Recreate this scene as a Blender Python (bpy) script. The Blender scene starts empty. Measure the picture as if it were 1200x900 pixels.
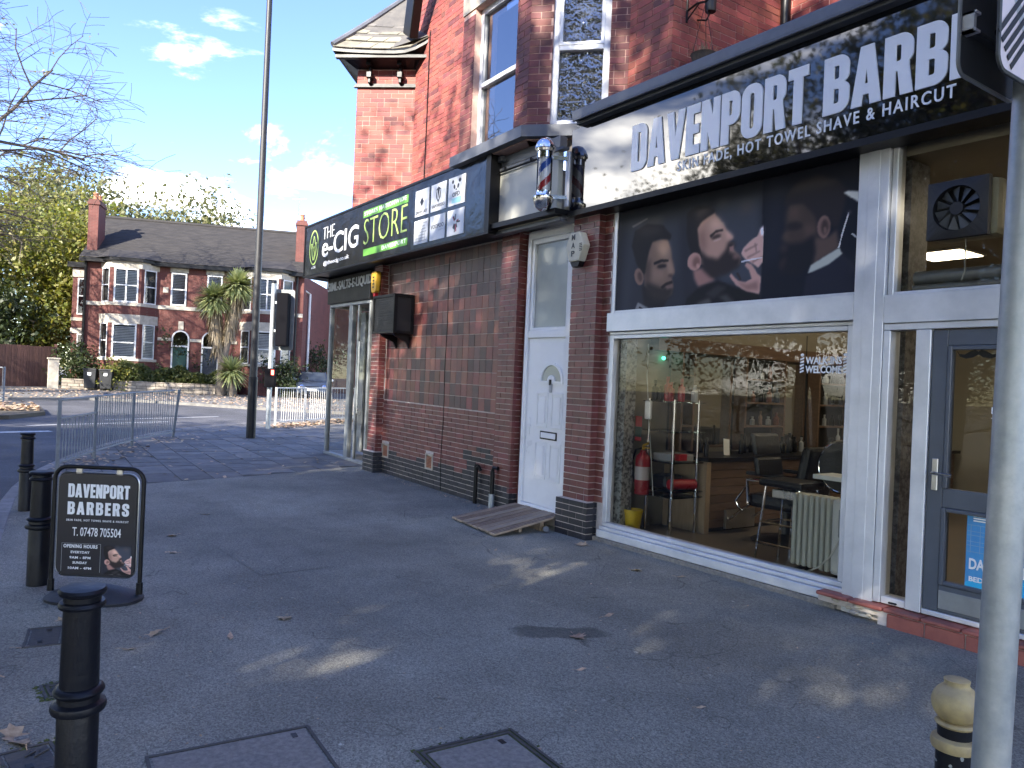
import bpy, bmesh, math, random
import numpy as np
from mathutils import Vector, Matrix
R = math.radians
SC = bpy.context.scene
COL = SC.collection
# ------------------------------------------------------------------ camera
YAW, ROLL, PITCH = math.atan(636/900), 0.043, 1.3/900
fwd = Vector((-math.cos(YAW), math.sin(YAW), 0)); rgt = Vector((math.sin(YAW), math.cos(YAW), 0)); upv = Vector((0, 0, 1))
f2 = fwd*math.cos(PITCH)+upv*math.sin(PITCH); u2 = upv*math.cos(PITCH)-fwd*math.sin(PITCH)
cr = rgt*math.cos(ROLL)+u2*math.sin(ROLL); cu = u2*math.cos(ROLL)-rgt*math.sin(ROLL)
cam = bpy.data.cameras.new('camera'); camo = bpy.data.objects.new('camera', cam); COL.objects.link(camo)
camo.matrix_world = Matrix(((cr.x, cu.x, -f2.x, 0), (cr.y, cu.y, -f2.y, 0), (cr.z, cu.z, -f2.z, 1.6), (0, 0, 0, 1)))
cam.sensor_width = 36; cam.lens = 27; cam.clip_start = 0.05; cam.clip_end = 3000
SC.camera = camo
CAMP = Vector((0, 0, 1.6))
# ------------------------------------------------------------------ light
SUN_H = Vector((0.45, -0.893, 0)).normalized(); SUN_EL = R(29)
SUN_STRENGTH, SKY_STRENGTH, EXPOSURE = 2.0, 0.112, 3.2
sun_dir = SUN_H*math.cos(SUN_EL)+upv*math.sin(SUN_EL)
sl = bpy.data.lights.new('sun', 'SUN'); sl.energy = SUN_STRENGTH; sl.angle = R(0.53); sl.color = (1, 0.93, 0.82)
so = bpy.data.objects.new('sun', sl); COL.objects.link(so)
so.rotation_euler = sun_dir.to_track_quat('Z', 'Y').to_euler(); so.location = (10, -30, 40)
W = bpy.data.worlds.new('World'); SC.world = W; W.use_nodes = True
nt = W.node_tree; N = nt.nodes; LK = nt.links; N.clear()
def nd(t, tree=None, **kw):
    n = (tree or nt).nodes.new(t)
    for k, v in kw.items():
        if k in n.inputs: n.inputs[k].default_value = v
        else: setattr(n, k, v)
    return n
sky = nd('ShaderNodeTexSky'); sky.sky_type = 'NISHITA'; sky.sun_disc = False
sky.sun_elevation = SUN_EL; sky.sun_rotation = math.atan2(SUN_H.x, SUN_H.y)
sky.altitude = 50; sky.air_density = 1.0; sky.dust_density = 0.2; sky.ozone_density = 3.0
tc = nd('ShaderNodeTexCoord')
mp = nd('ShaderNodeMapping'); mp.inputs['Scale'].default_value = (1, 1, 2.8); mp.inputs['Location'].default_value = (-0.0369, -2.5635, -0.2578)
LK.new(tc.outputs['Generated'], mp.inputs['Vector'])
nz = nd('ShaderNodeTexNoise', Scale=2.6, Detail=9, Roughness=0.6, Distortion=0.35)
LK.new(mp.outputs['Vector'], nz.inputs['Vector'])
sep = nd('ShaderNodeSeparateXYZ'); LK.new(tc.outputs['Generated'], sep.inputs['Vector'])
# clouds thin out towards the zenith
hr = nd('ShaderNodeMapRange'); hr.inputs['From Min'].default_value = 0.02; hr.inputs['From Max'].default_value = 0.55
hr.inputs['To Min'].default_value = 0.045; hr.inputs['To Max'].default_value = -0.06; LK.new(sep.outputs['Z'], hr.inputs['Value'])
ad = nd('ShaderNodeMath', operation='ADD'); LK.new(nz.outputs['Fac'], ad.inputs[0]); LK.new(hr.outputs['Result'], ad.inputs[1])
cl = nd('ShaderNodeMapRange'); cl.interpolation_type = 'SMOOTHSTEP'
cl.inputs['From Min'].default_value = 0.545; cl.inputs['From Max'].default_value = 0.74; LK.new(ad.outputs[0], cl.inputs['Value'])
sat = nd('ShaderNodeHueSaturation', Hue=0.519, Saturation=1.12, Value=0.50); LK.new(sky.outputs['Color'], sat.inputs['Color'])
mx = nd('ShaderNodeMix', data_type='RGBA'); LK.new(cl.outputs['Result'], mx.inputs['Factor'])
LK.new(sat.outputs['Color'], mx.inputs['A']); mx.inputs['B'].default_value = (14.5, 13.9, 12.9, 1)
bgn = nd('ShaderNodeBackground', Strength=SKY_STRENGTH); LK.new(mx.outputs['Result'], bgn.inputs['Color'])
wo = nd('ShaderNodeOutputWorld'); LK.new(bgn.outputs[0], wo.inputs['Surface'])
vs = SC.view_settings; vs.view_transform = 'Standard'; vs.look = 'None'; vs.gamma = 1; vs.use_curve_mapping = False; vs.exposure = EXPOSURE
SC.render.resolution_x, SC.render.resolution_y = 1024, 768
SC.cycles.max_bounces = 7; SC.cycles.transparent_max_bounces = 16; SC.cycles.caustics_reflective = False; SC.cycles.caustics_refractive = False
SC.cycles.sample_clamp_indirect = 6
rnd = random.Random(11)
# ------------------------------------------------------------------ helpers
def tag(o, label=None, cat=None, group=None, kind=None):
    if label: o['label'] = label
    if cat: o['category'] = cat
    if group: o['group'] = group
    if kind: o['kind'] = kind
    return o
def thing(name, label, cat, loc=(0, 0, 0), group=None, rotz=0):
    o = bpy.data.objects.new(name, None); COL.objects.link(o); o.empty_display_size = 0.1
    o.location = loc; o.rotation_euler = (0, 0, rotz)
    return tag(o, label, cat, group)
def root_of(o):
    p = Vector((0, 0, 0)); q = o
    while q is not None:
        p = p + Vector(q.location); q = q.parent
    return p
ident = lambda a, b, c: (a, b, c)
class MB:
    """collects polygons; build() links them as one mesh object"""
    def __init__(s): s.v = []; s.f = []; s.mi = []; s.cur = 0
    def add(s, vs, fs):
        b = len(s.v); s.v += [tuple(v) for v in vs]
        for f in fs: s.f.append(tuple(b+i for i in f)); s.mi.append(s.cur)
        return s
    def box(s, a0, a1, b0, b1, c0, c1, F=ident):
        return s.add([F(a, b, c) for c in (c0, c1) for b in (b0, b1) for a in (a0, a1)],
                     [(0, 2, 3, 1), (4, 5, 7, 6), (0, 1, 5, 4), (2, 6, 7, 3), (0, 4, 6, 2), (1, 3, 7, 5)])
    def quad(s, a, b, c, d): return s.add([a, b, c, d], [(0, 1, 2, 3)])
    def bar(s, p, q, w, h=None, up=(0, 0, 1)):
        p = Vector(p); q = Vector(q); h = h or w; d = (q-p).normalized(); u = Vector(up)
        if abs(d.dot(u)) > .98: u = Vector((1, 0, 0))
        x = d.cross(u).normalized()*(w/2); y = d.cross(x).normalized()*(h/2)
        vs = [p-x-y, p+x-y, p+x+y, p-x+y, q-x-y, q+x-y, q+x+y, q-x+y]
        return s.add(vs, [(0, 3, 2, 1), (4, 5, 6, 7), (0, 1, 5, 4), (1, 2, 6, 5), (2, 3, 7, 6), (3, 0, 4, 7)])
    def tube(s, pts, r, n=8, cap=True):
        pts = [Vector(p) for p in pts]; rs = r if isinstance(r, (list, tuple)) else [r]*len(pts)
        b = len(s.v); px = None
        for i, p in enumerate(pts):
            d = (pts[min(i+1, len(pts)-1)]-pts[max(i-1, 0)]).normalized()
            if px is None:
                u = Vector((0, 0, 1)) if abs(d.z) < .9 else Vector((1, 0, 0)); px = d.cross(u).normalized()
            else:
                px = (px-d*px.dot(d)); px = px.normalized() if px.length > 1e-6 else d.orthogonal().normalized()
            py = d.cross(px)
            for k in range(n):
                a = 2*math.pi*k/n; s.v.append(tuple(p+(px*math.cos(a)+py*math.sin(a))*rs[i]))
        for i in range(len(pts)-1):
            for k in range(n):
                k2 = (k+1) % n; s.f.append((b+i*n+k, b+i*n+k2, b+(i+1)*n+k2, b+(i+1)*n+k)); s.mi.append(s.cur)
        if cap:
            s.f.append(tuple(b+k for k in range(n))[::-1]); s.mi.append(s.cur)
            e = b+(len(pts)-1)*n; s.f.append(tuple(e+k for k in range(n))); s.mi.append(s.cur)
        return s
    def lathe(s, prof, c=(0, 0, 0), n=20):
        b = len(s.v); c = Vector(c)
        for r, z in prof:
            for k in range(n):
                a = 2*math.pi*k/n; s.v.append((c.x+r*math.cos(a), c.y+r*math.sin(a), c.z+z))
        for i in range(len(prof)-1):
            for k in range(n):
                k2 = (k+1) % n; s.f.append((b+i*n+k, b+i*n+k2, b+(i+1)*n+k2, b+(i+1)*n+k)); s.mi.append(s.cur)
        if prof[0][0] > 1e-4: s.f.append(tuple(b+k for k in range(n))[::-1]); s.mi.append(s.cur)
        e = b+(len(prof)-1)*n
        if prof[-1][0] > 1e-4: s.f.append(tuple(e+k for k in range(n))); s.mi.append(s.cur)
        return s
    def prism(s, loop, F, d0, d1):
        """loop: 2D outline; F(x, y, d) -> point; from depth d0 to d1"""
        n = len(loop)
        s.add([F(x, y, d0) for x, y in loop]+[F(x, y, d1) for x, y in loop],
              [tuple(range(n))[::-1], tuple(range(n, 2*n))]+[(i, (i+1) % n, n+(i+1) % n, n+i) for i in range(n)])
        return s
    def sphere(s, c, r, n=12, m=8, sq=(1, 1, 1)):
        b = len(s.v); c = Vector(c)
        for j in range(m+1):
            t = math.pi*j/m
            for k in range(n):
                a = 2*math.pi*k/n
                s.v.append((c.x+r*sq[0]*math.sin(t)*math.cos(a), c.y+r*sq[1]*math.sin(t)*math.sin(a), c.z-r*sq[2]*math.cos(t)))
        for j in range(m):
            for k in range(n):
                k2 = (k+1) % n; s.f.append((b+j*n+k, b+j*n+k2, b+(j+1)*n+k2, b+(j+1)*n+k)); s.mi.append(s.cur)
        return s
    def build(s, name, mat, parent=None, smooth=False, bevel=0, recalc=True, label=None, cat=None, group=None, kind=None, seg=2, loc=None):
        me = bpy.data.meshes.new(name)
        off = root_of(parent) if parent is not None else Vector(loc or (0, 0, 0))
        me.from_pydata([(v[0]-off.x, v[1]-off.y, v[2]-off.z) for v in s.v], [], s.f)
        mats = mat if isinstance(mat, (list, tuple)) else [mat]
        for m in mats: me.materials.append(m)
        if len(mats) > 1: me.polygons.foreach_set('material_index', s.mi)
        if recalc or bevel:
            bm = bmesh.new(); bm.from_mesh(me)
            bmesh.ops.remove_doubles(bm, verts=bm.verts, dist=1e-5)
            if recalc: bmesh.ops.recalc_face_normals(bm, faces=bm.faces)
            if bevel:
                bmesh.ops.bevel(bm, geom=[e for e in bm.edges if len(e.link_faces) == 2 and e.calc_face_angle(0) > .6], offset=bevel, segments=seg, affect='EDGES', profile=.6, clamp_overlap=True)
            bm.to_mesh(me); bm.free()
        if smooth:
            me.polygons.foreach_set('use_smooth', [True]*len(me.polygons))
            try: me.set_sharp_from_angle(angle=R(38))
            except Exception: pass
        o = bpy.data.objects.new(name, me); COL.objects.link(o)
        if parent is not None: o.parent = parent
        elif loc: o.location = loc
        return tag(o, label, cat, group, kind)
def np_mesh(name, verts, quads, mat, parent=None, nper=4):
    """fast mesh of many quads from numpy arrays"""
    me = bpy.data.meshes.new(name); nv = len(verts); nf = len(quads)
    off = root_of(parent) if parent is not None else Vector((0, 0, 0))
    verts = np.asarray(verts, dtype=np.float32)-np.array(off, dtype=np.float32)
    me.vertices.add(nv); me.vertices.foreach_set('co', verts.ravel())
    me.loops.add(nf*nper); me.loops.foreach_set('vertex_index', np.asarray(quads, dtype=np.int32).ravel())
    me.polygons.add(nf); me.polygons.foreach_set('loop_start', np.arange(0, nf*nper, nper, dtype=np.int32))
    me.materials.append(mat); me.update(calc_edges=True); me.validate()
    o = bpy.data.objects.new(name, me); COL.objects.link(o)
    if parent is not None: o.parent = parent
    return o
def dup(o, parent=None):
    c = o.copy(); COL.objects.link(c)
    if parent is not None: c.parent = parent
    for ch in list(o.children): dup(ch, c)
    return c
# ------------------------------------------------------------------ frames of the place
K = 0.013                                   # the street climbs gently away from the camera
def gz(x): return K*max(0.0, min(-x, 70)-7.5)
EA = R(1.5); EO = Vector((-7.5, 5.43, 0)); Ee = Vector((-math.cos(EA), math.sin(EA), 0)); En = Vector((-math.sin(EA), -math.cos(EA), 0))
def EP(s, n, z):
    """corner shop frame: s metres left along the wall, n out to the street, z up from the sloping pavement"""
    p = EO+Ee*s+En*n; return (p.x, p.y, z+K*s)
HS = 1.11; HO = Vector((-45.61, 4.70, 0.49)); Hu = Vector((0.3624, 0.932, 0)); Hv = Vector((0.932, -0.3624, 0))
def HP(u, n, w):
    p = HO+(Hu*u+Hv*n)*HS; return (p.x, p.y, p.z+w*HS)
# ------------------------------------------------------------------ materials
def newmat(name):
    m = bpy.data.materials.new(name); m.use_nodes = True; t = m.node_tree
    b = t.nodes['Principled BSDF']; return m, t, b
def lk(t, a, b): t.links.new(a, b)
def c4(c): return (c[0], c[1], c[2], 1)
def M(name, c, rough=.6, metal=0, c2=None, scale=4, var=.12, bump=0, bscale=60, rv=0.0, ior=1.5, rvar=.1, stretch=None, hue=0, emit=None, es=0, lo=.35, hi=.65):
    """principled with noise-mixed colour, roughness variation, bump and (rv) a random value per object / island"""
    m, t, b = newmat(name)
    geo = nd('ShaderNodeNewGeometry', t); pos = geo.outputs['Position']
    if stretch:
        mpn = nd('ShaderNodeMapping', t); mpn.inputs['Scale'].default_value = stretch; lk(t, pos, mpn.inputs['Vector']); pos = mpn.outputs['Vector']
    n1 = nd('ShaderNodeTexNoise', t, Scale=scale, Detail=7, Roughness=.62); lk(t, pos, n1.inputs['Vector'])
    mr = nd('ShaderNodeMapRange', t); mr.inputs['From Min'].default_value = lo; mr.inputs['From Max'].default_value = hi; lk(t, n1.outputs['Fac'], mr.inputs['Value'])
    mixn = nd('ShaderNodeMix', t, data_type='RGBA')
    if c2 is None: c2 = [x*(1-var*2) for x in c]
    mixn.inputs['A'].default_value = c4(c2); mixn.inputs['B'].default_value = c4(c); lk(t, mr.outputs['Result'], mixn.inputs['Factor'])
    out = mixn.outputs['Result']
    if rv or hue:
        oi = nd('ShaderNodeObjectInfo', t); a = nd('ShaderNodeMath', t, operation='MULTIPLY'); a.inputs[1].default_value = 17.31
        lk(t, geo.outputs['Random Per Island'], a.inputs[0])
        s_ = nd('ShaderNodeMath', t, operation='ADD'); lk(t, oi.outputs['Random'], s_.inputs[0]); lk(t, a.outputs[0], s_.inputs[1])
        fr = nd('ShaderNodeMath', t, operation='FRACT'); lk(t, s_.outputs[0], fr.inputs[0])
        vr = nd('ShaderNodeMapRange', t); vr.inputs['To Min'].default_value = 1-rv; vr.inputs['To Max'].default_value = 1+rv; lk(t, fr.outputs[0], vr.inputs['Value'])
        hs = nd('ShaderNodeHueSaturation', t); lk(t, out, hs.inputs['Color']); lk(t, vr.outputs['Result'], hs.inputs['Value'])
        if hue:
            f7 = nd('ShaderNodeMath', t, operation='MULTIPLY'); f7.inputs[1].default_value = 7.77; lk(t, fr.outputs[0], f7.inputs[0])
            ff = nd('ShaderNodeMath', t, operation='FRACT'); lk(t, f7.outputs[0], ff.inputs[0])
            hrn = nd('ShaderNodeMapRange', t); hrn.inputs['To Min'].default_value = .5-hue; hrn.inputs['To Max'].default_value = .5+hue; lk(t, ff.outputs[0], hrn.inputs['Value'])
            lk(t, hrn.outputs['Result'], hs.inputs['Hue'])
        out = hs.outputs['Color']
    lk(t, out, b.inputs['Base Color'])
    b.inputs['Metallic'].default_value = metal; b.inputs['IOR'].default_value = ior
    rr = nd('ShaderNodeMapRange', t); rr.inputs['To Min'].default_value = max(0, rough-rvar); rr.inputs['To Max'].default_value = min(1, rough+rvar)
    lk(t, n1.outputs['Fac'], rr.inputs['Value']); lk(t, rr.outputs['Result'], b.inputs['Roughness'])
    if bump:
        n2 = nd('ShaderNodeTexNoise', t, Scale=bscale, Detail=5); lk(t, geo.outputs['Position'], n2.inputs['Vector'])
        bn = nd('ShaderNodeBump', t, Strength=bump, Distance=.02); lk(t, n2.outputs['Fac'], bn.inputs['Height']); lk(t, bn.outputs['Normal'], b.inputs['Normal'])
    if emit: b.inputs['Emission Color'].default_value = c4(emit); b.inputs['Emission Strength'].default_value = es
    return m
def glass(name, tint=(1, 1, 1), ior=1.5, rough=0.0, wob=0, wscale=3, boost=0.0):
    """thin glazing: fresnel reflection over a (tinted) see-through sheet"""
    m, t, b = newmat(name); t.nodes.remove(b)
    tr = nd('ShaderNodeBsdfTransparent', t); tr.inputs['Color'].default_value = c4(tint)
    gl = nd('ShaderNodeBsdfGlossy', t, Roughness=rough); fz = nd('ShaderNodeFresnel', t, IOR=ior)
    ms = nd('ShaderNodeMixShader', t); f = fz.outputs[0]
    if boost:
        a = nd('ShaderNodeMath', t, operation='ADD'); a.inputs[1].default_value = boost; a.use_clamp = True; lk(t, f, a.inputs[0]); f = a.outputs[0]
    lk(t, f, ms.inputs[0]); lk(t, tr.outputs[0], ms.inputs[1]); lk(t, gl.outputs[0], ms.inputs[2])
    if wob:
        geo = nd('ShaderNodeNewGeometry', t); n2 = nd('ShaderNodeTexNoise', t, Scale=wscale, Detail=2); lk(t, geo.outputs['Position'], n2.inputs['Vector'])
        bn = nd('ShaderNodeBump', t, Strength=wob, Distance=.05); lk(t, n2.outputs['Fac'], bn.inputs['Height']); lk(t, bn.outputs['Normal'], gl.inputs['Normal'])
    lk(t, ms.outputs[0], t.nodes['Material Output'].inputs['Surface']); return m
def leafmat(name, c, c2, transl=.35, rough=.5):
    m, t, b = newmat(name)
    geo = nd('ShaderNodeNewGeometry', t); mixn = nd('ShaderNodeMix', t, data_type='RGBA')
    mixn.inputs['A'].default_value = c4(c); mixn.inputs['B'].default_value = c4(c2); lk(t, geo.outputs['Random Per Island'], mixn.inputs['Factor'])
    lk(t, mixn.outputs['Result'], b.inputs['Base Color']); b.inputs['Roughness'].default_value = rough
    tl = nd('ShaderNodeBsdfTranslucent', t); hs = nd('ShaderNodeHueSaturation', t, Saturation=1.15, Value=1.5); lk(t, mixn.outputs['Result'], hs.inputs['Color']); lk(t, hs.outputs['Color'], tl.inputs['Color'])
    ms = nd('ShaderNodeMixShader', t); ms.inputs[0].default_value = transl
    lk(t, b.outputs[0], ms.inputs[1]); lk(t, tl.outputs[0], ms.inputs[2]); lk(t, ms.outputs[0], t.nodes['Material Output'].inputs['Surface']); return m
m_asph = None
def asphalt(name, base, stains=()):
    m, t, b = newmat(name); geo = nd('ShaderNodeNewGeometry', t); pos = geo.outputs['Position']
    n1 = nd('ShaderNodeTexNoise', t, Scale=1.1, Detail=8, Roughness=.65); lk(t, pos, n1.inputs['Vector'])
    n2 = nd('ShaderNodeTexVoronoi', t, Scale=150); lk(t, pos, n2.inputs['Vector'])
    n3 = nd('ShaderNodeTexNoise', t, Scale=55, Detail=4); lk(t, pos, n3.inputs['Vector'])
    r1 = nd('ShaderNodeMapRange', t); r1.inputs['From Min'].default_value = .3; r1.inputs['From Max'].default_value = .7; r1.inputs['To Min'].default_value = .72; r1.inputs['To Max'].default_value = 1.28; lk(t, n1.outputs['Fac'], r1.inputs['Value'])
    sp = nd('ShaderNodeSeparateColor', t); lk(t, n2.outputs['Color'], sp.inputs[0])
    r2 = nd('ShaderNodeMapRange', t); r2.inputs['To Min'].default_value = .6; r2.inputs['To Max'].default_value = 1.45; lk(t, sp.outputs[0], r2.inputs['Value'])
    r3 = nd('ShaderNodeMapRange', t); r3.inputs['From Min'].default_value = .3; r3.inputs['From Max'].default_value = .7; r3.inputs['To Min'].default_value = .8; r3.inputs['To Max'].default_value = 1.2; lk(t, n3.outputs['Fac'], r3.inputs['Value'])
    a = nd('ShaderNodeMath', t, operation='MULTIPLY'); lk(t, r1.outputs[0], a.inputs[0]); lk(t, r2.outputs[0], a.inputs[1])
    a2 = nd('ShaderNodeMath', t, operation='MULTIPLY'); lk(t, a.outputs[0], a2.inputs[0]); lk(t, r3.outputs[0], a2.inputs[1]); val = a2.outputs[0]
    # light chewing-gum / grit dots
    g = nd('ShaderNodeTexVoronoi', t, Scale=3.2); lk(t, pos, g.inputs['Vector'])
    gr = nd('ShaderNodeMapRange', t); gr.inputs['From Min'].default_value = .035; gr.inputs['From Max'].default_value = .05; gr.inputs['To Min'].default_value = 1.7; gr.inputs['To Max'].default_value = 1; lk(t, g.outputs['Distance'], gr.inputs['Value'])
    a3 = nd('ShaderNodeMath', t, operation='MULTIPLY'); lk(t, val, a3.inputs[0]); lk(t, gr.outputs[0], a3.inputs[1]); val = a3.outputs[0]
    nk = nd('ShaderNodeTexNoise', t, Scale=.55, Detail=3, Distortion=1.2); lk(t, pos, nk.inputs['Vector'])      # fine cracks
    s1 = nd('ShaderNodeMath', t, operation='SUBTRACT'); s1.inputs[1].default_value = .5; lk(t, nk.outputs['Fac'], s1.inputs[0])
    s2 = nd('ShaderNodeMath', t, operation='ABSOLUTE'); lk(t, s1.outputs[0], s2.inputs[0])
    s3 = nd('ShaderNodeMapRange', t); s3.inputs['From Max'].default_value = .0022; s3.inputs['To Min'].default_value = .55; s3.inputs['To Max'].default_value = 1; lk(t, s2.outputs[0], s3.inputs['Value'])
    a4 = nd('ShaderNodeMath', t, operation='MULTIPLY'); lk(t, val, a4.inputs[0]); lk(t, s3.outputs[0], a4.inputs[1]); val = a4.outputs[0]
    nw = nd('ShaderNodeTexNoise', t, Scale=.35, Detail=3); lk(t, pos, nw.inputs['Vector'])      # broad worn and dirty areas
    s5 = nd('ShaderNodeMapRange', t); s5.inputs['From Min'].default_value = .35; s5.inputs['From Max'].default_value = .65; s5.inputs['To Min'].default_value = .82; s5.inputs['To Max'].default_value = 1.15; lk(t, nw.outputs['Fac'], s5.inputs['Value'])
    a5 = nd('ShaderNodeMath', t, operation='MULTIPLY'); lk(t, val, a5.inputs[0]); lk(t, s5.outputs[0], a5.inputs[1]); val = a5.outputs[0]
    for (sx, sy, rx, ry, ang, mul) in stains:
        mpn = nd('ShaderNodeMapping', t); mpn.vector_type = 'TEXTURE'; mpn.inputs['Location'].default_value = (sx, sy, 0); mpn.inputs['Rotation'].default_value = (0, 0, ang); mpn.inputs['Scale'].default_value = (rx, ry, 50)
        nn_ = nd('ShaderNodeTexNoise', t, Scale=5, Detail=4); lk(t, pos, nn_.inputs['Vector'])
        mxv = nd('ShaderNodeVectorMath', t, operation='MULTIPLY_ADD'); mxv.inputs[1].default_value = (.25, .25, 0); lk(t, nn_.outputs['Color'], mxv.inputs[0]); lk(t, pos, mxv.inputs[2])
        lk(t, mxv.outputs[0], mpn.inputs['Vector'])
        ln = nd('ShaderNodeVectorMath', t, operation='LENGTH'); lk(t, mpn.outputs[0], ln.inputs[0])
        sr = nd('ShaderNodeMapRange', t); sr.inputs['From Min'].default_value = .75; sr.inputs['From Max'].default_value = 1.05; sr.inputs['To Min'].default_value = mul; sr.inputs['To Max'].default_value = 1; lk(t, ln.outputs['Value'], sr.inputs['Value'])
        aa = nd('ShaderNodeMath', t, operation='MULTIPLY'); lk(t, val, aa.inputs[0]); lk(t, sr.outputs[0], aa.inputs[1]); val = aa.outputs[0]
    cm = nd('ShaderNodeVectorMath', t, operation='SCALE'); cm.inputs[0].default_value = base; lk(t, val, cm.inputs['Scale'])
    lk(t, cm.outputs[0], b.inputs['Base Color']); b.inputs['Roughness'].default_value = .82
    bn = nd('ShaderNodeBump', t, Strength=.55, Distance=.006); lk(t, n2.outputs['Distance'], bn.inputs['Height']); lk(t, bn.outputs['Normal'], b.inputs['Normal'])
    return m
mat = {}
mat['footway'] = asphalt('footway asphalt', (.205, .197, .160), [(-3.75, 3.35, .34, .13, 1.0, .45), (-5.3, 1.9, 1.3, .5, .4, .85), (-8.2, 3.2, 1.6, .4, .2, 1.15), (-4.8, 3.9, 1.5, .35, .1, .88)])
mat['road'] = asphalt('road asphalt', (.075, .075, .08))
mat['kerb'] = M('kerb stone', (.26, .25, .24), .85, c2=(.17, .165, .16), scale=9, bump=.3, bscale=90, rv=.15)
mat['slab'] = M('paving stone', (.20, .19, .175), .85, c2=(.125, .12, .112), scale=5, bump=.35, bscale=70, rv=.22)
mat['slabjoint'] = M('slab joint', (.07, .07, .062), .95, scale=20)
mat['earth'] = M('earth', (.09, .075, .05), .95, scale=3, bump=.4)
mat['grass'] = M('grass', (.17, .165, .12), .9, c2=(.22, .20, .15), scale=2, bump=.6, bscale=40)
mat['line'] = M('worn road paint', (.62, .62, .6), .7, c2=(.35, .35, .35), scale=14)
mat['brickR'] = M('glazed red brick', (.185, .056, .048), .34, c2=(.12, .036, .034), scale=7, bump=.18, bscale=70, rv=.24, hue=.012, rvar=.14)
mat['brickU'] = M('upper red brick', (.28, .075, .058), .7, c2=(.21, .055, .045), scale=6, bump=.25, bscale=80, rv=.17, hue=.008)
mat['brickB'] = M('dark and bay shade brick', (.175, .054, .048), .7, c2=(.12, .038, .036), scale=7, bump=.2, bscale=70, rv=.22, hue=.01)  # the bay's shade is put into this colour; also stray dark bricks elsewhere
mat['brickK'] = M('blue black brick', (.026, .026, .034), .4, c2=(.015, .015, .019), scale=8, bump=.2, bscale=70, rv=.3)
mat['mortarL'] = M('pale mortar', (.55, .50, .47), .9, c2=(.40, .36, .34), scale=12)
mat['mortarU'] = M('pink mortar', (.60, .40, .33), .9, c2=(.46, .29, .24), scale=12)
mat['tileR'] = M('red facing tile', (.22, .078, .064), .36, c2=(.155, .058, .05), scale=9, bump=.12, bscale=60, rv=.26, hue=.015)
mat['tileK'] = M('sooty facing tile', (.125, .064, .058), .42, c2=(.075, .048, .045), scale=9, bump=.12, bscale=60, rv=.28, hue=.01)
mat['quarry'] = M('quarry tile', (.30, .095, .07), .55, c2=(.22, .065, .055), scale=10, bump=.15, bscale=60, rv=.15)
mat['lead'] = M('lead sheet', (.16, .17, .19), .5, metal=.3, scale=3, var=.15)
mat['alu'] = M('aluminium frame', (.72, .73, .75), .36, metal=.35, c2=(.58, .60, .63), scale=3.5, rvar=.12, bump=.04, bscale=30)
mat['alug'] = M('grey aluminium', (.34, .36, .37), .4, metal=.5, scale=4)
mat['doorgrey'] = M('dark grey door frame', (.085, .10, .125), .35, scale=4, var=.08)
mat['upvc'] = M('white upvc', (.78, .79, .80), .3, scale=3, var=.03, c2=(.72, .73, .74))
mat['whitepaint'] = M('white paint', (.72, .72, .70), .5, scale=4, c2=(.6, .6, .58))
mat['stone'] = M('cream stone', (.52, .47, .38), .8, c2=(.36, .32, .26), scale=5, bump=.25)
mat['cream'] = M('cream sign board', (.56, .55, .47), .45, scale=1.5, var=.05)
mat['black'] = M('black paint', (.005, .005, .006), .42, ior=1.38, scale=6, bump=.05)
mat['blackiron'] = M('black cast iron paint', (.004, .005, .009), .42, ior=1.36, c2=(.007, .008, .012), scale=9, bump=.12, bscale=40, rvar=.12)
mat['mattblack'] = M('matt black plastic', (.004, .004, .006), .85, ior=1.2, scale=6)
mat['blackmesh'] = M('black mesh', (.012, .012, .014), .55, scale=8)
mat['acryl'] = M('black gloss acrylic', (.006, .006, .008), .035, ior=1.8, scale=2, rvar=.02)
mat['acryl2'] = M('black printed sign', (.012, .012, .014), .12, ior=1.8, scale=5, rvar=.06, bump=.25, bscale=9)
mat['white'] = M('white lettering', (.86, .87, .88), .3, scale=3, var=.02)
mat['wprint'] = M('white print', (.74, .76, .78), .35, scale=6, var=.05)
mat['green'] = M('green print', (.12, .34, .05), .35, scale=4, var=.05)
mat['lime'] = M('lime print', (.45, .62, .16), .35, scale=4, var=.05)
mat['navyprint'] = M('dark print', (.008, .008, .016), .4)
mat['greyprint'] = M('grey print', (.42, .44, .46), .4)
mat['cyanprint'] = M('cyan print', (.30, .62, .68), .4)
mat['redprint'] = M('red print', (.45, .06, .10), .4)
mat['chrome'] = M('chrome', (.75, .75, .76), .08, metal=1, scale=5, var=.03, rvar=.05)
mat['steel'] = M('brushed steel', (.5, .5, .5), .3, metal=1, scale=5)
mat['galv'] = M('galvanised steel', (.44, .46, .46), .46, metal=.5, c2=(.30, .33, .345), scale=22, bump=.06, bscale=60, rvar=.1, lo=.3, hi=.7)
mat['rail'] = M('dull galvanised rail', (.22, .245, .27), .55, metal=.2, c2=(.16, .18, .20), scale=10)
mat['railW'] = M('pale rail', (.62, .62, .60), .5, metal=.1, scale=10)
mat['yellow'] = M('yellow alarm plastic', (.62, .36, .03), .45, scale=5)
mat['bucket'] = M('yellow bucket plastic', (.80, .55, .02), .4, scale=5)
mat['yball'] = M('aged yellow paint', (.47, .365, .17), .55, c2=(.31, .24, .13), scale=14, bump=.15, bscale=40)
mat['rust'] = M('rust', (.16, .06, .04), .8, scale=20)
mat['red'] = M('red enamel', (.45, .02, .03), .3, scale=4)
mat['blue'] = M('blue stripe', (.02, .09, .42), .3, scale=4)
mat['leather'] = M('black leather', (.009, .010, .015), .36, scale=8, bump=.2, bscale=50)
mat['rubber'] = M('grey rubber', (.03, .032, .039), .55, scale=10, bump=.12)
mat['wood'] = M('weathered decking', (.36, .28, .20), .8, c2=(.24, .185, .135), scale=7, stretch=(6, 1, 6), bump=.25, bscale=60, rv=.18)
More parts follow.
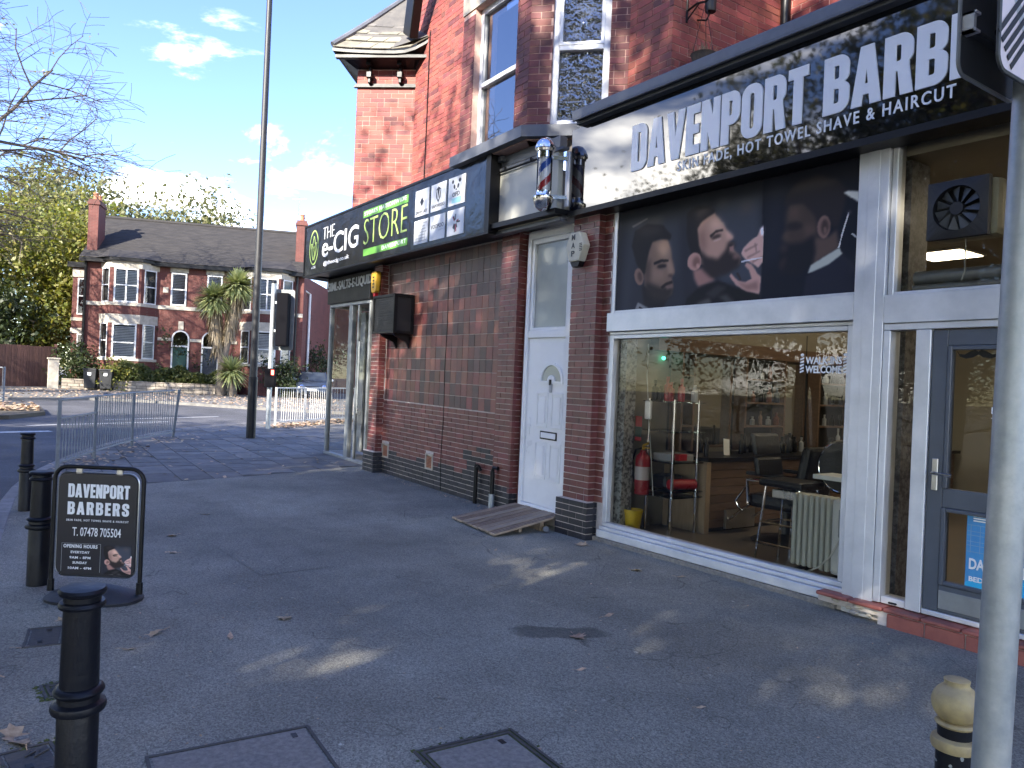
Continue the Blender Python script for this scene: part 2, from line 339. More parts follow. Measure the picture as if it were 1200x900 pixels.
mat['woodL'] = M('light wood', (.42, .31, .21), .55, c2=(.33, .24, .16), scale=4, stretch=(6, 6, 1))
mat['woodD'] = M('brown wood', (.17, .105, .07), .5, c2=(.11, .07, .05), scale=5, stretch=(6, 1, 6), rv=.15)
mat['wall'] = M('beige wall', (.29, .262, .21), .8, scale=2, var=.05)
mat['ceil'] = M('ceiling', (.42, .38, .31), .8, scale=3, var=.05)
mat['floorint'] = M('brown floor', (.17, .14, .115), .4, c2=(.12, .10, .085), scale=3)
mat['mirror'] = M('mirror', (.72, .70, .66), .03, metal=1, scale=2, var=.01, rvar=.01)
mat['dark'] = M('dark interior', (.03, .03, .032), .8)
mat['curtain'] = M('net curtain', (.42, .43, .43), .8, c2=(.10, .10, .11), scale=26, lo=.42, hi=.56)
mat['blind'] = M('grey blind', (.55, .56, .57), .7, scale=3)
mat['lamp'] = M('lit ceiling panel', (.8, .75, .62), .5, emit=(1, .84, .58), es=1.5)
mat['slate'] = M('grey slate', (.17, .16, .145), .75, c2=(.11, .105, .10), scale=5, bump=.2, rv=.28)
mat['slatelichen'] = M('lichen slate', (.24, .225, .17), .85, c2=(.15, .145, .12), scale=7, bump=.3, rv=.2)
mat['roof2'] = M('house roof slates', (.036, .032, .029), .85, c2=(.018, .016, .015), scale=1.6, stretch=(1, 1, 5), bump=.5, bscale=25)
mat['terracotta'] = M('terracotta', (.42, .17, .09), .75, scale=6)
mat['ivory'] = M('ivory plastic', (.62, .58, .44), .45, scale=5)
mat['greendoor'] = M('dark green door', (.010, .06, .05), .35, scale=3)
mat['bluedoor'] = M('dark blue door', (.02, .03, .05), .35, scale=3)
mat['bin'] = M('black bin plastic', (.022, .023, .025), .5, scale=6)
mat['signface'] = M('pinkish white sign face', (.66, .58, .60), .4, scale=30, var=.03)
mat['signback'] = M('dark grey sign back', (.07, .078, .085), .55, metal=.2, scale=12, c2=(.05, .055, .06))
mat['radi'] = M('cream radiator enamel', (.60, .61, .56), .4, scale=4, var=.05)
mat['cable'] = M('white cable', (.75, .75, .72), .5)
mat['wicker'] = M('dry wicker', (.10, .075, .05), .9, scale=30, c2=(.05, .04, .03))
mat['car'] = M('blue grey car paint', (.045, .06, .09), .22, metal=.4, scale=3, var=.05, rvar=.05)
mat['carglass'] = M('car glass', (.05, .06, .07), .08, scale=3)
mat['bark'] = M('bark', (.12, .095, .07), .9, c2=(.07, .055, .045), scale=8, stretch=(4, 4, 1), bump=.6, bscale=30)
mat['barkP'] = M('pale bark', (.20, .165, .13), .9, c2=(.10, .08, .065), scale=8, stretch=(4, 4, 1), bump=.4, bscale=30)
mat['fence'] = M('brown fence boards', (.115, .055, .042), .8, scale=6, stretch=(5, 5, 1), rv=.2)
mat['drystone'] = M('sandstone block', (.38, .33, .26), .9, c2=(.25, .21, .17), scale=6, bump=.5, bscale=30, rv=.25)
mat['pane'] = glass('window glass', (.93, .95, .96), 1.5)
mat['shopglass'] = glass('shop glass', (.92, .93, .92), 1.42)
mat['skyglass'] = glass('upper window glass', (.35, .37, .4), 1.9, wob=.02, wscale=1.5, boost=.25)
mat['obsglass'] = glass('rippled glass', (.5, .52, .54), 1.8, wob=.55, wscale=16, boost=.2)
mat['frost'] = M('frosted glass', (.36, .38, .36), .16, scale=2, var=.06, ior=1.6, c2=(.29, .31, .30))
mat['clear'] = glass('clear shelf glass', (.86, .92, .90), 1.5)
mat['tube'] = glass('barber pole tube', (.97, .97, .97), 1.4)
mat['leafA'] = leafmat('sycamore leaves', (.10, .115, .04), (.20, .185, .085))
mat['leafB'] = leafmat('yellow green leaves', (.12, .15, .025), (.22, .20, .05))
mat['leafC'] = leafmat('dark evergreen leaves', (.02, .035, .012), (.05, .065, .02))
mat['leafH'] = leafmat('hedge leaves', (.045, .07, .02), (.12, .13, .04))
mat['leafS'] = leafmat('shade tree leaves', (.07, .085, .025), (.17, .15, .06), transl=.5)
mat['leafP'] = leafmat('palm blades', (.20, .24, .09), (.42, .43, .20), transl=.25)
mat['straw'] = leafmat('dead palm leaves', (.24, .18, .10), (.34, .27, .16), transl=.2)
mat['leafDry'] = M('dry fallen leaf', (.60, .44, .29), .8, c2=(.36, .24, .14), scale=30, rv=.35, hue=.015)
mat['moss'] = M('moss', (.07, .09, .02), .95, scale=40, bump=.6)
mat['rustmetal'] = M('worn iron', (.085, .08, .072), .7, metal=.2, c2=(.055, .052, .048), scale=25, bump=.2)
mat['coverfill'] = M('cover infill concrete', (.27, .25, .225), .9, c2=(.17, .158, .142), scale=38, bump=.5, bscale=120)
def hbrick():
    m, t, b = newmat('house brickwork'); geo = nd('ShaderNodeNewGeometry', t)
    d = nd('ShaderNodeVectorMath', t, operation='DOT_PRODUCT'); d.inputs[1].default_value = (.75, .66, 0); lk(t, geo.outputs['Position'], d.inputs[0])
    sp = nd('ShaderNodeSeparateXYZ', t); lk(t, geo.outputs['Position'], sp.inputs[0]); cb = nd('ShaderNodeCombineXYZ', t); lk(t, d.outputs['Value'], cb.inputs[0]); lk(t, sp.outputs['Z'], cb.inputs[1])
    br = nd('ShaderNodeTexBrick', t, Scale=1); br.inputs['Brick Width'].default_value = .23; br.inputs['Row Height'].default_value = .075; br.inputs['Mortar Size'].default_value = .006
    br.inputs['Color1'].default_value = (.125, .034, .026, 1); br.inputs['Color2'].default_value = (.10, .027, .021, 1); br.inputs['Mortar'].default_value = (.13, .075, .06, 1); lk(t, cb.outputs[0], br.inputs['Vector'])
    n1 = nd('ShaderNodeTexNoise', t, Scale=1.2, Detail=6); lk(t, geo.outputs['Position'], n1.inputs['Vector'])
    mr = nd('ShaderNodeMapRange', t); mr.inputs['To Min'].default_value = .6; mr.inputs['To Max'].default_value = 1.4; lk(t, n1.outputs['Fac'], mr.inputs['Value'])
    hs = nd('ShaderNodeHueSaturation', t); lk(t, br.outputs['Color'], hs.inputs['Color']); lk(t, mr.outputs[0], hs.inputs['Value']); lk(t, hs.outputs['Color'], b.inputs['Base Color']); b.inputs['Roughness'].default_value = .8; return m
mat['hbrick'] = hbrick()
# ------------------------------------------------------------------ lettering
GW = {}
def arc(cx, cy, rx, ry, a0, a1, n=6):
    return [(cx+rx*math.cos(R(a0+(a1-a0)*i/n)), cy+ry*math.sin(R(a0+(a1-a0)*i/n))) for i in range(n+1)]
def rrect(x0, y0, x1, y1, r):
    return arc(x1-r, y0+r, r, r, -90, 0)+arc(x1-r, y1-r, r, r, 0, 90)+arc(x0+r, y1-r, r, r, 90, 180)+arc(x0+r, y0+r, r, r, 180, 270)
t_ = .17
GLY = {
 'D': (.49, [[(0, 0)]+arc(.29, .2, .2, .2, -90, 0)+arc(.29, .8, .2, .2, 0, 90)+[(0, 1)], [(t_, .14)]+arc(.265, .2, .055, .06, -90, 0)+arc(.265, .8, .055, .06, 0, 90)+[(t_, .86)]]),
 'A': (.53, [[(0, 0), (.16, 0), (.185, .19), (.345, .19), (.37, 0), (.53, 0), (.375, 1), (.155, 1)], [(.203, .33), (.327, .33), (.265, .80)]]),
 'V': (.53, [[(0, 1), (.165, 1), (.265, .28), (.365, 1), (.53, 1), (.365, 0), (.165, 0)]]),
 'E': (.38, [[(0, 0), (.38, 0), (.38, .15), (t_, .15), (t_, .43), (.35, .43), (.35, .575), (t_, .575), (t_, .85), (.38, .85), (.38, 1), (0, 1)]]),
 'N': (.49, [[(0, 0), (.15, 0), (.15, .50), (.32, 0), (.49, 0), (.49, 1), (.34, 1), (.34, .52), (.18, 1), (0, 1)]]),
 'P': (.47, [[(0, 0), (t_, 0), (t_, .38)]+arc(.28, .57, .19, .19, -90, 0)+arc(.28, .81, .19, .19, 0, 90)+[(0, 1)], [(t_, .52)]+arc(.25, .585, .055, .065, -90, 0)+arc(.25, .80, .055, .065, 0, 90)+[(t_, .865)]]),
 'O': (.50, [rrect(0, 0, .50, 1, .21), rrect(t_, .13, .33, .87, .075)]),
 'R': (.49, [[(0, 0), (t_, 0), (t_, .42), (.25, .42), (.31, 0), (.485, 0), (.41, .46)]+arc(.28, .66, .20, .15, -50, 0)+arc(.28, .80, .20, .20, 0, 90)+[(0, 1)], [(t_, .54)]+arc(.25, .60, .06, .06, -90, 0)+arc(.25, .80, .06, .065, 0, 90)+[(t_, .865)]]),
 'T': (.43, [[(.13, 0), (.30, 0), (.30, .85), (.43, .85), (.43, 1), (0, 1), (0, .85), (.13, .85)]]),
 'B': (.49, [[(0, 0)]+arc(.29, .2, .20, .20, -90, 0)+arc(.31, .38, .18, .14, 0, 75)+arc(.29, .66, .19, .14, -75, 0)+arc(.28, .81, .20, .19, 0, 90)+[(0, 1)], [(t_, .135)]+arc(.265, .195, .06, .06, -90, 0)+arc(.265, .385, .06, .06, 0, 90)+[(t_, .445)], [(t_, .575)]+arc(.26, .63, .06, .055, -90, 0)+arc(.26, .81, .06, .055, 0, 90)+[(t_, .865)]]),
 'S': (.48, [[(.48, .66), (.48, .80)]+arc(.28, .80, .20, .20, 0, 90)+arc(.20, .80, .20, .20, 90, 180)+[(0, .70), (.04, .58), (.29, .38), (.315, .30), (.315, .19)]+[(.29, .135), (.19, .135), (.165, .19), (.165, .34), (0, .34)]+arc(.20, .20, .20, .20, 180, 270)+arc(.28, .20, .20, .20, 270, 360)+[(.48, .32), (.44, .45), (.19, .65), (.165, .72), (.165, .81), (.19, .865), (.29, .865), (.315, .81), (.315, .66)]]),
}
def curve_to_arrays(cu):
    o = bpy.data.objects.new('tmp', cu); COL.objects.link(o)
    dg = bpy.context.evaluated_depsgraph_get(); me = bpy.data.meshes.new_from_object(o.evaluated_get(dg))
    vs = [tuple(v.co) for v in me.vertices]; fs = [tuple(p.vertices) for p in me.polygons]
    bpy.data.objects.remove(o); bpy.data.curves.remove(cu); bpy.data.meshes.remove(me); return vs, fs
def glyph_arrays(text, track=.055, ext=.02):
    cu = bpy.data.curves.new('g', 'CURVE'); cu.dimensions = '2D'; cu.fill_mode = 'BOTH'; cu.extrude = ext; cu.offset = .024
    x = 0
    for ch in text:
        if ch == ' ': x += .24; continue
        w, loops = GLY[ch]
        for lp in loops:
            sp = cu.splines.new('POLY'); sp.points.add(len(lp)-1); sp.use_cyclic_u = True
            for i, (a, b) in enumerate(lp): sp.points[i].co = (a+x, b, 0, 1)
        x += w+track
    return curve_to_arrays(cu)
def font_arrays(text, bold=0, track=1, ext=.02, shear=0):
    cu = bpy.data.curves.new('t', 'FONT'); cu.body = text; cu.size = 1; cu.extrude = ext; cu.offset = bold; cu.space_character = track; cu.shear = shear
    cu.resolution_u = 3; return curve_to_arrays(cu)
def place_text(arr, P, ux, uy, width, height, thick, mb=None):
    """fit the text's bounding box to width x height at P (lower left), standing out 'thick'"""
    vs, fs = arr; P = Vector(P); ux = Vector(ux); uy = Vector(uy); un = ux.cross(uy).normalized()
    x0 = min(v[0] for v in vs); x1 = max(v[0] for v in vs); y0 = min(v[1] for v in vs); y1 = max(v[1] for v in vs); z0 = min(v[2] for v in vs); z1 = max(v[2] for v in vs)
    mb = mb or MB()
    mb.add([P+ux*((v[0]-x0)/(x1-x0)*width)+uy*((v[1]-y0)/(y1-y0)*height)+un*((v[2]-z0)/(z1-z0)*thick) for v in vs], fs)
    return mb
def letters(text, track, P, ux, uy, width, height, thick, m, parent):
    """each big letter an object of its own"""
    P = Vector(P); ux = Vector(ux); tot = sum(GLY[c][0] for c in text)+track*(len(text)-1); x = 0
    for c in text:
        w = GLY[c][0]; place_text(glyph_arrays(c), P+ux*(x/tot*width), ux, uy, w/tot*width, height, thick).build('letter', m, parent); x += w+track
# ------------------------------------------------------------------ flat prints (painted photographs)
def pmask(h, w, pts):
    yy = (np.arange(h)+.5)/h; xx = (np.arange(w)+.5)/w; m = np.zeros((h, w), bool); n = len(pts)
    for i in range(n):
        (xa, ya), (xb, yb) = pts[i], pts[(i+1) % n]
        if ya == yb: continue
        c = (yy >= min(ya, yb)) & (yy < max(ya, yb)); xi = xa+(yy-ya)*(xb-xa)/(yb-ya)
        m ^= c[:, None] & (xx[None, :] < xi[:, None])
    return m.astype(np.float32)
def blur(m, r):
    if r < 1: return m
    k = int(r); ker = np.ones(2*k+1)/(2*k+1)
    for _ in range(2):
        m = np.apply_along_axis(lambda a: np.convolve(np.pad(a, k, 'edge'), ker, 'valid'), 0, m)
        m = np.apply_along_axis(lambda a: np.convolve(np.pad(a, k, 'edge'), ker, 'valid'), 1, m)
    return m
def paint(w, h, shapes):
    c = np.zeros((h, w, 3), np.float32)
    for (col, br, al, pts) in shapes:
        m = blur(pmask(h, w, pts), br*w/620)[..., None]*al
        c = c*(1-m)+np.array(col, np.float32)*m
    g = c.mean(2, keepdims=True); c = g+(c-g)*.72      # muted print inks
    return c*(.74+.42*c/255)
def print_mesh(name, canvas, u0, u1, v0, v1, P, ux, uy, width, height, nx, ny, mtl, parent, gain=1.0, **kw):
    """grid carrying the painted picture as a colour attribute; P lower left"""
    h, w, _ = canvas.shape; P = np.array(P); ux = np.array(ux); uy = np.array(uy)
    gx, gy = np.meshgrid(np.linspace(0, 1, nx), np.linspace(0, 1, ny))
    V = P+gx.ravel()[:, None]*ux*width+gy.ravel()[:, None]*uy*height
    iy, ix = np.meshgrid(np.arange(ny-1), np.arange(nx-1), indexing='ij'); a = (iy*nx+ix).ravel()
    Q = np.stack([a, a+1, a+nx+1, a+nx], 1)
    o = np_mesh(name, V, Q, mtl, parent)
    px = np.clip(((u0+gx*(u1-u0))*w).astype(int), 0, w-1); py = np.clip(((v0+gy*(v1-v0))*h).astype(int), 0, h-1)
    s = canvas[py, px].reshape(-1, 3)/255*gain; lin = np.where(s < .04045, s/12.92, ((s+.055)/1.055)**2.4)
    at = o.data.color_attributes.new('print', 'FLOAT_COLOR', 'POINT')
    at.data.foreach_set('color', np.concatenate([lin, np.ones((len(lin), 1))], 1).astype(np.float32).ravel())
    return o
def printmat(name, rough=.5):
    m, t, b = newmat(name); a = nd('ShaderNodeVertexColor', t); a.layer_name = 'print'; lk(t, a.outputs['Color'], b.inputs['Base Color']); b.inputs['Roughness'].default_value = rough; b.inputs['IOR'].default_value = 1.3; return m
mat['print'] = printmat('printed photograph')
MEN = [
((34,37,48),0,1,[(-0.1707,2.0422),(1.0528,1.2418),(1.0829,-0.4146),(-0.1066,-0.3844)]),
((58,60,70),14,1,[(0.0521,0.8579),(0.3334,0.7926),(0.3539,-0.0913),(0.0261,-0.053)]),
((46,48,58),16,0.8,[(0.0987,0.4306),(0.3459,0.2533),(0.3539,-0.0913),(0.0751,-0.0588)]),
((66,70,82),14,1,[(0.4715,0.8136),(0.6741,0.8181),(0.6896,0.075),(0.5051,0.1455)]),
((48,48,58),14,1,[(0.3368,0.8679),(0.451,0.8774),(0.4201,0.0876),(0.3546,0.099)]),
((100,82,74),10,0.5,[(0.6353,0.739),(0.634,0.7239),(0.6298,0.7119),(0.6231,0.7044),(0.6147,0.7022),(0.6056,0.7058),(0.5968,0.7146),(0.5895,0.7277),(0.5846,0.7435),(0.5826,0.76),(0.5839,0.7753),(0.5882,0.7874),(0.5951,0.7948),(0.6036,0.7967),(0.6128,0.7929),(0.6214,0.7839),(0.6286,0.7708),(0.6334,0.7552)]),
((96,80,72),10,0.45,[(0.5329,0.816),(0.5317,0.8041),(0.5278,0.7948),(0.5215,0.7893),(0.5137,0.7881),(0.5053,0.7915),(0.4972,0.799),(0.4905,0.8099),(0.486,0.8227),(0.4842,0.836),(0.4854,0.848),(0.4895,0.8573),(0.4958,0.8628),(0.5037,0.8638),(0.5122,0.8602),(0.5202,0.8525),(0.5267,0.8417),(0.5312,0.829)]),
((88,78,66),9,0.6,[(0.2404,0.7893),(0.2408,0.7734),(0.2356,0.7577),(0.2254,0.7442),(0.2114,0.7343),(0.1951,0.7293),(0.1786,0.7299),(0.1638,0.736),(0.1525,0.7471),(0.1463,0.7617),(0.1458,0.778),(0.1513,0.7941),(0.1619,0.8078),(0.1763,0.8175),(0.1928,0.8221),(0.2092,0.8211),(0.2236,0.8146),(0.2344,0.8036)]),
((150,140,130),2,0.5,[(0.0779,0.7865),(0.1586,0.8348),(0.1623,0.8213),(0.0856,0.7673)]),
((24,27,42),2,1,[(0.6616,1.4977),(1.0528,1.2418),(1.0829,-0.4146),(0.6863,-0.4045)]),
((38,42,58),16,0.8,[(0.69,0.9311),(0.7551,0.9005),(0.7442,0.2666),(0.6953,0.2791)]),
((38,35,38),4,1,[(0.145,0.2164),(0.161,0.0319),(0.2577,-0.0409),(0.2761,0.0932),(0.1965,0.2063)]),
((122,96,80),3,1,[(0.1654,0.5545),(0.1886,0.6237),(0.2637,0.6136),(0.2831,0.5199),(0.2918,0.4203),(0.3074,0.2965),(0.2935,0.2609),(0.3016,0.1856),(0.297,0.109),(0.2679,0.075),(0.2102,0.1043),(0.16,0.2135),(0.1491,0.3774)]),
((160,130,108),8,0.75,[(0.2042,0.5829),(0.2699,0.5824),(0.2839,0.4419),(0.2349,0.4552)]),
((158,126,104),6,0.8,[(0.2627,0.4281),(0.2901,0.4014),(0.3052,0.3008),(0.2771,0.2781)]),
((150,118,98),7,0.6,[(0.1869,0.3682),(0.2542,0.3322),(0.2615,0.2522),(0.2065,0.254)]),
((78,60,54),7,0.8,[(0.1481,0.418),(0.185,0.4487),(0.1847,0.2286),(0.1646,0.2126)]),
((36,32,34),3,1,[(0.1422,0.3284),(0.1106,0.4276),(0.0826,0.5995),(0.097,0.7388),(0.16,0.7778),(0.239,0.7397),(0.2825,0.6368),(0.2803,0.5947),(0.231,0.6182),(0.1891,0.6035),(0.1751,0.5316),(0.1643,0.4139),(0.1575,0.3148)]),
((60,54,56),8,0.7,[(0.1202,0.7513),(0.2059,0.7415),(0.2512,0.6864),(0.1509,0.68)]),
((52,44,42),5,0.95,[(0.1616,0.2434),(0.1904,0.2275),(0.2303,0.1898),(0.2547,0.1752),(0.2946,0.2102),(0.2999,0.1666),(0.2992,0.1086),(0.2717,0.051),(0.2167,0.0635),(0.1712,0.1309)]),
((120,92,82),3,0.9,[(0.2628,0.1972),(0.299,0.2055),(0.3021,0.1623),(0.2725,0.1523)]),
((40,32,32),2,0.9,[(0.2413,0.1857),(0.2645,0.2164),(0.2942,0.2297),(0.301,0.2089),(0.2683,0.1922),(0.2507,0.1603)]),
((30,26,28),2,0.9,[(0.2005,0.4127),(0.2355,0.4314),(0.2747,0.421),(0.2751,0.4053),(0.2382,0.407),(0.2055,0.3915)]),
((42,34,34),3,0.95,[(0.2671,0.3703),(0.2663,0.3642),(0.2628,0.3588),(0.2569,0.3548),(0.2494,0.3526),(0.2411,0.3525),(0.2331,0.3545),(0.2264,0.3585),(0.2216,0.3639),(0.2196,0.3701),(0.2204,0.3763),(0.224,0.3817),(0.23,0.3858),(0.2376,0.3879),(0.2459,0.3879),(0.2538,0.3858),(0.2605,0.3818),(0.2651,0.3765)]),
((120,100,90),2,0.5,[(0.2699,0.3457),(0.2689,0.3423),(0.2655,0.3392),(0.2601,0.3369),(0.2532,0.3356),(0.2457,0.3355),(0.2385,0.3366),(0.2325,0.3387),(0.2284,0.3417),(0.2268,0.3451),(0.2277,0.3486),(0.2312,0.3516),(0.2368,0.3539),(0.2437,0.3552),(0.2512,0.3553),(0.2583,0.3542),(0.2643,0.352),(0.2683,0.3491)]),
((70,52,48),3,0.7,[(0.3006,0.2709),(0.3,0.2665),(0.2978,0.2628),(0.2945,0.2605),(0.2904,0.2598),(0.2859,0.2608),(0.2817,0.2633),(0.2782,0.2672),(0.2758,0.2718),(0.2749,0.2766),(0.2756,0.2812),(0.2778,0.2848),(0.2811,0.2871),(0.2853,0.2877),(0.2897,0.2867),(0.294,0.2842),(0.2974,0.2804),(0.2997,0.2758)]),
((128,98,84),2,1,[(0.1519,0.3018),(0.1533,0.2738),(0.1517,0.249),(0.1472,0.2305),(0.1403,0.2204),(0.132,0.22),(0.123,0.2294),(0.1146,0.2475),(0.1078,0.2722),(0.1034,0.3006),(0.1019,0.329),(0.1036,0.3541),(0.1082,0.3727),(0.1151,0.3825),(0.1236,0.3826),(0.1325,0.3728),(0.1408,0.3544),(0.1475,0.3298)]),
((80,60,54),3,0.8,[(0.1451,0.3005),(0.1461,0.2836),(0.1454,0.2688),(0.1432,0.2577),(0.1397,0.2517),(0.1353,0.2515),(0.1306,0.2572),(0.126,0.2681),(0.1223,0.2829),(0.1198,0.2998),(0.1188,0.3168),(0.1194,0.3318),(0.1217,0.3429),(0.1252,0.3488),(0.1296,0.3489),(0.1344,0.3431),(0.1389,0.3321),(0.1426,0.3173)]),
((120,122,124),2,0.9,[(0.1097,-0.0117),(0.1266,0.0654),(0.1457,0.0463),(0.2133,-0.0273),(0.1913,-0.0444)]),
((40,40,44),1,0.9,[(0.1325,0.0158),(0.1392,0.027),(0.1796,-0.0269),(0.1683,-0.0335)]),
((30,28,32),3,1,[(0.3534,-0.0722),(0.3708,0.0583),(0.4189,0.1401),(0.5042,0.1857),(0.5788,0.1133),(0.6753,0.0432),(0.6732,-0.0598),(0.5469,-0.078)]),
((96,92,88),4,0.8,[(0.4078,-0.0227),(0.4139,0.0139),(0.4694,0.0514),(0.4852,-0.0152),(0.4716,-0.0463)]),
((90,86,84),4,0.7,[(0.5071,0.0543),(0.5438,0.0661),(0.5908,-0.0305),(0.5643,-0.0445)]),
((60,58,60),4,0.8,[(0.4495,0.0825),(0.5051,0.1455),(0.5426,0.1202),(0.4887,0.0391)]),
((150,108,98),4,1,[(0.3915,0.2997),(0.4445,0.3057),(0.4947,0.1932),(0.4188,0.1476),(0.3992,0.2228)]),
((168,130,112),3,1,[(0.4092,0.4828),(0.3989,0.6738),(0.4348,0.7355),(0.4774,0.7599),(0.5181,0.6536),(0.5341,0.5902),(0.5625,0.5342),(0.5595,0.5101),(0.5453,0.4967),(0.5657,0.4689),(0.561,0.4382),(0.5725,0.4028),(0.5948,0.3576),(0.5881,0.2974),(0.539,0.2828),(0.4643,0.2825),(0.429,0.3467)]),
((200,164,146),8,0.8,[(0.4547,0.7096),(0.4886,0.7245),(0.5225,0.6213),(0.5091,0.5987),(0.4664,0.6132)]),
((198,158,142),5,0.8,[(0.5212,0.5946),(0.5416,0.5841),(0.5625,0.5342),(0.5386,0.5132)]),
((128,92,82),8,0.7,[(0.4082,0.6143),(0.4373,0.6231),(0.4509,0.4521),(0.4219,0.4418)]),
((38,33,35),3,1,[(0.3536,0.8039),(0.4028,0.8488),(0.4521,0.8251),(0.4801,0.7662),(0.454,0.7394),(0.4162,0.6957),(0.4035,0.644),(0.4147,0.4999),(0.4346,0.401),(0.424,0.348),(0.3824,0.4341),(0.3564,0.5935)]),
((66,58,58),6,0.6,[(0.3741,0.7961),(0.4329,0.8199),(0.4626,0.784),(0.4056,0.7277)]),
((52,42,42),5,1,[(0.4215,0.4606),(0.4521,0.3963),(0.5003,0.365),(0.5313,0.4289),(0.54,0.4893),(0.5635,0.491),(0.5716,0.444),(0.5502,0.4378),(0.5473,0.4064),(0.5727,0.3956),(0.5949,0.3505),(0.5894,0.2794),(0.5401,0.2322),(0.4753,0.2156),(0.4371,0.2889)]),
((150,108,100),2,0.9,[(0.5462,0.4533),(0.5642,0.4551),(0.5632,0.4197),(0.5488,0.4167)]),
((150,112,98),4,0.7,[(0.5858,0.3636),(0.5852,0.3565),(0.5832,0.3506),(0.58,0.3467),(0.5759,0.3452),(0.5716,0.3464),(0.5674,0.3501),(0.5639,0.3558),(0.5616,0.3628),(0.5607,0.3704),(0.5613,0.3776),(0.5633,0.3835),(0.5666,0.3873),(0.5707,0.3887),(0.575,0.3875),(0.5792,0.3838),(0.5826,0.3781),(0.5849,0.3711)]),
((52,40,38),2,0.9,[(0.4596,0.575),(0.4855,0.6067),(0.5154,0.6075),(0.5176,0.5922),(0.4878,0.5877),(0.4659,0.5508)]),
((70,52,48),3,0.9,[(0.5095,0.5627),(0.5093,0.5566),(0.5067,0.5502),(0.5019,0.5444),(0.4954,0.5397),(0.4881,0.5369),(0.4809,0.5361),(0.4745,0.5376),(0.4698,0.5411),(0.4674,0.5463),(0.4675,0.5525),(0.4703,0.5589),(0.4752,0.5648),(0.4817,0.5694),(0.489,0.5722),(0.4962,0.5729),(0.5025,0.5714),(0.5071,0.5678)]),
((190,160,150),2,0.6,[(0.5103,0.5345),(0.5099,0.531),(0.5074,0.527),(0.5032,0.5232),(0.4977,0.5198),(0.4917,0.5174),(0.4857,0.5161),(0.4806,0.5163),(0.477,0.5179),(0.4753,0.5206),(0.4758,0.5241),(0.4783,0.5281),(0.4826,0.532),(0.4881,0.5354),(0.4942,0.5378),(0.5001,0.539),(0.5051,0.5387),(0.5086,0.5372)]),
((172,128,114),2,1,[(0.4294,0.3512),(0.4256,0.3264),(0.4185,0.3067),(0.4089,0.2945),(0.3979,0.2913),(0.3869,0.2975),(0.377,0.3125),(0.3697,0.3346),(0.3658,0.361),(0.3657,0.3885),(0.3696,0.4137),(0.3769,0.4334),(0.3867,0.4453),(0.3978,0.448),(0.4088,0.4413),(0.4184,0.426),(0.4255,0.4041),(0.4293,0.3781)]),
((112,76,68),4,0.8,[(0.4227,0.354),(0.4205,0.3385),(0.4166,0.3261),(0.4114,0.3181),(0.4055,0.3157),(0.3997,0.319),(0.3945,0.3278),(0.3908,0.341),(0.3889,0.3569),(0.389,0.3737),(0.3912,0.3893),(0.3952,0.4018),(0.4005,0.4096),(0.4064,0.4119),(0.4122,0.4084),(0.4173,0.3996),(0.4209,0.3864),(0.4228,0.3706)]),
((180,136,122),2,0.8,[(0.4205,0.3302),(0.4202,0.3226),(0.419,0.3162),(0.417,0.3116),(0.4145,0.3096),(0.4117,0.3103),(0.4091,0.3136),(0.4068,0.3191),(0.4053,0.3263),(0.4046,0.3341),(0.4049,0.3418),(0.4062,0.3482),(0.4082,0.3527),(0.4107,0.3547),(0.4135,0.354),(0.4161,0.3507),(0.4183,0.3451),(0.4199,0.338)]),
((186,148,136),2,1,[(0.5942,0.3843),(0.6039,0.4256),(0.6255,0.4682),(0.6571,0.5104),(0.6686,0.5618),(0.6791,0.5788),(0.6849,0.2988),(0.6659,0.252),(0.6378,0.2936),(0.6182,0.3232)]),
((225,225,228),3,0.9,[(0.6663,0.554),(0.679,0.584),(0.6806,0.5061),(0.6706,0.5059)]),
((140,104,98),2,0.8,[(0.6078,0.4069),(0.6585,0.4442),(0.6604,0.4332),(0.6116,0.3917)]),
((140,104,98),2,0.8,[(0.6176,0.3514),(0.668,0.3895),(0.6699,0.3786),(0.6214,0.3364)]),
((140,104,98),2,0.8,[(0.6375,0.3077),(0.6823,0.3442),(0.6825,0.3338),(0.6413,0.2928)]),
((140,104,98),2,0.8,[(0.6448,0.4483),(0.6531,0.3764),(0.6582,0.3785),(0.6498,0.4537)]),
((190,190,195),1,0.8,[(0.5955,0.3221),(0.6775,0.3352),(0.6794,0.3243),(0.5993,0.3087)]),
((176,134,122),2,1,[(0.5514,0.2153),(0.5582,0.2334),(0.5883,0.1646),(0.6168,0.1481),(0.6404,0.1711),(0.6286,0.2436),(0.6121,0.2826),(0.6186,0.3055),(0.638,0.2866),(0.6634,0.2094),(0.6774,0.1804),(0.6736,0.0435),(0.6236,0.0732),(0.5784,0.1311)]),
((128,92,84),4,0.7,[(0.5776,0.1668),(0.6224,0.1259),(0.6647,0.1487),(0.6695,0.0787),(0.6233,0.0838)]),
((60,46,46),2,0.8,[(0.5763,0.2293),(0.585,0.2362),(0.6022,0.1758),(0.5954,0.1666)]),
((24,27,42),1,1,[(0.6616,1.4977),(0.6633,1.4966),(0.7029,-0.4049),(0.6863,-0.4045),(0.6792,0.5753)]),
((74,58,52),5,1,[(0.7667,0.7148),(0.8206,0.714),(0.8672,0.6059),(0.875,0.3941),(0.8514,0.288),(0.7895,0.3544),(0.7551,0.4314),(0.7467,0.4541),(0.761,0.5299),(0.7581,0.5978)]),
((98,76,66),9,0.8,[(0.7711,0.693),(0.8059,0.6872),(0.8042,0.5808),(0.7692,0.5937)]),
((92,70,62),6,0.8,[(0.824,0.5408),(0.8618,0.5112),(0.8593,0.4474),(0.8297,0.4408)]),
((88,68,60),5,0.8,[(0.7482,0.4587),(0.7645,0.5119),(0.776,0.4498),(0.7647,0.4284)]),
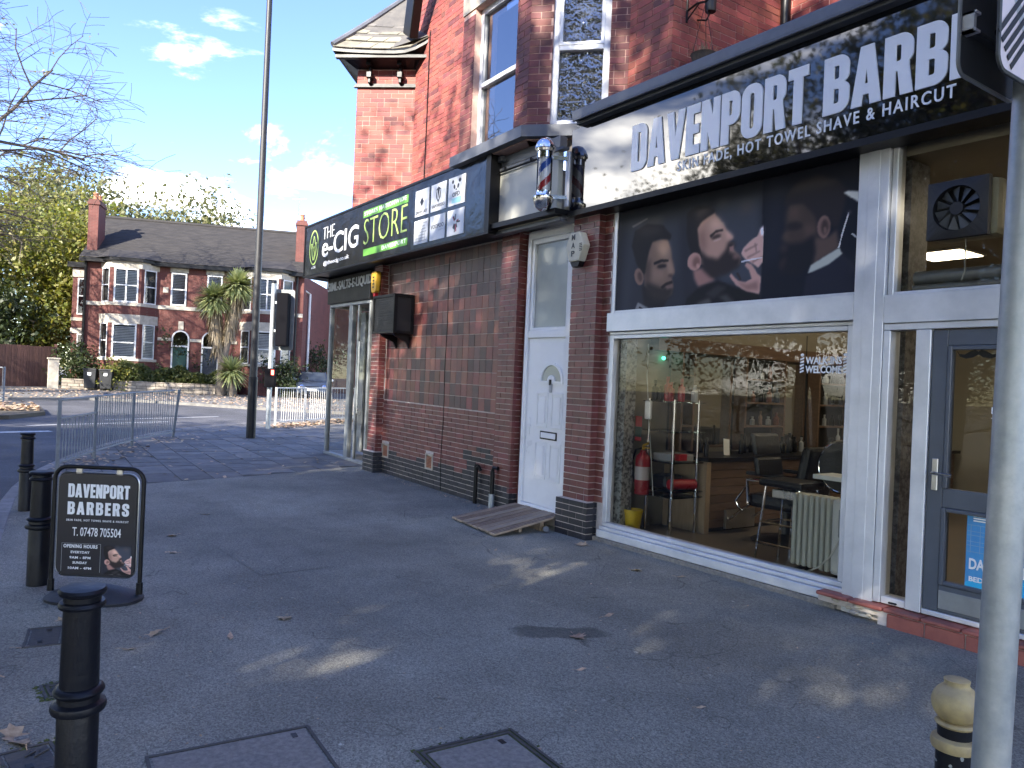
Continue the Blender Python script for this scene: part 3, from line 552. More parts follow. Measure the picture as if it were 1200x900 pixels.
((40,34,38),4,0.95,[(0.8188,0.5317),(0.8176,0.5217),(0.8132,0.5135),(0.8059,0.508),(0.7966,0.5059),(0.7864,0.5074),(0.7766,0.5125),(0.7683,0.5206),(0.7626,0.5306),(0.7601,0.5414),(0.7613,0.5515),(0.7659,0.5599),(0.7734,0.5653),(0.7828,0.5673),(0.793,0.5655),(0.8028,0.5602),(0.8109,0.5522),(0.8164,0.5423)]),
((30,29,38),5,1,[(0.7462,0.4005),(0.773,0.4059),(0.8192,0.4033),(0.863,0.4462),(0.8718,0.2986),(0.8561,0.2382),(0.809,0.1515),(0.7537,0.1888),(0.7385,0.2344)]),
((92,68,62),6,0.8,[(0.7673,0.3776),(0.7668,0.3686),(0.765,0.361),(0.7622,0.3559),(0.7586,0.3537),(0.7548,0.3548),(0.7511,0.3591),(0.748,0.366),(0.7459,0.3747),(0.745,0.3841),(0.7455,0.3932),(0.7473,0.4007),(0.7501,0.4058),(0.7537,0.408),(0.7576,0.4068),(0.7613,0.4025),(0.7643,0.3956),(0.7664,0.3869)]),
((70,54,54),5,0.7,[(0.7426,0.267),(0.7607,0.3126),(0.7658,0.2945),(0.7504,0.1979)]),
((92,72,64),4,1,[(0.8635,0.4219),(0.907,0.4159),(0.9328,0.4626),(0.9452,0.3252),(0.8672,0.2354),(0.8567,0.2057),(0.867,0.316)]),
((44,38,42),4,1,[(0.7497,0.7016),(0.7559,0.7828),(0.791,0.8587),(0.8618,0.8825),(0.9274,0.8224),(0.9622,0.7328),(0.9526,0.5887),(0.9343,0.4621),(0.9126,0.4934),(0.904,0.5679),(0.8682,0.5573),(0.8524,0.6117),(0.817,0.704),(0.7746,0.7116)]),
((76,66,66),7,0.6,[(0.7651,0.7956),(0.8026,0.8534),(0.8695,0.8659),(0.9277,0.8065),(0.8999,0.7845),(0.8191,0.7884)]),
((124,94,84),2,1,[(0.9134,0.4824),(0.9115,0.4542),(0.9071,0.4307),(0.9008,0.4148),(0.8933,0.4084),(0.8855,0.4124),(0.8784,0.4264),(0.8727,0.4486),(0.8693,0.4766),(0.8685,0.5067),(0.8705,0.5354),(0.875,0.559),(0.8814,0.5747),(0.889,0.5807),(0.8967,0.5763),(0.9038,0.562),(0.9093,0.5397),(0.9127,0.5121)]),
((66,50,48),3,0.9,[(0.907,0.4865),(0.9058,0.4675),(0.9032,0.4517),(0.8995,0.4408),(0.8952,0.4363),(0.8906,0.4387),(0.8865,0.4477),(0.8833,0.4622),(0.8814,0.4806),(0.881,0.5006),(0.8822,0.5196),(0.8848,0.5355),(0.8885,0.5463),(0.8929,0.5507),(0.8974,0.5482),(0.9015,0.5391),(0.9047,0.5245),(0.9066,0.5062)]),
((120,92,82),2,0.8,[(0.9017,0.4653),(0.9016,0.4567),(0.9007,0.4493),(0.8993,0.4441),(0.8975,0.4417),(0.8955,0.4423),(0.8935,0.446),(0.8919,0.4523),(0.8907,0.4603),(0.8902,0.4693),(0.8904,0.4779),(0.8912,0.4853),(0.8927,0.4905),(0.8945,0.4929),(0.8965,0.4922),(0.8984,0.4885),(0.9001,0.4823),(0.9012,0.4742)]),
((36,38,54),3,1,[(0.8393,0.1448),(0.955,0.2818),(0.9833,0.2213),(1.0088,0.1076),(1.0123,-0.0766),(0.8281,-0.0487)]),
((158,160,150),2,1,[(0.8434,0.1634),(0.8526,0.2261),(0.9424,0.3261),(0.9557,0.2816),(0.9122,0.216)]),
((196,196,190),2,0.95,[(0.9502,0.7178),(0.9637,0.7275),(0.9976,0.7093),(0.9993,0.6226)]),
((190,190,186),1,0.9,[(0.9666,0.5707),(0.9708,0.566),(0.9425,0.3229),(0.9382,0.3273)]),
((170,172,172),1,0.9,[(0.9791,0.4112),(0.983,0.4192),(1.0039,0.3724),(1.0041,0.36)]),
((90,88,92),3,0.8,[(0.9762,0.567),(0.9759,0.5624),(0.9749,0.5586),(0.9734,0.5561),(0.9714,0.5552),(0.9692,0.556),(0.9672,0.5584),(0.9655,0.5622),(0.9643,0.5668),(0.9639,0.5718),(0.9642,0.5765),(0.9652,0.5803),(0.9667,0.5828),(0.9687,0.5837),(0.9709,0.5829),(0.9729,0.5804),(0.9746,0.5766),(0.9757,0.572)]),
]
# street trees behind the viewer: (x, y, height)
SHADE = [(-13.2, -8.5, 11.6), (-9.3, -9.0, 12.2), (-5.2, -8.5, 12.4), (-1.6, -9.5, 12.6), (1.2, -10.0, 18.5), (-2.5, -13.5, 14.0), (4.0, -11.5, 21.5), (7.5, -11.0, 22.0), (12.0, -11.0, 20.0), (17.0, -12, 19), (-15.5, -13.0, 12.5), (-9.0, -13.5, 13.5), (-3, -15, 15), (-34, -14, 12), (-78, -14, 15), (-44, -13, 14), (-53, -14, 15), (-63, -13, 15)]
# ------------------------------------------------------------------ ground
def struct(o): o['kind'] = 'structure'; return o
def strip_sheet(name, x0, x1, y0, y1, dz, m):
    mb = MB(); xs = [x0]+[x for x in (-70, -45, -30, -20, -12, -7.5) if x0 < x < x1]+[x1]
    for a, b in zip(xs[:-1], xs[1:]): mb.quad((a, y0, gz(a)+dz), (b, y0, gz(b)+dz), (b, y1, gz(b)+dz), (a, y1, gz(a)+dz))
    return struct(mb.build(name, m))
strip_sheet('ground', -900, 700, -700, 900, -.25, mat['grass'])
strip_sheet('road', -120, 60, -8.5, 45, -.11, mat['road'])
def poly_slab(name, loop, top, bot, m, parent=None):
    """flat polygon following the street's slope, with a side down to the road"""
    bm = bmesh.new()
    vs = [bm.verts.new((x, y, 0)) for x, y in loop]; f = bm.faces.new(vs)
    bmesh.ops.triangulate(bm, faces=[f])
    for xc in (-7.5, -12, -18, -26, -36, -50): bmesh.ops.bisect_plane(bm, geom=bm.verts[:]+bm.edges[:]+bm.faces[:], plane_co=(xc, 0, 0), plane_no=(1, 0, 0))
    r = bmesh.ops.extrude_face_region(bm, geom=bm.faces[:])
    nv = [e for e in r['geom'] if isinstance(e, bmesh.types.BMVert)]
    for v in bm.verts: v.co.z = gz(v.co.x)+top
    for v in nv: v.co.z += bot-top
    bmesh.ops.recalc_face_normals(bm, faces=bm.faces)
    me = bpy.data.meshes.new(name); bm.to_mesh(me); bm.free(); me.materials.append(m)
    o = bpy.data.objects.new(name, me); COL.objects.link(o)
    if parent is not None: o.parent = parent
    return o
KERB = [(30, -.6), (4, -.55), (-2, -.32), (-5, -.12), (-8, .12), (-9.7, .27), (-10.9, .38), (-12.2, .6), (-13.6, .98), (-15.5, 1.62), (-17.3, 2.42), (-19, 3.35), (-20.6, 4.5), (-21.8, 5.7), (-22.8, 7.0), (-23.7, 8.3), (-24.6, 9.8), (-26.2, 13), (-28, 18), (-29, 26)]
def offset_line(pl, d):
    out = []
    for i in range(len(pl)):
        a = Vector(pl[max(i-1, 0)]); b = Vector(pl[min(i+1, len(pl)-1)]); t = (b-a).normalized(); out.append((pl[i][0]+t.y*d, pl[i][1]-t.x*d))
    return out
KIN = offset_line(KERB, .14)      # towards the pavement
i0 = 6
asph_loop = [(30, 30)]+[(30, 5.9), (30, KIN[0][1])]+KIN[1:7]+[(-11.05, .55), (-11.30, 1.78), (-11.75, 3.6), (-12.60, 5.9), (-12.60, 30)]
pave_asph = struct(poly_slab('pavement', asph_loop, 0, -.2, mat['footway']))
slab_loop = [(-12.60, 30), (-12.60, 5.9), (-11.75, 3.6), (-11.30, 1.78), (-11.05, .55)]+KIN[7:]
pave = struct(poly_slab('pavement', slab_loop, -.006, -.2, mat['slabjoint']))
def inside(pt, loop):
    x, y = pt; c = False; n = len(loop)
    for i in range(n):
        (xa, ya), (xb, yb) = loop[i], loop[(i+1) % n]
        if (ya > y) != (yb > y) and x < xa+(y-ya)*(xb-xa)/(yb-ya): c = not c
    return c
def clip_poly(sub, a, b):
    """keep the part of polygon 'sub' to the left of a->b"""
    out = []; n = len(sub)
    sd = lambda p: (b[0]-a[0])*(p[1]-a[1])-(b[1]-a[1])*(p[0]-a[0])
    for i in range(n):
        p, q = sub[i], sub[(i+1) % n]; sp_, sq_ = sd(p), sd(q)
        if sp_ >= 0: out.append(p)
        if sp_*sq_ < 0: t = sp_/(sp_-sq_); out.append((p[0]+(q[0]-p[0])*t, p[1]+(q[1]-p[1])*t))
    return out
edges_clip = [((-11.05, .55), (-11.30, 1.78)), ((-11.30, 1.78), (-11.75, 3.6)), ((-11.75, 3.6), (-12.60, 5.9))]
slabmesh = None
rs = random.Random(4); ca, sa = math.cos(R(-3)), math.sin(R(-3))
slabs = []
for r in range(-2, 34):
    y = .2+r*.455; x = -10.9-(r % 2)*.25
    while x > -27:
        Lx = rs.choice((.45, .45, .62)); cx_, cy_ = x-Lx/2, y+.3
        pts = [(-11+((px+11)*ca-py*sa), (px+11)*sa+py*ca) for px, py in ((x-Lx+.008, y+.008), (x-.008, y+.008), (x-.008, y+.447), (x-Lx+.008, y+.447))]
        x -= Lx
        for a, b in edges_clip:
            if len(pts) < 3: break
            # the line applies only where the slab reaches it
            if min(p[1] for p in pts) < b[1]+.05 and max(p[1] for p in pts) > a[1]-.05: pts = clip_poly(pts, b, a) if False else clip_poly(pts, a, b)
        if len(pts) < 3: continue
        for i in range(7, len(KIN)-1):
            a, b = KIN[i], KIN[i+1]
            if len(pts) < 3: break
            if min(p[0] for p in pts) < max(a[0], b[0])+.4 and max(p[0] for p in pts) > min(a[0], b[0])-.4: pts = clip_poly(pts, b, a)
        if len(pts) < 3: continue
        area = abs(sum(pts[i][0]*pts[(i+1) % len(pts)][1]-pts[(i+1) % len(pts)][0]*pts[i][1] for i in range(len(pts))))/2
        c = (sum(p[0] for p in pts)/len(pts), sum(p[1] for p in pts)/len(pts))
        if area < .04 or not inside(c, slab_loop) or c[1] > 12: continue
        if c[0] > -14.6 and c[1] > 6.4: continue
        slabs.append((c, pts))
slabs.sort(key=lambda q: q[0][0]**2+q[0][1]**2)
rest = MB()
for i, (c, pts) in enumerate(slabs):
    h = rs.uniform(-.003, .005); tx, ty = rs.uniform(-.006, .006), rs.uniform(-.006, .006)
    F = lambda x, y, d, h=h, tx=tx, ty=ty, c=c: (x, y, gz(x)+h+d+tx*(x-c[0])+ty*(y-c[1]))
    if i < 260: MB().prism(pts, F, -.03, 0).build('paving_slab', mat['slab'], pave)
    else: rest.prism(pts, F, -.03, 0)
if rest.v: rest.build('paving_slab', mat['slab'], pave, kind='stuff')
# kerb stones, each its own
kerb = struct(thing('kerb', None, None, (-10, .3, gz(-10))))
def walk(pl, step):
    out = [pl[0]]; need = step; i = 0; cur = Vector(pl[0])
    while i < len(pl)-1:
        nx = Vector(pl[i+1]); d = (nx-cur).length
        if d >= need: cur = cur+(nx-cur)*(need/d); out.append(tuple(cur)); need = step
        else: need -= d; cur = nx; i += 1
    return out
kp = walk(KERB[1:], .915)
for a, b in zip(kp[:-1], kp[1:]):
    a = Vector((a[0], a[1], 0)); b = Vector((b[0], b[1], 0)); d = (b-a).normalized(); nn2 = Vector((d.y, -d.x, 0)); a2 = a+d*.006; b2 = b-d*.006; j = rs.uniform(-.004, .004)
    mb = MB(); z = lambda p, dz: (p.x, p.y, gz(p.x)+dz)
    A, B, Ai, Bi = a2-nn2*.0, b2-nn2*.0, a2+nn2*.145, b2+nn2*.145
    mb.add([z(A, -.2), z(B, -.2), z(Bi, -.2), z(Ai, -.2), z(A, .002+j), z(B, .002+j), z(Bi, .004+j), z(Ai, .004+j)], [(0, 3, 2, 1), (4, 5, 6, 7), (0, 1, 5, 4), (1, 2, 6, 5), (2, 3, 7, 6), (3, 0, 4, 7)])
    mb.build('kerb_stone', mat['kerb'], kerb, bevel=.012, seg=1)
# far side pavement and front gardens, verge at the left
far_loop = [(-34.0, -12), (-33.9, 1.2), (-35.2, 4.0), (-34.6, 5.6), (-32.9, 7.2), (-30.9, 8.9), (-29.6, 10.4), (-27.9, 12.5), (-27.3, 16), (-28, 40), (-80, 40), (-80, -12)]
far = struct(poly_slab('far_pavement', far_loop, 0, -.2, mat['slab']))
verge = struct(poly_slab('verge', [(-23.6, -1.5), (-24.4, .9), (-26.1, 1.85), (-28.6, 1.9), (-29.5, 1.0), (-30.5, -3), (-28, -5)], .0, -.2, mat['earth']))
struct(poly_slab('front_garden', [(-44.6, 4.7), (-42.6, 12.9), (-49, 18), (-56, 10), (-52, 2.5)], .03, -.1, mat['earth']))
# worn road markings
mk = MB()
def mark(a, b, w):
    a = Vector((*a, 0)); b = Vector((*b, 0)); d = (b-a).normalized(); n = Vector((-d.y, d.x, 0))*w/2
    mk.add([(p.x, p.y, gz(p.x)-.106) for p in (a-n, b-n, b+n, a+n)], [(0, 1, 2, 3)])
mark((-19.6, -2.5), (-20.8, 1.6), .28); mark((-22.4, 1.2), (-24.0, 4.8), .12); mark((-24.6, 3.2), (-26.4, 6.8), .12)
for i in range(5): mark((-10-i*3.6, -3.6), (-12-i*3.6, -3.55), .1)
for i in range(4): mark((-25.5-i*.2+i*1.3, 8.2+i*2.0), (-25.0+i*1.2, 9.2+i*2.0), .1)
struct(mk.build('road_marking', mat['line'], recalc=False))
# old reinstatement patches in the asphalt
mat['patch1'] = asphalt('older asphalt patch', (.213, .204, .168)); mat['patch2'] = asphalt('newer asphalt patch', (.182, .175, .145))
for lp, m_ in (([(-8.9, 4.2), (-7.9, 4.25), (-7.95, 5.5), (-8.9, 5.5)], mat['patch2']), ([(-7.5, 1.9), (-6.1, 1.95), (-6.15, 2.6), (-7.55, 2.5)], mat['patch1'])):
    bm_p = MB(); bm_p.add([(x, y, gz(x)+.003) for x, y in lp], [(0, 1, 2, 3)]); struct(bm_p.build('pavement_patch', m_, recalc=False))
# utility covers set in the asphalt
def cover(label, cx, cy, w, d, rot, rings, infill):
    t = thing('manhole_cover', label, 'manhole cover', (cx, cy, gz(cx)), rotz=0)
    c, s = math.cos(rot), math.sin(rot); F = lambda a, b, z: (cx+a*c-b*s, cy+a*s+b*c, gz(cx)+z)
    f = MB(); e = 0
    for k in range(rings):
        o_ = e; i_ = e+.014
        for (a0, a1, b0, b1) in ((-w/2+o_, w/2-o_, -d/2+o_, -d/2+i_), (-w/2+o_, w/2-o_, d/2-i_, d/2-o_), (-w/2+o_, -w/2+i_, -d/2+i_, d/2-i_), (w/2-i_, w/2-o_, -d/2+i_, d/2-i_)): f.box(a0, a1, b0, b1, -.02, .006, F)
        e += .024
    f.build('frame', mat['rustmetal'], t)
    if rings > 1:
        g = MB(); g.box(-w/2+.004, w/2-.004, -d/2+.004, d/2-.004, -.02, .0015, F); g.build('joint', mat['moss'], t)
    MB().box(-w/2+e, w/2-e, -d/2+e, d/2-e, -.02, .004, F).build('infill', infill, t)
    kx = MB()
    for a, b in ((-w/2+e+.05, d/2-e-.06), (w/2-e-.05, -d/2+e+.06)):
        kx.box(a-.02, a+.02, b-.012, b+.012, -.01, .0065, F)
    kx.build('keyhole', mat['black'], t)
    return t
cover('broad concrete filled inspection cover in the pavement, nearer the first bollard', -3.03, .96, .74, .68, R(-4), 1, mat['coverfill'])
cover('concrete filled inspection cover with a double iron rim and mossy joint', -2.57, 1.85, .66, .50, R(-3), 2, mat['coverfill'])
wc = cover('small iron stopcock cover lettered W beside the first bollard', -3.62, .26, .26, .2, R(8), 1, mat['rustmetal'])
place_text(font_arrays('W', .02), (-3.66, .22, gz(-3.6)+.0045), (1*math.cos(R(60)), math.sin(R(60)), 0), (-math.sin(R(60)), math.cos(R(60)), 0), .085, .07, .006).build('letter', mat['rustmetal'], wc)
cover('small square stopcock cover with mossy edge in the asphalt by the pole row', -4.35, .42, .2, .15, R(4), 2, mat['rustmetal'])
cover('small rectangular iron cover in front of the pavement board', -5.25, .42, .36, .2, R(-8), 1, mat['rustmetal'])
moss = MB(); rm = random.Random(8)
for (cx, cy, w, d, rot) in ((-3.62, .26, .27, .21, 8), (-4.35, .42, .21, .16, 4), (-2.57, 1.85, .67, .51, -3)):
    for i in range(70):
        s_ = rm.choice((0, 1, 2, 3)); q = rm.uniform(-.5, .5)
        a, b = ((q*w, -d/2), (q*w, d/2), (-w/2, q*d), (w/2, q*d))[s_]; c, s = math.cos(R(rot)), math.sin(R(rot))
        a += rm.gauss(0, .012); b += rm.gauss(0, .012); r_ = rm.uniform(.004, .013); x, y = cx+a*c-b*s, cy+a*s+b*c
        moss.add([(x-r_, y-r_, gz(x)+.001), (x+r_, y-r_, gz(x)+.001), (x+r_, y+r_, gz(x)+.001), (x-r_, y+r_, gz(x)+.001), (x, y, gz(x)+r_*.8)], [(0, 1, 4), (1, 2, 4), (2, 3, 4), (3, 0, 4)])
tag(moss.build('moss', mat['moss']), 'green moss growing round the small iron covers', 'moss', kind='stuff')
# ------------------------------------------------------------------ bricks
BR = []      # (building part parent, centre, ex, n, length, height, material, name)
ubox = MB().box(-.5, .5, -.5, .5, -.5, .5)
def unit_mesh(name, m):
    me = bpy.data.meshes.new(name); me.from_pydata(ubox.v, [], ubox.f); me.materials.append(m); return me
def brick_field(P, ex, n, width, z0, z1, m, course=.075, blen=.225, joint=.009, holes=(), dark=None, stagger=True, name='brick', depth=.05, rr=None, slope=0, pick=None):
    """bricks proud of a mortar wall. P: lower left base at z=0, ex along, n outwards; holes in (x0, x1, z0, z1)"""
    rr = rr or rnd; P = Vector(P); ex = Vector(ex); n = Vector(n); z = z0; row = 0
    while z < z1-.012:
        zt = min(z+course, z1); x = 0; off = (blen+joint)*.5*(row % 2) if stagger else 0; x = -off
        while x < width:
            L = blen if (not stagger or rr.random() > .14) else blen*.48
            segs = [(max(0, x), min(x+L, width))]
            for (h0, h1, v0, v1) in holes:
                if zt-joint > v0+.004 and z < v1-.004:
                    ns = []
                    for a, b in segs:
                        if b <= h0 or a >= h1: ns.append((a, b)); continue
                        if a < h0: ns.append((a, h0))
                        if b > h1: ns.append((h1, b))
                    segs = ns
            for a, b in segs:
                if b-a > .02:
                    cz = (z+zt-joint)/2; c = P+ex*((a+b)/2)+Vector((0, 0, cz+slope*((a+b)/2)))
                    mm = pick(rr, (a+b)/2, cz) if pick else (dark if dark and rr.random() < .16 else m)
                    BR.append((c+n*(.001+rr.uniform(-.002, .002)), ex, n, b-a, zt-joint-z, mm, name, depth))
            x += L+joint
        z = zt; row += 1
def wall_quad(mb, P, ex, n, x0, x1, z0, z1, thick, back=.0045, slope=0):
    """mortar slab just behind the brick faces"""
    P = Vector(P); ex = Vector(ex); n = Vector(n)
    F = lambda a, b, c: tuple(P+ex*a-n*b+Vector((0, 0, c+slope*a)))
    mb.box(x0, x1, back, thick, z0, z1, F)
def wall_holes(mb, P, ex, n, width, z0, z1, holes, thick=.25, slope=0):
    xs = sorted({0, width}|{h[0] for h in holes}|{h[1] for h in holes})
    for a, b in zip(xs[:-1], xs[1:]):
        cuts = sorted((h[2], h[3]) for h in holes if h[0] <= a+1e-6 and h[1] >= b-1e-6); z = z0
        for c0, c1 in cuts:
            if c0 > z: wall_quad(mb, P, ex, n, a, b, z, c0, thick, slope=slope)
            z = max(z, c1)
        if z < z1: wall_quad(mb, P, ex, n, a, b, z, z1, thick, slope=slope)
BLD = thing('brick_building', 'red brick corner building with a bay above and two shops below', 'building', (-9, 5.9, gz(-9)))
eL = -Ee            # along the corner shop wall, left to right
kR = lambda r, x, z: mat['brickK'] if (z < .33 or (z < .41 and r.random() < .5)) else (mat['brickK'] if (x > 2.75 and z < .75 and r.random() < .55) else mat['brickR'])
mw = MB()
# corner shop: lower wall, tiles, pilasters (x runs left to right from s)
def ew(s, n): q = EP(s, n, 0); return Vector((q[0], q[1], q[2]))
vents = ((.02, .28, .26, .50), (1.58, 1.83, .26, .50))
wall_holes(mw, ew(4.2, -.12), eL, En, 3.66, -.1, 3.6, vents, slope=-K)
brick_field(ew(4.2, -.12), eL, En, 3.66, 0, 1.215, mat['brickR'], course=.0675, holes=vents, slope=-K, pick=kR)
rt = random.Random(21)
for r in range(13):
    z = 1.222+r*.172
    for c in range(23):
        x = .03+c*.158
        if x > 3.5: break
        soot = rt.random() < (.30+(.45 if z > 2.75 else 0)) or (z < 1.35 and c % 2 == 0 and x > 1.8)
        cc = ew(4.2, -.12)+eL*(x+.0755)+Vector((0, 0, z+.083-K*x)); w = .151
        BR.append((cc+En*rt.uniform(-.002, .003), eL, En, w, .165, mat['tileK'] if soot else mat['tileR'], 'tile', .05))
# thin settlement cracks beside the tile panels
for (x, za, zb) in ((2.08, .02, 3.4), (3.50, .3, 3.4), (.10, 1.3, 3.3)):
    crk = MB(); pts = [ew(4.2, -.12)+eL*(x+.012*math.sin(z*5+x))+En*.004+Vector((0, 0, z-K*x)) for z in np.arange(za, zb, .16)]
    for a, b in zip(pts[:-1], pts[1:]): crk.bar(a, b, .009, .006, up=(0, 1, 0))
    crk.build('crack', mat['black'], BLD)
def pil(s0, s1, n, nb, z1, zpl, m=mat['brickR']):
    """pilaster with its right-hand return; blue brick plinth"""
    P = ew(s0, n); w = s0-s1; wall_quad(mw, P, eL, En, .012, w-.012, -.1, z1, n-nb+.02)
    brick_field(P, eL, En, w, zpl, z1, m, course=.068)
    Pr = ew(s1, n); brick_field(Pr, -En, eL, n-nb, zpl, z1, m, course=.068)
    Pp = ew(s0+.05, n+.05); wall_quad(mw, Pp, eL, En, .012, w+.088, -.1, zpl-.005, .06)
    brick_field(Pp, eL, En, w+.1, 0, zpl, mat['brickK'], course=.068)
    brick_field(ew(s1-.05, n+.05), -En, eL, n-nb+.05, 0, zpl, mat['brickK'], course=.068)
pil(4.53, 4.2, 0, -.12, 3.45, .35)
# right pilaster beside the white door: rounder foot, no projecting plinth
P = ew(.55, 0); wall_quad(mw, P, eL, En, .012, .378, -.1, 3.52, .4)
brick_field(P, eL, En, .39, 0, 3.5, mat['brickR'], course=.068, pick=lambda r, x, z: mat['brickK'] if z < .36 else mat['brickR'])
brick_field(ew(.16, 0), -En, eL, .36, 0, 3.5, mat['brickR'], course=.068, pick=lambda r, x, z: mat['brickK'] if z < .28 else mat['brickR'])
# pier between the white door and the barber's window
X_ = Vector((1, 0, 0)); Yo = Vector((0, -1, 0))
P = Vector((-6.58, 5.40, 0)); wall_quad(mw, P, X_, Yo, .012, .408, -.1, 3.5, .3)
brick_field(P, X_, Yo, .42, .40, 3.48, mat['brickR'], course=.068); brick_field(P+X_*.42, -Yo, X_, .1, .40, 3.48, mat['brickR'], course=.068)
wall_quad(mw, Vector((-6.16, 5.49, 0)), X_, Yo, 0, .13, -.1, 3.5, .3); brick_field((-6.16, 5.49, 0), X_, Yo, .125, .40, 3.48, mat['brickR'], course=.068)
wall_quad(mw, Vector((-6.63, 5.345, 0)), X_, Yo, .012, .508, -.1, .395, .1)
brick_field((-6.63, 5.345, 0), X_, Yo, .52, 0, .40, mat['brickK'], course=.068); brick_field((-6.11, 5.345, 0), -Yo, X_, .14, 0, .4, mat['brickK'], course=.068)
brick_field((-6.63, 5.92, 0), Yo, -X_, .57, 0, .4, mat['brickK'], course=.068)
# dark brick band behind the fascias
wall_quad(mw, ew(4.55, -.12), eL, En, 0, 4.4, 3.45, 4.4, .3)
wall_quad(mw, Vector((-6.9, 5.5, 0)), X_, Yo, 0, 7.5, 3.52, 4.42, .3)
# ---- upper storey
ZU, ZT = 4.42, 9.2; UP = dict(course=.079, blen=.235)
P1 = ew(4.3, -.5); P1.z = 0
def zfix(v): return Vector((v.x, v.y, 0))
B0 = zfix(ew(4.3, -.5)); wB = 4.3-2.05
up = MB()
wall_quad(up, B0, eL, En, 0, wB+.1, ZU, ZT, .3); brick_field(B0, eL, En, wB, ZU+.05, ZT, mat['brickU'], dark=mat['brickB'], **UP)
# bay: left cant (unseen), front with a window, right cant with a window
Bf = zfix(ew(1.25, .3)); hf = ((.30, 1.30, 4.58, 6.42), (.0, 1.58, 6.42, 6.72))
wall_holes(up, Bf, eL, En, 1.58, ZU, ZT, hf[:1], .24); brick_field(Bf, eL, En, 1.58, ZU+.05, ZT, mat['brickB'], holes=hf, **UP)
Bc = zfix(ew(-.33, .3)); dc = (eL*.7071-En*.7071); ncn = (eL*.7071+En*.7071)
hc = ((.26, .92, 4.58, 6.42), (.0, 1.13, 6.42, 6.72))
wall_holes(up, Bc, dc, ncn, 1.13, ZU, ZT, hc[:1], .24); brick_field(Bc, dc, ncn, 1.13, ZU+.05, ZT, mat['brickB'], holes=hc, **UP)
dl = (eL*.7071+En*.7071); Bl = zfix(ew(2.05, -.5)); wall_quad(up, Bl, dl, -eL*.7071+En*.7071, 0, 1.13, ZU, ZT, .2)
# wall right of the bay, return wall, set-back wall
B2 = zfix(ew(-1.13, -.5)); w2 = .67; wall_quad(up, B2, eL, En, -.1, w2-.012, ZU, ZT, .3); brick_field(B2, eL, En, w2, ZU+.05, ZT, mat['brickU'], dark=mat['brickB'], **UP)
B3 = zfix(ew(-1.8, -.5)); wall_quad(up, B3, -En, eL, .012, 1.9, ZU, ZT, .3); brick_field(B3, -En, eL, 1.78, ZU+.05, ZT, mat['brickU'], **UP)
B4 = B3-En*1.78; hs_ = ((1.10, 2.2, 4.9, 6.6),)
wall_holes(up, B4, eL, En, 5.2, ZU, ZT, hs_, .3); brick_field(B4, eL, En, 5.2, ZU+.05, 7.4, mat['brickU'], holes=hs_, **UP)
# projection at the left with the little slate roof
A1 = Vector((-11.79, 6.10, 0)); A2 = Vector((-12.49, 5.29, 0)); dA = (A1-A2).normalized(); nA = Vector((dA.y, -dA.x, 0)); wA = (A1-A2).length
wall_quad(up, A2, dA, nA, .012, wA, ZU, 7.0, .3); brick_field(A2, dA, nA, wA, ZU+.05, 6.62, mat['brickU'], dark=mat['brickB'], **UP)
brick_field(A2, dA, nA, wA, 6.68, 6.92, mat['brickU'], **UP)
nL = -dA; wall_quad(up, A2, -nA, nL, .02, 3.2, ZU, 7.0, .3)
brick_field(A2-nA*3.2, nA, nL, 3.2, ZU+.05, 6.92, mat['brickU'], **UP)
up.build('upper_wall', mat['mortarU'], BLD); mw.build('wall', mat['mortarL'], BLD)
st = MB(); F = lambda a, b, c: tuple(A2+dA*a+nA*b+Vector((0, 0, c)))
st.box(-.05, wA, -.02, .05, 6.61, 6.635, F); st.box(-.03, wA, -.02, .03, 6.635, 6.675, F); st.build('string_course', mat['black'], BLD)
# eaves, brackets and slate roof of the projection
ev = MB(); C1 = A2+dA*-.06+nA*.40; C2e = A2+dA*(wA+.36)+nA*.36
def lip(t):
    p = A2+dA*(-.34+t*(wA+.34+.36))+nA*(.36); z = 7.10+.05*(1-t)**4+.30*max(0, t-.62)**2/.1444; return Vector((p.x, p.y, z))
ns_ = 10
for i in range(ns_):
    a, b = lip(i/ns_), lip((i+1)/ns_); ia = A2+dA*(-.02+(wA+.04)*i/ns_)+nA*.0; ib = A2+dA*(-.02+(wA+.04)*(i+1)/ns_)
    ev.add([a, b, b+Vector((0, 0, -.05)), a+Vector((0, 0, -.05)), (ia.x, ia.y, 6.93), (ib.x, ib.y, 6.93), (ia.x, ia.y, 7.2), (ib.x, ib.y, 7.2)], [(0, 1, 2, 3), (3, 2, 5, 4), (0, 6, 7, 1), (6, 4, 5, 7), (0, 3, 4, 6), (1, 7, 5, 2)])
ev.box(-.3, wA+.3, .24, .33, 7.0, 7.05, F)
a = lip(0); b2_ = A2-nA*3.0-dA*.34; ev.add([a, a+Vector((0, 0, -.05)), (b2_.x, b2_.y, 7.05), (b2_.x, b2_.y, 7.1), (A2.x, A2.y, 6.93), (A2.x-nA.x*3, A2.y-nA.y*3, 6.93)], [(0, 1, 2, 3), (1, 4, 5, 2)])
ev.build('eaves', mat['black'], BLD)
for t in (.22, .72):
    bk = MB(); x = t*wA
    bk.box(x-.025, x+.025, 0, .12, 6.66, 6.74, F); bk.box(x-.045, x+.045, 0, .15, 6.74, 6.84, F); bk.box(x-.02, x+.02, 0, .1, 6.84, 6.93, F); bk.box(x-.04, x+.04, 0, .2, 6.93, 6.99, F)
    bk.build('bracket', mat['black'], BLD, bevel=.008)
apex = Vector((-13.0, 7.2, 9.9)); hipb = lip(0)+Vector((0, 0, .02))
rows = 11; rr_ = random.Random(5)
def roofpt(t, h):      # t along the eave, h up the slope (slightly bell-cast)
    e = lip(t); hh = h; top = apex+(dA*(wA+.3))*(.35+.65*t); p = e.lerp(top, hh); p.z -= .35*hh*(1-hh); return p
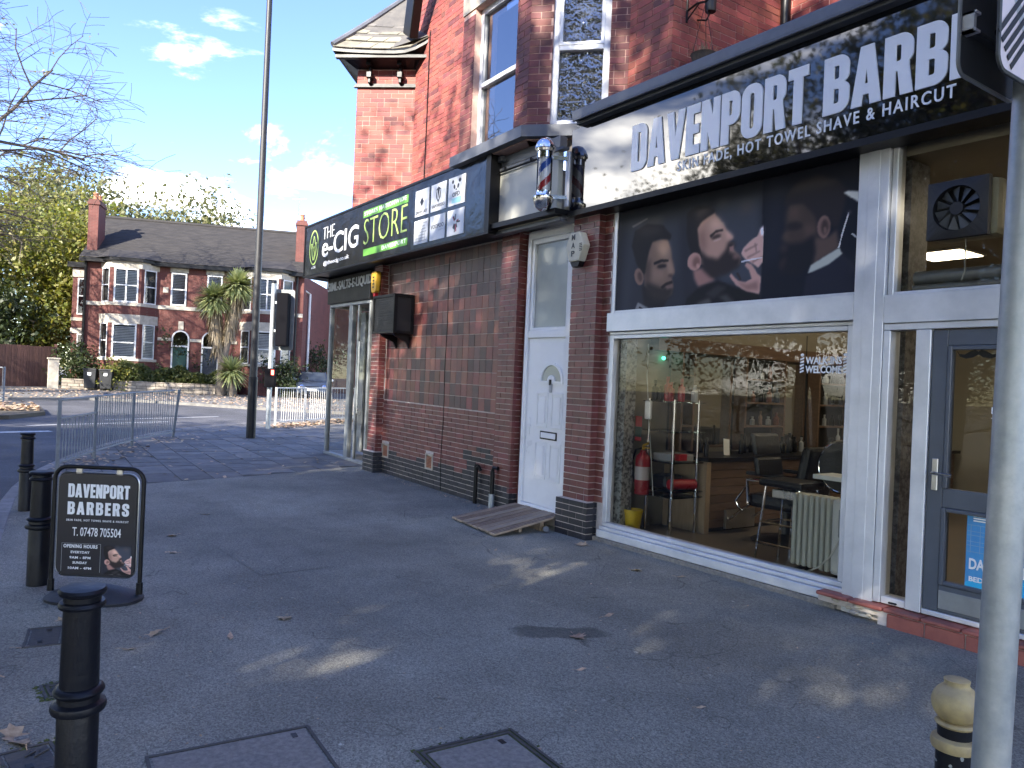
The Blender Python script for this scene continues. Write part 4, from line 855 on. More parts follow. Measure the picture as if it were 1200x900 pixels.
for r in range(rows):
    h0, h1 = r/rows*.8, (r+1.25)/rows*.8; t = -(r % 2)*.06
    while t < 1:
        w = rr_.choice((.13, .17, .2)); a, b = max(t, 0), min(t+w-.008, 1); t += w
        if b-a < .02: continue
        p0, p1, p2, p3 = roofpt(a, h0), roofpt(b, h0), roofpt(b, h1), roofpt(a, h1)
        nrm = (p1-p0).cross(p3-p0).normalized(); nrm = nrm if nrm.z > 0 else -nrm
        lo = nrm*(.03+rr_.uniform(0, .012)); hi = nrm*.008; th = nrm*-.014
        MB().add([p0+lo, p1+lo, p2+hi, p3+hi, p0+lo+th, p1+lo+th, p2+hi+th, p3+hi+th], [(0, 1, 2, 3), (7, 6, 5, 4), (0, 4, 5, 1), (1, 5, 6, 2), (2, 6, 7, 3), (3, 7, 4, 0)]).build('slate', mat['slatelichen'] if r < 3 else mat['slate'], BLD)
rf = MB(); rf.add([lip(0), lip(.5), lip(1), roofpt(1, .8), roofpt(.5, .8), roofpt(0, .8), tuple(A2-nA*3-dA*.3+Vector((0, 0, 7.1))), tuple(A2-nA*3-dA*.3+dA*1+Vector((0, 0, 9.6)))], [(0, 1, 4, 5), (1, 2, 3, 4), (0, 5, 7, 6)])
rf.build('roof', mat['slate'], BLD)
MB().tube([lip(0)+Vector((0, 0, .05))]+[roofpt(0, h)+Vector((0, 0, .05)) for h in (.15, .3, .45, .6, .8)], .055, 8).build('hip_flashing', mat['lead'], BLD, smooth=True)
# black bargeboard end hanging in at the top, thin cable, down pipe
bb = MB(); p = zfix(ew(4.12, -.28)); bb.bar(p+Vector((0, 0, 7.36)), p+eL*.85+En*.25+Vector((0, 0, 8.6)), .3, .16, up=(0, -1, 0)); bb.build('bargeboard', mat['black'], BLD, bevel=.02)
cb = MB(); c0 = zfix(ew(3.80, -.485)); cb.tube([c0+Vector((0, 0, 4.5)), c0+Vector((.01, 0, 6)), c0+Vector((0, 0, 7.4))], .009, 5); cb.build('cable', mat['black'], BLD)
dp = MB(); d0 = B4+En*.07+eL*.08; dp.tube([d0+Vector((0, 0, ZU)), d0+Vector((0, 0, ZT))], .055, 12); dp.build('downpipe', mat['black'], BLD, smooth=True)
# stone lintels
lt = MB(); F = lambda a, b, c: tuple(Bf+eL*a+En*b+Vector((0, 0, c))); lt.box(-.01, 1.58, -.2, .012, 6.425, 6.715, F)
F = lambda a, b, c: tuple(Bc+dc*a+ncn*b+Vector((0, 0, c))); lt.box(.002, 1.13, -.2, .014, 6.425, 6.715, F); lt.build('lintel', mat['stone'], BLD)
# windows
def sash(P, ex, n, x0, x1, z0, z1, rec, rail, glassm, fm, back, parent=BLD, fw=.075, name='window', inner=None):
    ex = Vector(ex); n = Vector(n); F = lambda a, b, c: tuple(Vector(P)+ex*a-n*b+Vector((0, 0, c)))
    f = MB()
    f.box(x0, x0+fw, rec, rec+.08, z0, z1, F); f.box(x1-fw, x1, rec, rec+.08, z0, z1, F); f.box(x0+fw, x1-fw, rec, rec+.08, z0, z0+fw, F); f.box(x0+fw, x1-fw, rec, rec+.08, z1-fw, z1, F)
    if rail: f.box(x0+fw, x1-fw, rec-.015, rec+.07, rail-.03, rail+.03, F)
    o = f.build(name, fm, parent, bevel=.006, seg=1)
    g = MB(); g.quad(F(x0+fw, rec+.04, z0+fw), F(x1-fw, rec+.04, z0+fw), F(x1-fw, rec+.04, z1-fw), F(x0+fw, rec+.04, z1-fw)); g.build('pane', glassm, o, recalc=False)
    if rail and inner:   # inner casement frame in the lower or upper light
        q = MB(); i0, i1 = inner
        for a0, a1, c0, c1 in ((x0+fw, x0+fw+.035, i0, i1), (x1-fw-.035, x1-fw, i0, i1), (x0+fw+.035, x1-fw-.035, i0, i0+.035), (x0+fw+.035, x1-fw-.035, i1-.035, i1)): q.box(a0, a1, rec-.02, rec+.03, c0, c1, F)
        q.build('casement', fm, o)
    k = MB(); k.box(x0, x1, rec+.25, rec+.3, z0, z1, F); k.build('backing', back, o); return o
sash(Bf, eL, En, .30, 1.30, 4.58, 6.42, .09, 5.42, mat['skyglass'], mat['upvc'], mat['dark'])
sash(Bc, dc, ncn, .26, .92, 4.58, 6.42, .05, 5.48, mat['obsglass'], mat['upvc'], mat['curtain'], inner=(5.51, 6.34))
sash(B4, eL, En, 1.10, 2.2, 4.9, 6.6, .08, None, mat['skyglass'], mat['upvc'], mat['dark'])
# lead flashing at the foot of the bay
fl = MB(); z0, z1 = 4.43, 4.56
pf = [zfix(ew(1.30, .40)), zfix(ew(-.37, .40)), zfix(ew(-.37, .40))+dc*1.3]; pb = [zfix(ew(1.25, .25)), zfix(ew(-.33, .25)), zfix(ew(-.33, .25))+dc*1.25]
for i in range(2):
    a, b, c, d = pf[i], pf[i+1], pb[i+1], pb[i]
    fl.add([a+upv*z0, b+upv*z0, b+upv*z1, a+upv*z1, d+upv*(z1+.05), c+upv*(z1+.05), d+upv*z0, c+upv*z0], [(0, 1, 2, 3), (3, 2, 5, 4), (0, 6, 7, 1), (0, 3, 4, 6), (1, 7, 5, 2)])
fl.build('lead_flashing', mat['lead'], BLD)
# flat roofs over the shops and the mass of the building behind
ms_ = MB()
F = lambda a, b, c: EP(a, b, c); ms_.box(.3, 6.9, -4, .22, 4.33, 4.40, F)
ms_.box(-6.55, 2, 5.36, 7.7, 4.40, 4.44)
ms_.build('flat_roof', mat['lead'], BLD)
cs = MB(); cs.box(-6.0, -5.9, 7.75, 12, 4.5, 9.2); cs.build('light_block_wall', mat['dark'], BLD)  # unseen dark wall here and slab below, put in to block light
top = MB(); top.box(-12, 2, 6.9, 14, 9.1, 9.3); top.build('light_block_floor', mat['dark'], BLD)
# ---- air vents in the foot of the wall
for h in vents:
    P = ew(4.2, -.12); F = lambda a, b, c: tuple(P+eL*a+En*b+Vector((0, 0, c-K*a)))
    v = MB(); v.box(h[0]+.01, h[1]-.01, -.06, -.03, h[2]+.01, h[3]-.01, F)
    for (a0, a1, c0, c1) in ((h[0]+.005, h[0]+.035, h[2], h[3]), (h[1]-.035, h[1]-.005, h[2], h[3]), (h[0]+.035, h[1]-.035, h[2], h[2]+.025), (h[0]+.035, h[1]-.035, h[3]-.025, h[3])): v.box(a0, a1, -.04, .008, c0, c1, F)
    o = v.build('air_vent', mat['stone'], BLD); sl_ = MB()
    for i in range(8): zz = h[2]+.032+i*.021; sl_.box(h[0]+.035, h[1]-.035, -.035, .002, zz, zz+.011, F)
    sl_.build('louvre', mat['terracotta'], o)
# ---- place the bricks: the 300 that show largest one by one, the rest joined
def shown(c, L, h, n):
    d = c-CAMP; z = d.dot(f2)
    if z < .3: return 0
    x = 600+900*d.dot(cr)/z; y = 450-900*d.dot(cu)/z
    if not (-5 < x < 1205 and -5 < y < 905): return 0
    return max(0, -d.normalized().dot(n))*L*h/(z*z)
def emit(kinds, limit, parent):
    L = [b for b in BR if b[6] in kinds]; L.sort(key=lambda b: -shown(b[0], b[3], b[4], b[2]))
    meshes = {}; restm = {}
    for i, (c, ex, n, l, h, m, nm, dpt) in enumerate(L):
        if i < limit:
            if m.name not in meshes: meshes[m.name] = unit_mesh(nm, m)
            o = bpy.data.objects.new(nm, meshes[m.name]); COL.objects.link(o); o.parent = parent
            o.location = c-n*(dpt/2)-root_of(parent); o.scale = (l, dpt, h); o.rotation_euler = (0, 0, math.atan2(ex.y, ex.x))
        else:
            mb = restm.setdefault(m.name, (MB(), m))[0]
            F = lambda a, b, e, c=c, ex=ex, n=n, l=l, h=h, dpt=dpt: tuple(c+ex*a*l-n*(dpt/2-b*dpt)+Vector((0, 0, e*h)))
            mb.box(-.5, .5, -.5, .5, -.5, .5, F)
    allm = MB(); ml = []
    for k, (mb, m) in restm.items():
        allm.cur = len(ml); ml.append(m); allm.add(mb.v, mb.f)
    if allm.v: allm.build('brickwork', ml, parent, kind='stuff')
emit(('brick',), 300, BLD); emit(('tile',), 300, BLD)
# ------------------------------------------------------------------ white side door (recessed)
def DR(s, n, z): return EP(.9552*s-.3422, n-.10, .9552*z+.0761)
dfm = MB()
dfm.box(.36, .43, -.06, .03, .07, 3.54, DR); dfm.box(-.50, -.43, -.06, .03, .07, 3.54, DR); dfm.box(-.43, .36, -.06, .03, 3.44, 3.54, DR); dfm.box(-.43, .36, -.06, .025, 2.20, 2.29, DR); dfm.box(-.43, .36, -.06, .035, .07, .13, DR)
for a0, a1, c0, c1 in ((.30, .36, 2.29, 3.44), (-.43, -.39, 2.29, 3.44), (-.39, .30, 2.29, 2.33), (-.39, .30, 3.38, 3.44)): dfm.box(a0, a1, -.05, .012, c0, c1, DR)
wd = dfm.build('side_door', mat['upvc'], BLD, bevel=.006, seg=1, label='white panelled side door under a tall frosted toplight')
g = MB(); g.box(-.39, .30, -.03, -.02, 2.33, 3.38, DR); g.build('toplight', mat['frost'], wd)
lf = MB(); lf.box(-.425, .355, -.05, .002, .135, 2.195, DR)
lf.build('door_leaf', mat['upvc'], wd, bevel=.004, seg=1)
pn = MB()
for (a0, a1, c0, c1) in ((-.10, .13, 1.10, 1.53), (-.40, -.17, 1.10, 1.53), (-.10, .13, .46, .92), (-.40, -.17, .46, .92)):
    for (p0, p1, q0, q1, d) in ((a0, a1, c0, c0+.022, .014), (a0, a1, c1-.022, c1, .014), (a0, a0+.022, c0+.022, c1-.022, .014), (a1-.022, a1, c0+.022, c1-.022, .014), (a0+.05, a1-.05, c0+.05, c1-.05, .012)): pn.box(p0, p1, .002, d, q0, q1, DR)
pn.build('panel', mat['upvc'], wd, bevel=.004, seg=1)
ar = MB(); cz = 1.67; cs_ = -.155
def arcring(r0, r1, d0, d1, n=14):
    for i in range(n):
        a0, a1 = math.pi*i/n, math.pi*(i+1)/n
        P_ = lambda r, a, d: DR(cs_+r*math.cos(a), d, cz+r*math.sin(a)*.97)
        ar.add([P_(r0, a0, d0), P_(r1, a0, d0), P_(r1, a1, d0), P_(r0, a1, d0), P_(r0, a0, d1), P_(r1, a0, d1), P_(r1, a1, d1), P_(r0, a1, d1)], [(0, 1, 2, 3), (7, 6, 5, 4), (0, 4, 5, 1), (1, 5, 6, 2), (2, 6, 7, 3), (3, 7, 4, 0)])
arcring(.20, .235, .002, .02); arcring(.0, .075, .002, .02); ar.box(cs_-.235, cs_+.235, .002, .02, cz-.03, cz, DR)
ar.build('fanlight_frame', mat['upvc'], wd)
ag = MB(); ag.add([DR(cs_, .004, cz)]+[DR(cs_+.2*math.cos(math.pi*i/14), .004, cz+.195*math.sin(math.pi*i/14)) for i in range(15)], [(0, i+1, i+2) for i in range(14)]); ag.build('fanlight', mat['frost'], wd)
lb = MB(); lb.box(-.305, .03, .003, .012, .955, 1.055, DR); lbo = lb.build('letterbox', mat['black'], wd); MB().box(-.285, .012, .006, .018, .972, 1.038, DR).build('flap', mat['upvc'], lbo, bevel=.004, seg=1)
hb = MB(); hb.box(.262, .295, .002, .012, .98, 1.2, DR); hb.box(.2, .29, .03, .045, 1.09, 1.11, DR); hb.box(.27, .288, .01, .04, 1.09, 1.11, DR); hb.build('door_handle', mat['upvc'], wd, bevel=.004, seg=1)
lc = MB(); lc.box(-.175, -.135, .003, .03, 1.53, 1.64, DR); lco = lc.build('key_safe', mat['greyprint'], wd, bevel=.008); MB().box(-.172, -.138, .005, .036, 1.62, 1.69, DR).build('shackle', mat['black'], lco, bevel=.006)
# inside of the recess: side walls and dark head
rc = MB(); rc.box(-.93, -.51, -.5, .02, .0, 3.5, lambda s, n, z: EP(s+.42, n-.35, z)) if False else None
hd = MB(); hd.box(-.92, .55, -.36, .28, 3.50, 3.56, lambda s, n, z: EP(s, n, z)); hd.build('soffit', mat['black'], BLD)
th_ = MB(); th_.box(-.55, .45, -.2, .05, -.05, .065, DR); th_.build('threshold', mat['stone'], BLD)
jb = MB(); jb.box(.432, .53, -.15, -.02, -.05, 3.52, DR); jb.build('door_jamb', mat['brickR'], BLD)
# decking ramp up to the door
rp = thing('door_ramp', 'low wooden decking ramp propped against the white side door step', 'ramp', (-7.2, 5.0, 0))
pa, pb_, pc, pd = Vector((-7.70, 4.66, .015)), Vector((-6.62, 4.54, .015)), Vector((-6.68, 5.47, .145)), Vector((-7.62, 5.50, .145))
nb_ = 8
for i in range(nb_):
    t0, t1 = i/nb_+.008, (i+1)/nb_-.008; a, b, c, d = pa.lerp(pb_, t0), pa.lerp(pb_, t1), pd.lerp(pc, t1), pd.lerp(pc, t0)
    j = rnd.uniform(-.003, .003); u_ = Vector((0, 0, .024)); z_ = Vector((0, 0, j))
    m_ = MB(); m_.add([a+z_, b+z_, c+z_, d+z_, a+u_+z_, b+u_+z_, c+u_+z_, d+u_+z_], [(0, 3, 2, 1), (4, 5, 6, 7), (0, 1, 5, 4), (1, 2, 6, 5), (2, 3, 7, 6), (3, 0, 4, 7)])
    # grooves along the board
    m_.build('deck_board', mat['wood'], rp, bevel=.004, seg=1)
gv = MB()
for i in range(nb_*3):
    t0 = (i+.5)/(nb_*3); a, d = pa.lerp(pb_, t0), pd.lerp(pc, t0); a = a.lerp(d, .01); d = d.lerp(a, .01); gv.bar(a+Vector((0, 0, .0235)), d+Vector((0, 0, .0235)), .010, .004)
gv.build('groove', mat['woodD'], rp)
bt = MB(); bt.bar(pb_.lerp(pc, .75)+Vector((-.06, 0, -.06)), pa.lerp(pd, .75)+Vector((.06, 0, -.06)), .05, .1); bt.bar(pb_.lerp(pc, .42)+Vector((-.06, 0, -.03)), pa.lerp(pd, .42)+Vector((.06, 0, -.03)), .04, .06); bt.build('batten', mat['wood'], rp)
tag(MB().tube([(-6.72, 5.26, .05), (-6.60, 5.20, .045)], .033, 10).build('drinks_can', mat['chrome'], None), 'crumpled tin can lying under the ramp edge by the pier', 'can')
# pipe stubs at the foot of the wall
def stub(name, label, s, n, h, hook):
    t = thing(name, label, 'pipe', EP(s, n, 0)); m_ = MB(); m_.tube([EP(s, n, -.02), EP(s, n, h)], .028, 10); m_.build('pipe', mat['black'], t, smooth=True)
    k = MB(); k.tube([EP(s, n, h), EP(s-.02, n+.0, h+.05), EP(s-.09, n-.02, h+.05)] if hook else [EP(s, n, h-.06), EP(s-.06, n, h-.02), EP(s-.085, n-.02, h-.08)], .024, 8); k.build('elbow', mat['black'], t, smooth=True); return t
stub('pipe_stub', 'short black pipe stub with a hooked top by the brick wall', 1.05, -.06, .52, False)
p2_ = stub('pipe_stub', 'black drain pipe elbow with a pale foot beside the white door pilaster', .47, .05, .50, True)
MB().tube([EP(.47, .05, 0), EP(.47, .05, .22)], .036, 10).build('collar', mat['galv'], p2_, smooth=True)
# ------------------------------------------------------------------ barber shopfront
YF = 5.52
def fr(name, boxes, m, parent=BLD, bev=.004, **kw):
    mb = MB()
    for b in boxes: mb.box(*b)
    return mb.build(name, m, parent, bevel=bev, seg=1, **kw)
def pane(name, x0, x1, z0, z1, y, m, parent=BLD):
    return MB().quad((x0, y, z0), (x1, y, z0), (x1, y, z1), (x0, y, z1)).build(name, m, parent, recalc=False)
# concrete kerb under the window, aluminium sill, frame
ck = MB(); ck.box(-6.12, -3.32, 5.44, 5.75, -.1, .045); ck.build('window_kerb', mat['coverfill'], BLD, bevel=.01)
mw_ = fr('display_window', [(-6.05, -3.28, 5.44, 5.62, .05, .125), (-6.05, -3.28, 5.47, 5.62, .128, .16), (-6.05, -3.28, 5.50, 5.60, .163, .20),
    (-6.05, -5.975, 5.50, 5.60, .203, 2.17), (-3.345, -3.28, 5.50, 5.60, .203, 2.17), (-5.972, -3.348, 5.50, 5.60, 2.13, 2.168)], mat['alu'], label='large display window of the barber shop')
pane('pane', -5.975, -3.345, .20, 2.13, 5.56, mat['shopglass'], mw_)
fr('transom', [(-6.05, -3.282, 5.46, 5.62, 2.205, 2.40), (-6.05, -3.282, 5.50, 5.60, 2.172, 2.200)], mat['alu'])
uw = fr('upper_window', [(-6.05, -5.985, 5.50, 5.60, 2.403, 3.5), (-3.30, -3.282, 5.50, 5.60, 2.403, 3.5), (-5.982, -3.303, 5.50, 5.60, 2.403, 2.425)], mat['alu'])
fr('pillar', [(-3.278, -3.042, 5.455, 5.66, .0, 3.52), (-3.20, -3.11, 5.450, 5.456, .12, 3.5)], mat['alu'], bev=.006)
# printed vinyl in the upper window
CV = paint(560, 230, MEN)
pt = thing('window_poster', 'wide dark vinyl picture of three bearded men above the display window', 'poster', (-4.6, 5.53, 2.42))
print_mesh('picture', CV, .005, .998, .0, 1, (-5.98, 5.512, 2.425), (1, 0, 0), (0, 0, 1), 2.675, 1.095, 540, 225, mat['print'], pt, gain=1.22)
MB().box(-5.984, -3.303, 5.514, 5.556, 2.426, 3.52).build('backing', mat['black'], pt)
uwp = pane('pane', -5.98, -3.304, 2.426, 3.5, 5.5605, mat['pane'], uw)
# entrance: sidelight, door, upper light with extractor fan
en = fr('entrance_frame', [(-3.038, -2.985, 5.46, 5.60, .135, 2.115), (-2.80, -2.695, 5.46, 5.60, .135, 2.115), (-3.038, -1.55, 5.46, 5.60, 2.118, 2.165), (-2.982, -2.803, 5.47, 5.60, .135, .185), (-2.692, -1.72, 5.47, 5.62, .135, .17), (-1.72, -1.60, 5.46, 5.60, .135, 2.115),
    (-3.038, -1.0, 5.45, 5.62, 2.168, 2.375), (-3.038, -2.995, 5.49, 5.60, 2.378, 3.5), (-1.3, -1.2, 5.49, 5.60, 2.378, 3.5), (-2.992, -1.303, 5.49, 5.60, 2.378, 2.40)], mat['alu'])
pane('sidelight', -2.985, -2.80, .185, 2.118, 5.54, mat['shopglass'], en)
fr('sill_vent', [(-2.92, -2.86, 5.455, 5.472, .145, .158)], mat['black'], en)
pane('upper_light', -2.995, -1.3, 2.40, 3.5, 5.545, mat['shopglass'], en)
fr('shop_pier', [(-1.58, -.4, 5.42, 5.8, 0, 3.5)], mat['brickR'], BLD, bev=0)
dr = fr('shop_door', [(-2.688, -2.585, 5.475, 5.535, .175, 2.11), (-1.825, -1.725, 5.475, 5.535, .175, 2.11), (-2.583, -1.827, 5.475, 5.535, 2.0, 2.11), (-2.583, -1.827, 5.475, 5.535, .89, 1.02), (-2.583, -1.827, 5.475, 5.535, .175, .36)], mat['doorgrey'], BLD, label='dark grey glazed barber shop door')
fr('beading', [(-2.583, -2.555, 5.468, 5.53, .362, .888), (-2.553, -1.86, 5.468, 5.53, .362, .39), (-2.553, -1.86, 5.468, 5.53, .862, .888), (-2.583, -2.555, 5.468, 5.53, 1.022, 1.998), (-2.553, -1.86, 5.468, 5.53, 1.97, 1.998)], mat['doorgrey'], dr)
fr('door_bar', [(-2.58, -1.83, 5.469, 5.473, .20, .325)], mat['alug'], dr)
pane('pane', -2.583, -1.827, 1.02, 2.0, 5.505, mat['shopglass'], dr); pane('pane', -2.583, -1.827, .36, .89, 5.505, mat['shopglass'], dr)
hp_ = fr('door_handle', [(-2.655, -2.615, 5.462, 5.474, 1.0, 1.22)], mat['steel'], dr); MB().tube([(-2.635, 5.465, 1.12), (-2.635, 5.42, 1.12), (-2.50, 5.415, 1.115)], .011, 8).build('lever', mat['chrome'], hp_, smooth=True)
def stick(name, label, cat, arr, P, w, h, m, th=.003, ux=(1, 0, 0), uy=(0, 0, 1)):
    return tag(place_text(arr, P, ux, uy, w, h, th).build(name, m, None), label, cat)
# moustache sticker and lettering on the door glass
def moustache():
    l = [(0, .055), (.025, .07), (.06, .06), (.11, .03), (.155, .035), (.18, .07), (.15, .012), (.10, -.005), (.04, .005), (0, .03)]
    return l+[(-x, y) for x, y in l[::-1][1:-1]]
mo = MB(); mo.prism(moustache(), lambda x, y, d: (-2.40+x*.78, 5.502-d, 1.915+y*.8), 0, .003)
tag(mo.build('moustache_sticker', mat['black']), 'black moustache shaped sticker at the top of the door glass', 'sticker')
ls = thing('door_lettering', 'small white lettering on the upper glass of the grey door', 'lettering', (-2.2, 5.5, 1.5))
place_text(font_arrays('W', .01), (-2.235, 5.502, 1.615), (1, 0, 0), (0, 0, 1), .05, .036, .003).build('lettering', mat['white'], ls)
place_text(font_arrays('BARBERS', .01), (-2.305, 5.502, 1.545), (1, 0, 0), (0, 0, 1), .27, .045, .003).build('lettering', mat['white'], ls)
ll = MB(); ll.box(-2.305, -2.03, 5.499, 5.502, 1.515, 1.520); ll.build('rule', mat['white'], ls)
place_text(font_arrays('sp', .0), (-2.25, 5.502, 1.485), (1, 0, 0), (0, 0, 1), .04, .022, .003).build('lettering', mat['white'], ls)
# blue event poster on the lower door glass
pb = thing('door_poster', 'bright blue event poster in the lower glass of the grey door', 'poster', (-2.15, 5.5, .36))
m_pb = M('blue poster', (.05, .24, .52), .45, c2=(.08, .36, .66), scale=3.2); m_pb2 = M('cyan poster', (.03, .47, .80), .45, scale=4, var=.05); m_pb3 = M('pale blue lines', (.25, .42, .62), .5)
MB().box(-2.425, -1.98, 5.498, 5.502, .30, .89).build('sheet', m_pb, pb)
MB().add([(-2.425, 5.4972, .32), (-1.98, 5.4972, .32), (-1.98, 5.4972, .50), (-2.39, 5.4972, .44), (-2.425, 5.4972, .41)], [(0, 1, 2, 3, 4)]).build('band', m_pb2, pb, recalc=False)
gl_ = MB()
for i in range(6): gl_.box(-2.42, -1.985, 5.4966, 5.4974, .62+i*.034+.008*(i % 2), .6235+i*.034+.008*(i % 2))
for i in range(7): gl_.box(-2.40+i*.058, -2.396+i*.058, 5.4966, 5.4974, .615, .80)
gl_.build('rule', m_pb3, pb)
for s_, x, z, w, h in (('DAVENPORT', -2.402, .505, .40, .075), ('BEDSE', -2.40, .425, .14, .034)):
    place_text(font_arrays(s_, .03), (x, 5.4965, z), (1, 0, 0), (0, 0, 1), w, h, .002).build('lettering', mat['white'], pb)
wl = MB(); wl.box(-2.38, -2.03, 5.4955, 5.4965, .375, .380); wl.box(-2.38, -2.03, 5.4955, 5.4965, .355, .359); wl.box(-2.42, -1.985, 5.4955, 5.4965, .303, .315)
for i in range(3): wl.box(-2.385, -2.25+.02*(i % 2), 5.4955, 5.4965, .825+i*.016, .834+i*.016)
wl.build('rule', mat['white'], pb)
# red quarry tile step
stp = thing('step', None, None, (-2.6, 5.4, .0)); stp.parent = BLD; stp.location = Vector((-2.6, 5.4, 0))-Vector(BLD.location)
i = 0; x = -3.44
while x < -.6:
    w = .265; zt = .128+rnd.uniform(-.002, .002); mb = MB()
    mb.box(x+.004, x+w-.004, 5.365, 5.60, .098, zt); mb.build('step_tile', mat['quarry'], stp, bevel=.012)
    if x > -2.95: MB().box(x+.03, x+w+.022, 5.372, 5.40, -.05, .094).build('riser_tile', mat['quarry'], stp, bevel=.006, seg=1)
    x += w
fr('step_bed', [(-2.95, -.5, 5.385, 5.6, -.1, .097), (-3.44, -2.95, 5.41, 5.6, .05, .097), (-3.44, -2.952, 5.47, 5.62, -.1, .05)], mat['mortarL'], BLD, bev=0)
rub = MB(); rr2 = random.Random(3)
for i in range(16):
    x = rr2.uniform(-3.42, -2.97); y = rr2.uniform(5.39, 5.46); z = rr2.uniform(.03, .09); r_ = rr2.uniform(.012, .03); rub.sphere((x, y, z), r_, 6, 4, (1.5, .8, .7))
rub.build('rubble', mat['stone'], BLD)
# ------------------------------------------------------------------ signs
# barber fascia
bs = thing('barber_fascia_sign', 'long glossy black fascia sign lettered DAVENPORT BARBERS in white', 'shop sign', (-4, 5.3, 3.5))
MB().box(-6.555, -.6, 5.30, 5.36, 3.52, 4.415).build('panel', mat['acryl'], bs)
tr_ = MB(); tr_.box(-6.42, -.6, 5.17, 5.40, 4.46, 4.56); tr_.box(-6.40, -.6, 5.22, 5.40, 4.418, 4.458); tr_.box(-6.40, -.6, 5.16, 5.19, 4.44, 4.46); tr_.build('cornice', mat['lead'], bs, bevel=.012)
MB().box(-6.55, -.6, 5.27, 5.5, 3.46, 3.515).build('bottom_trim', mat['black'], bs)
letters('DAVENPORT', .04, (-5.60, 5.30, 3.765), (1, 0, 0), (0, 0, 1), 1.965, .455, .012, mat['white'], bs); letters('BARBERS', .04, (-3.50, 5.30, 3.765), (1, 0, 0), (0, 0, 1), 1.56, .44, .012, mat['white'], bs)
place_text(font_arrays('SKIN FADE, HOT TOWEL SHAVE & HAIRCUT', .012, 1.25), (-4.985, 5.30, 3.63), (1, 0, 0), (0, 0, 1), 2.465, .108, .006).build('lettering', mat['white'], bs)
# blank cream board over the white door
cb_ = thing('blank_sign_board', 'plain cream sign board between the two shop fascias', 'sign board', EP(0, .2, 3.5))
MB().box(-.80, .585, .1, .17, 3.49, 4.22, EP).build('board', mat['cream'], cb_)
k = MB(); k.box(-.80, .66, .06, .16, 4.27, 4.40, EP); k.box(-.9, .6, .1, .185, 4.223, 4.255, EP); k.box(-.88, .6, .08, .18, 3.44, 3.485, EP); k.build('frame', mat['lead'], cb_, bevel=.006)
k = MB(); k.tube([EP(.6, .2, 4.20), EP(-.6, .2, 4.20)], .01, 6); k.tube([EP(.25, .2, 4.2), EP(.25, .2, 4.25)], .012, 6); k.tube([EP(-.3, .2, 4.2), EP(-.3, .2, 4.25)], .012, 6); k.build('cable', mat['black'], cb_)
MB().box(-.45, -.33, .171, .178, 3.515, 3.535, EP).build('scuff', mat['navyprint'], cb_)
# e-cig fascia
es = thing('vape_fascia_sign', 'black fascia sign with a green leaf badge and THE e-CIG STORE lettering', 'shop sign', EP(4, .3, 3.5))
MB().box(.45, 7.28, .22, .30, 3.47, 4.42, EP).build('panel', mat['acryl2'], es)
k = MB(); k.box(.40, 7.32, .20, .312, 4.42, 4.455, EP); k.box(.40, 7.32, .20, .312, 3.44, 3.47, EP); k.box(7.28, 7.32, .20, .312, 3.47, 4.42, EP); k.box(.39, .50, .05, .316, 3.471, 4.419, EP); k.build('frame', mat['black'], es, bevel=.005, seg=1)
nE = .302
def etext(arr, s, z, w, h, m, thick=.004, n=nE):
    return place_text(arr, EP(s, n, z), eL, (0, 0, 1), w, h, thick).build('lettering', m, es)
etext(font_arrays('THE', -.02), 6.28, 4.07, .58, .22, mat['wprint']); etext(font_arrays('e-CIG', .008), 6.30, 3.735, 1.74, .385, mat['white']); etext(font_arrays('@theecig.co.uk', .012), 6.20, 3.56, 1.25, .10, mat['white'])
etext(font_arrays('STORE', -.018), 4.33, 3.745, 1.62, .42, mat['lime'])
g = MB(); g.box(2.70, 4.38, nE-.002, nE+.002, 4.20, 4.315, EP); g.box(2.68, 4.33, nE-.002, nE+.002, 3.565, 3.675, EP); g.build('band', mat['green'], es)
etext(font_arrays('STORES NATIONWIDE', .01, 1.2), 4.33, 4.225, 1.57, .065, mat['wprint'], n=nE+.002); etext(font_arrays('DAVENPORT', .012, 1.2), 3.58, 3.588, .86, .065, mat['wprint'], n=nE+.002)
def ering(cx, cz, rx, rz, w, n=28):
    m_ = MB()
    for i in range(n):
        a0, a1 = 2*math.pi*i/n, 2*math.pi*(i+1)/n
        m_.add([EP(cx+(rx+q)*math.cos(a), nE, cz+(rz+q)*math.sin(a)) for a in (a0, a1) for q in (0, -w)], [(0, 1, 3, 2)])
    return m_
bd = ering(6.77, 3.98, .25, .335, .028)
def leaf(cx, cz, h, w, lean, m_):
    L_ = []
    for i in range(9): t = i/8; L_.append((cx+lean*t*t-w*math.sin(math.pi*t)*(1-.3*t), cz+h*t))
    R_ = []
    for i in range(9): t = 1-i/8; R_.append((cx+lean*t*t+w*math.sin(math.pi*t)*(1-.3*t), cz+h*t))
    for A, B in zip(L_[:-1], L_[1:]): m_.add([EP(A[0], nE, A[1]), EP(B[0], nE, B[1]), EP(B[0]-.022, nE, B[1]), EP(A[0]-.022, nE, A[1])], [(0, 1, 2, 3)])
    for A, B in zip(R_[:-1], R_[1:]): m_.add([EP(A[0], nE, A[1]), EP(B[0], nE, B[1]), EP(B[0]+.022, nE, B[1]), EP(A[0]+.022, nE, A[1])], [(0, 1, 2, 3)])
leaf(6.77, 3.74, .46, .085, 0, bd); leaf(6.79, 3.74, .33, .08, .12, bd); leaf(6.75, 3.74, .33, .08, -.12, bd); bd.build('leaf_badge', mat['lime'], es)
etext(font_arrays('e-CIG', .01), 6.86, 3.575, .22, .045, mat['wprint'])
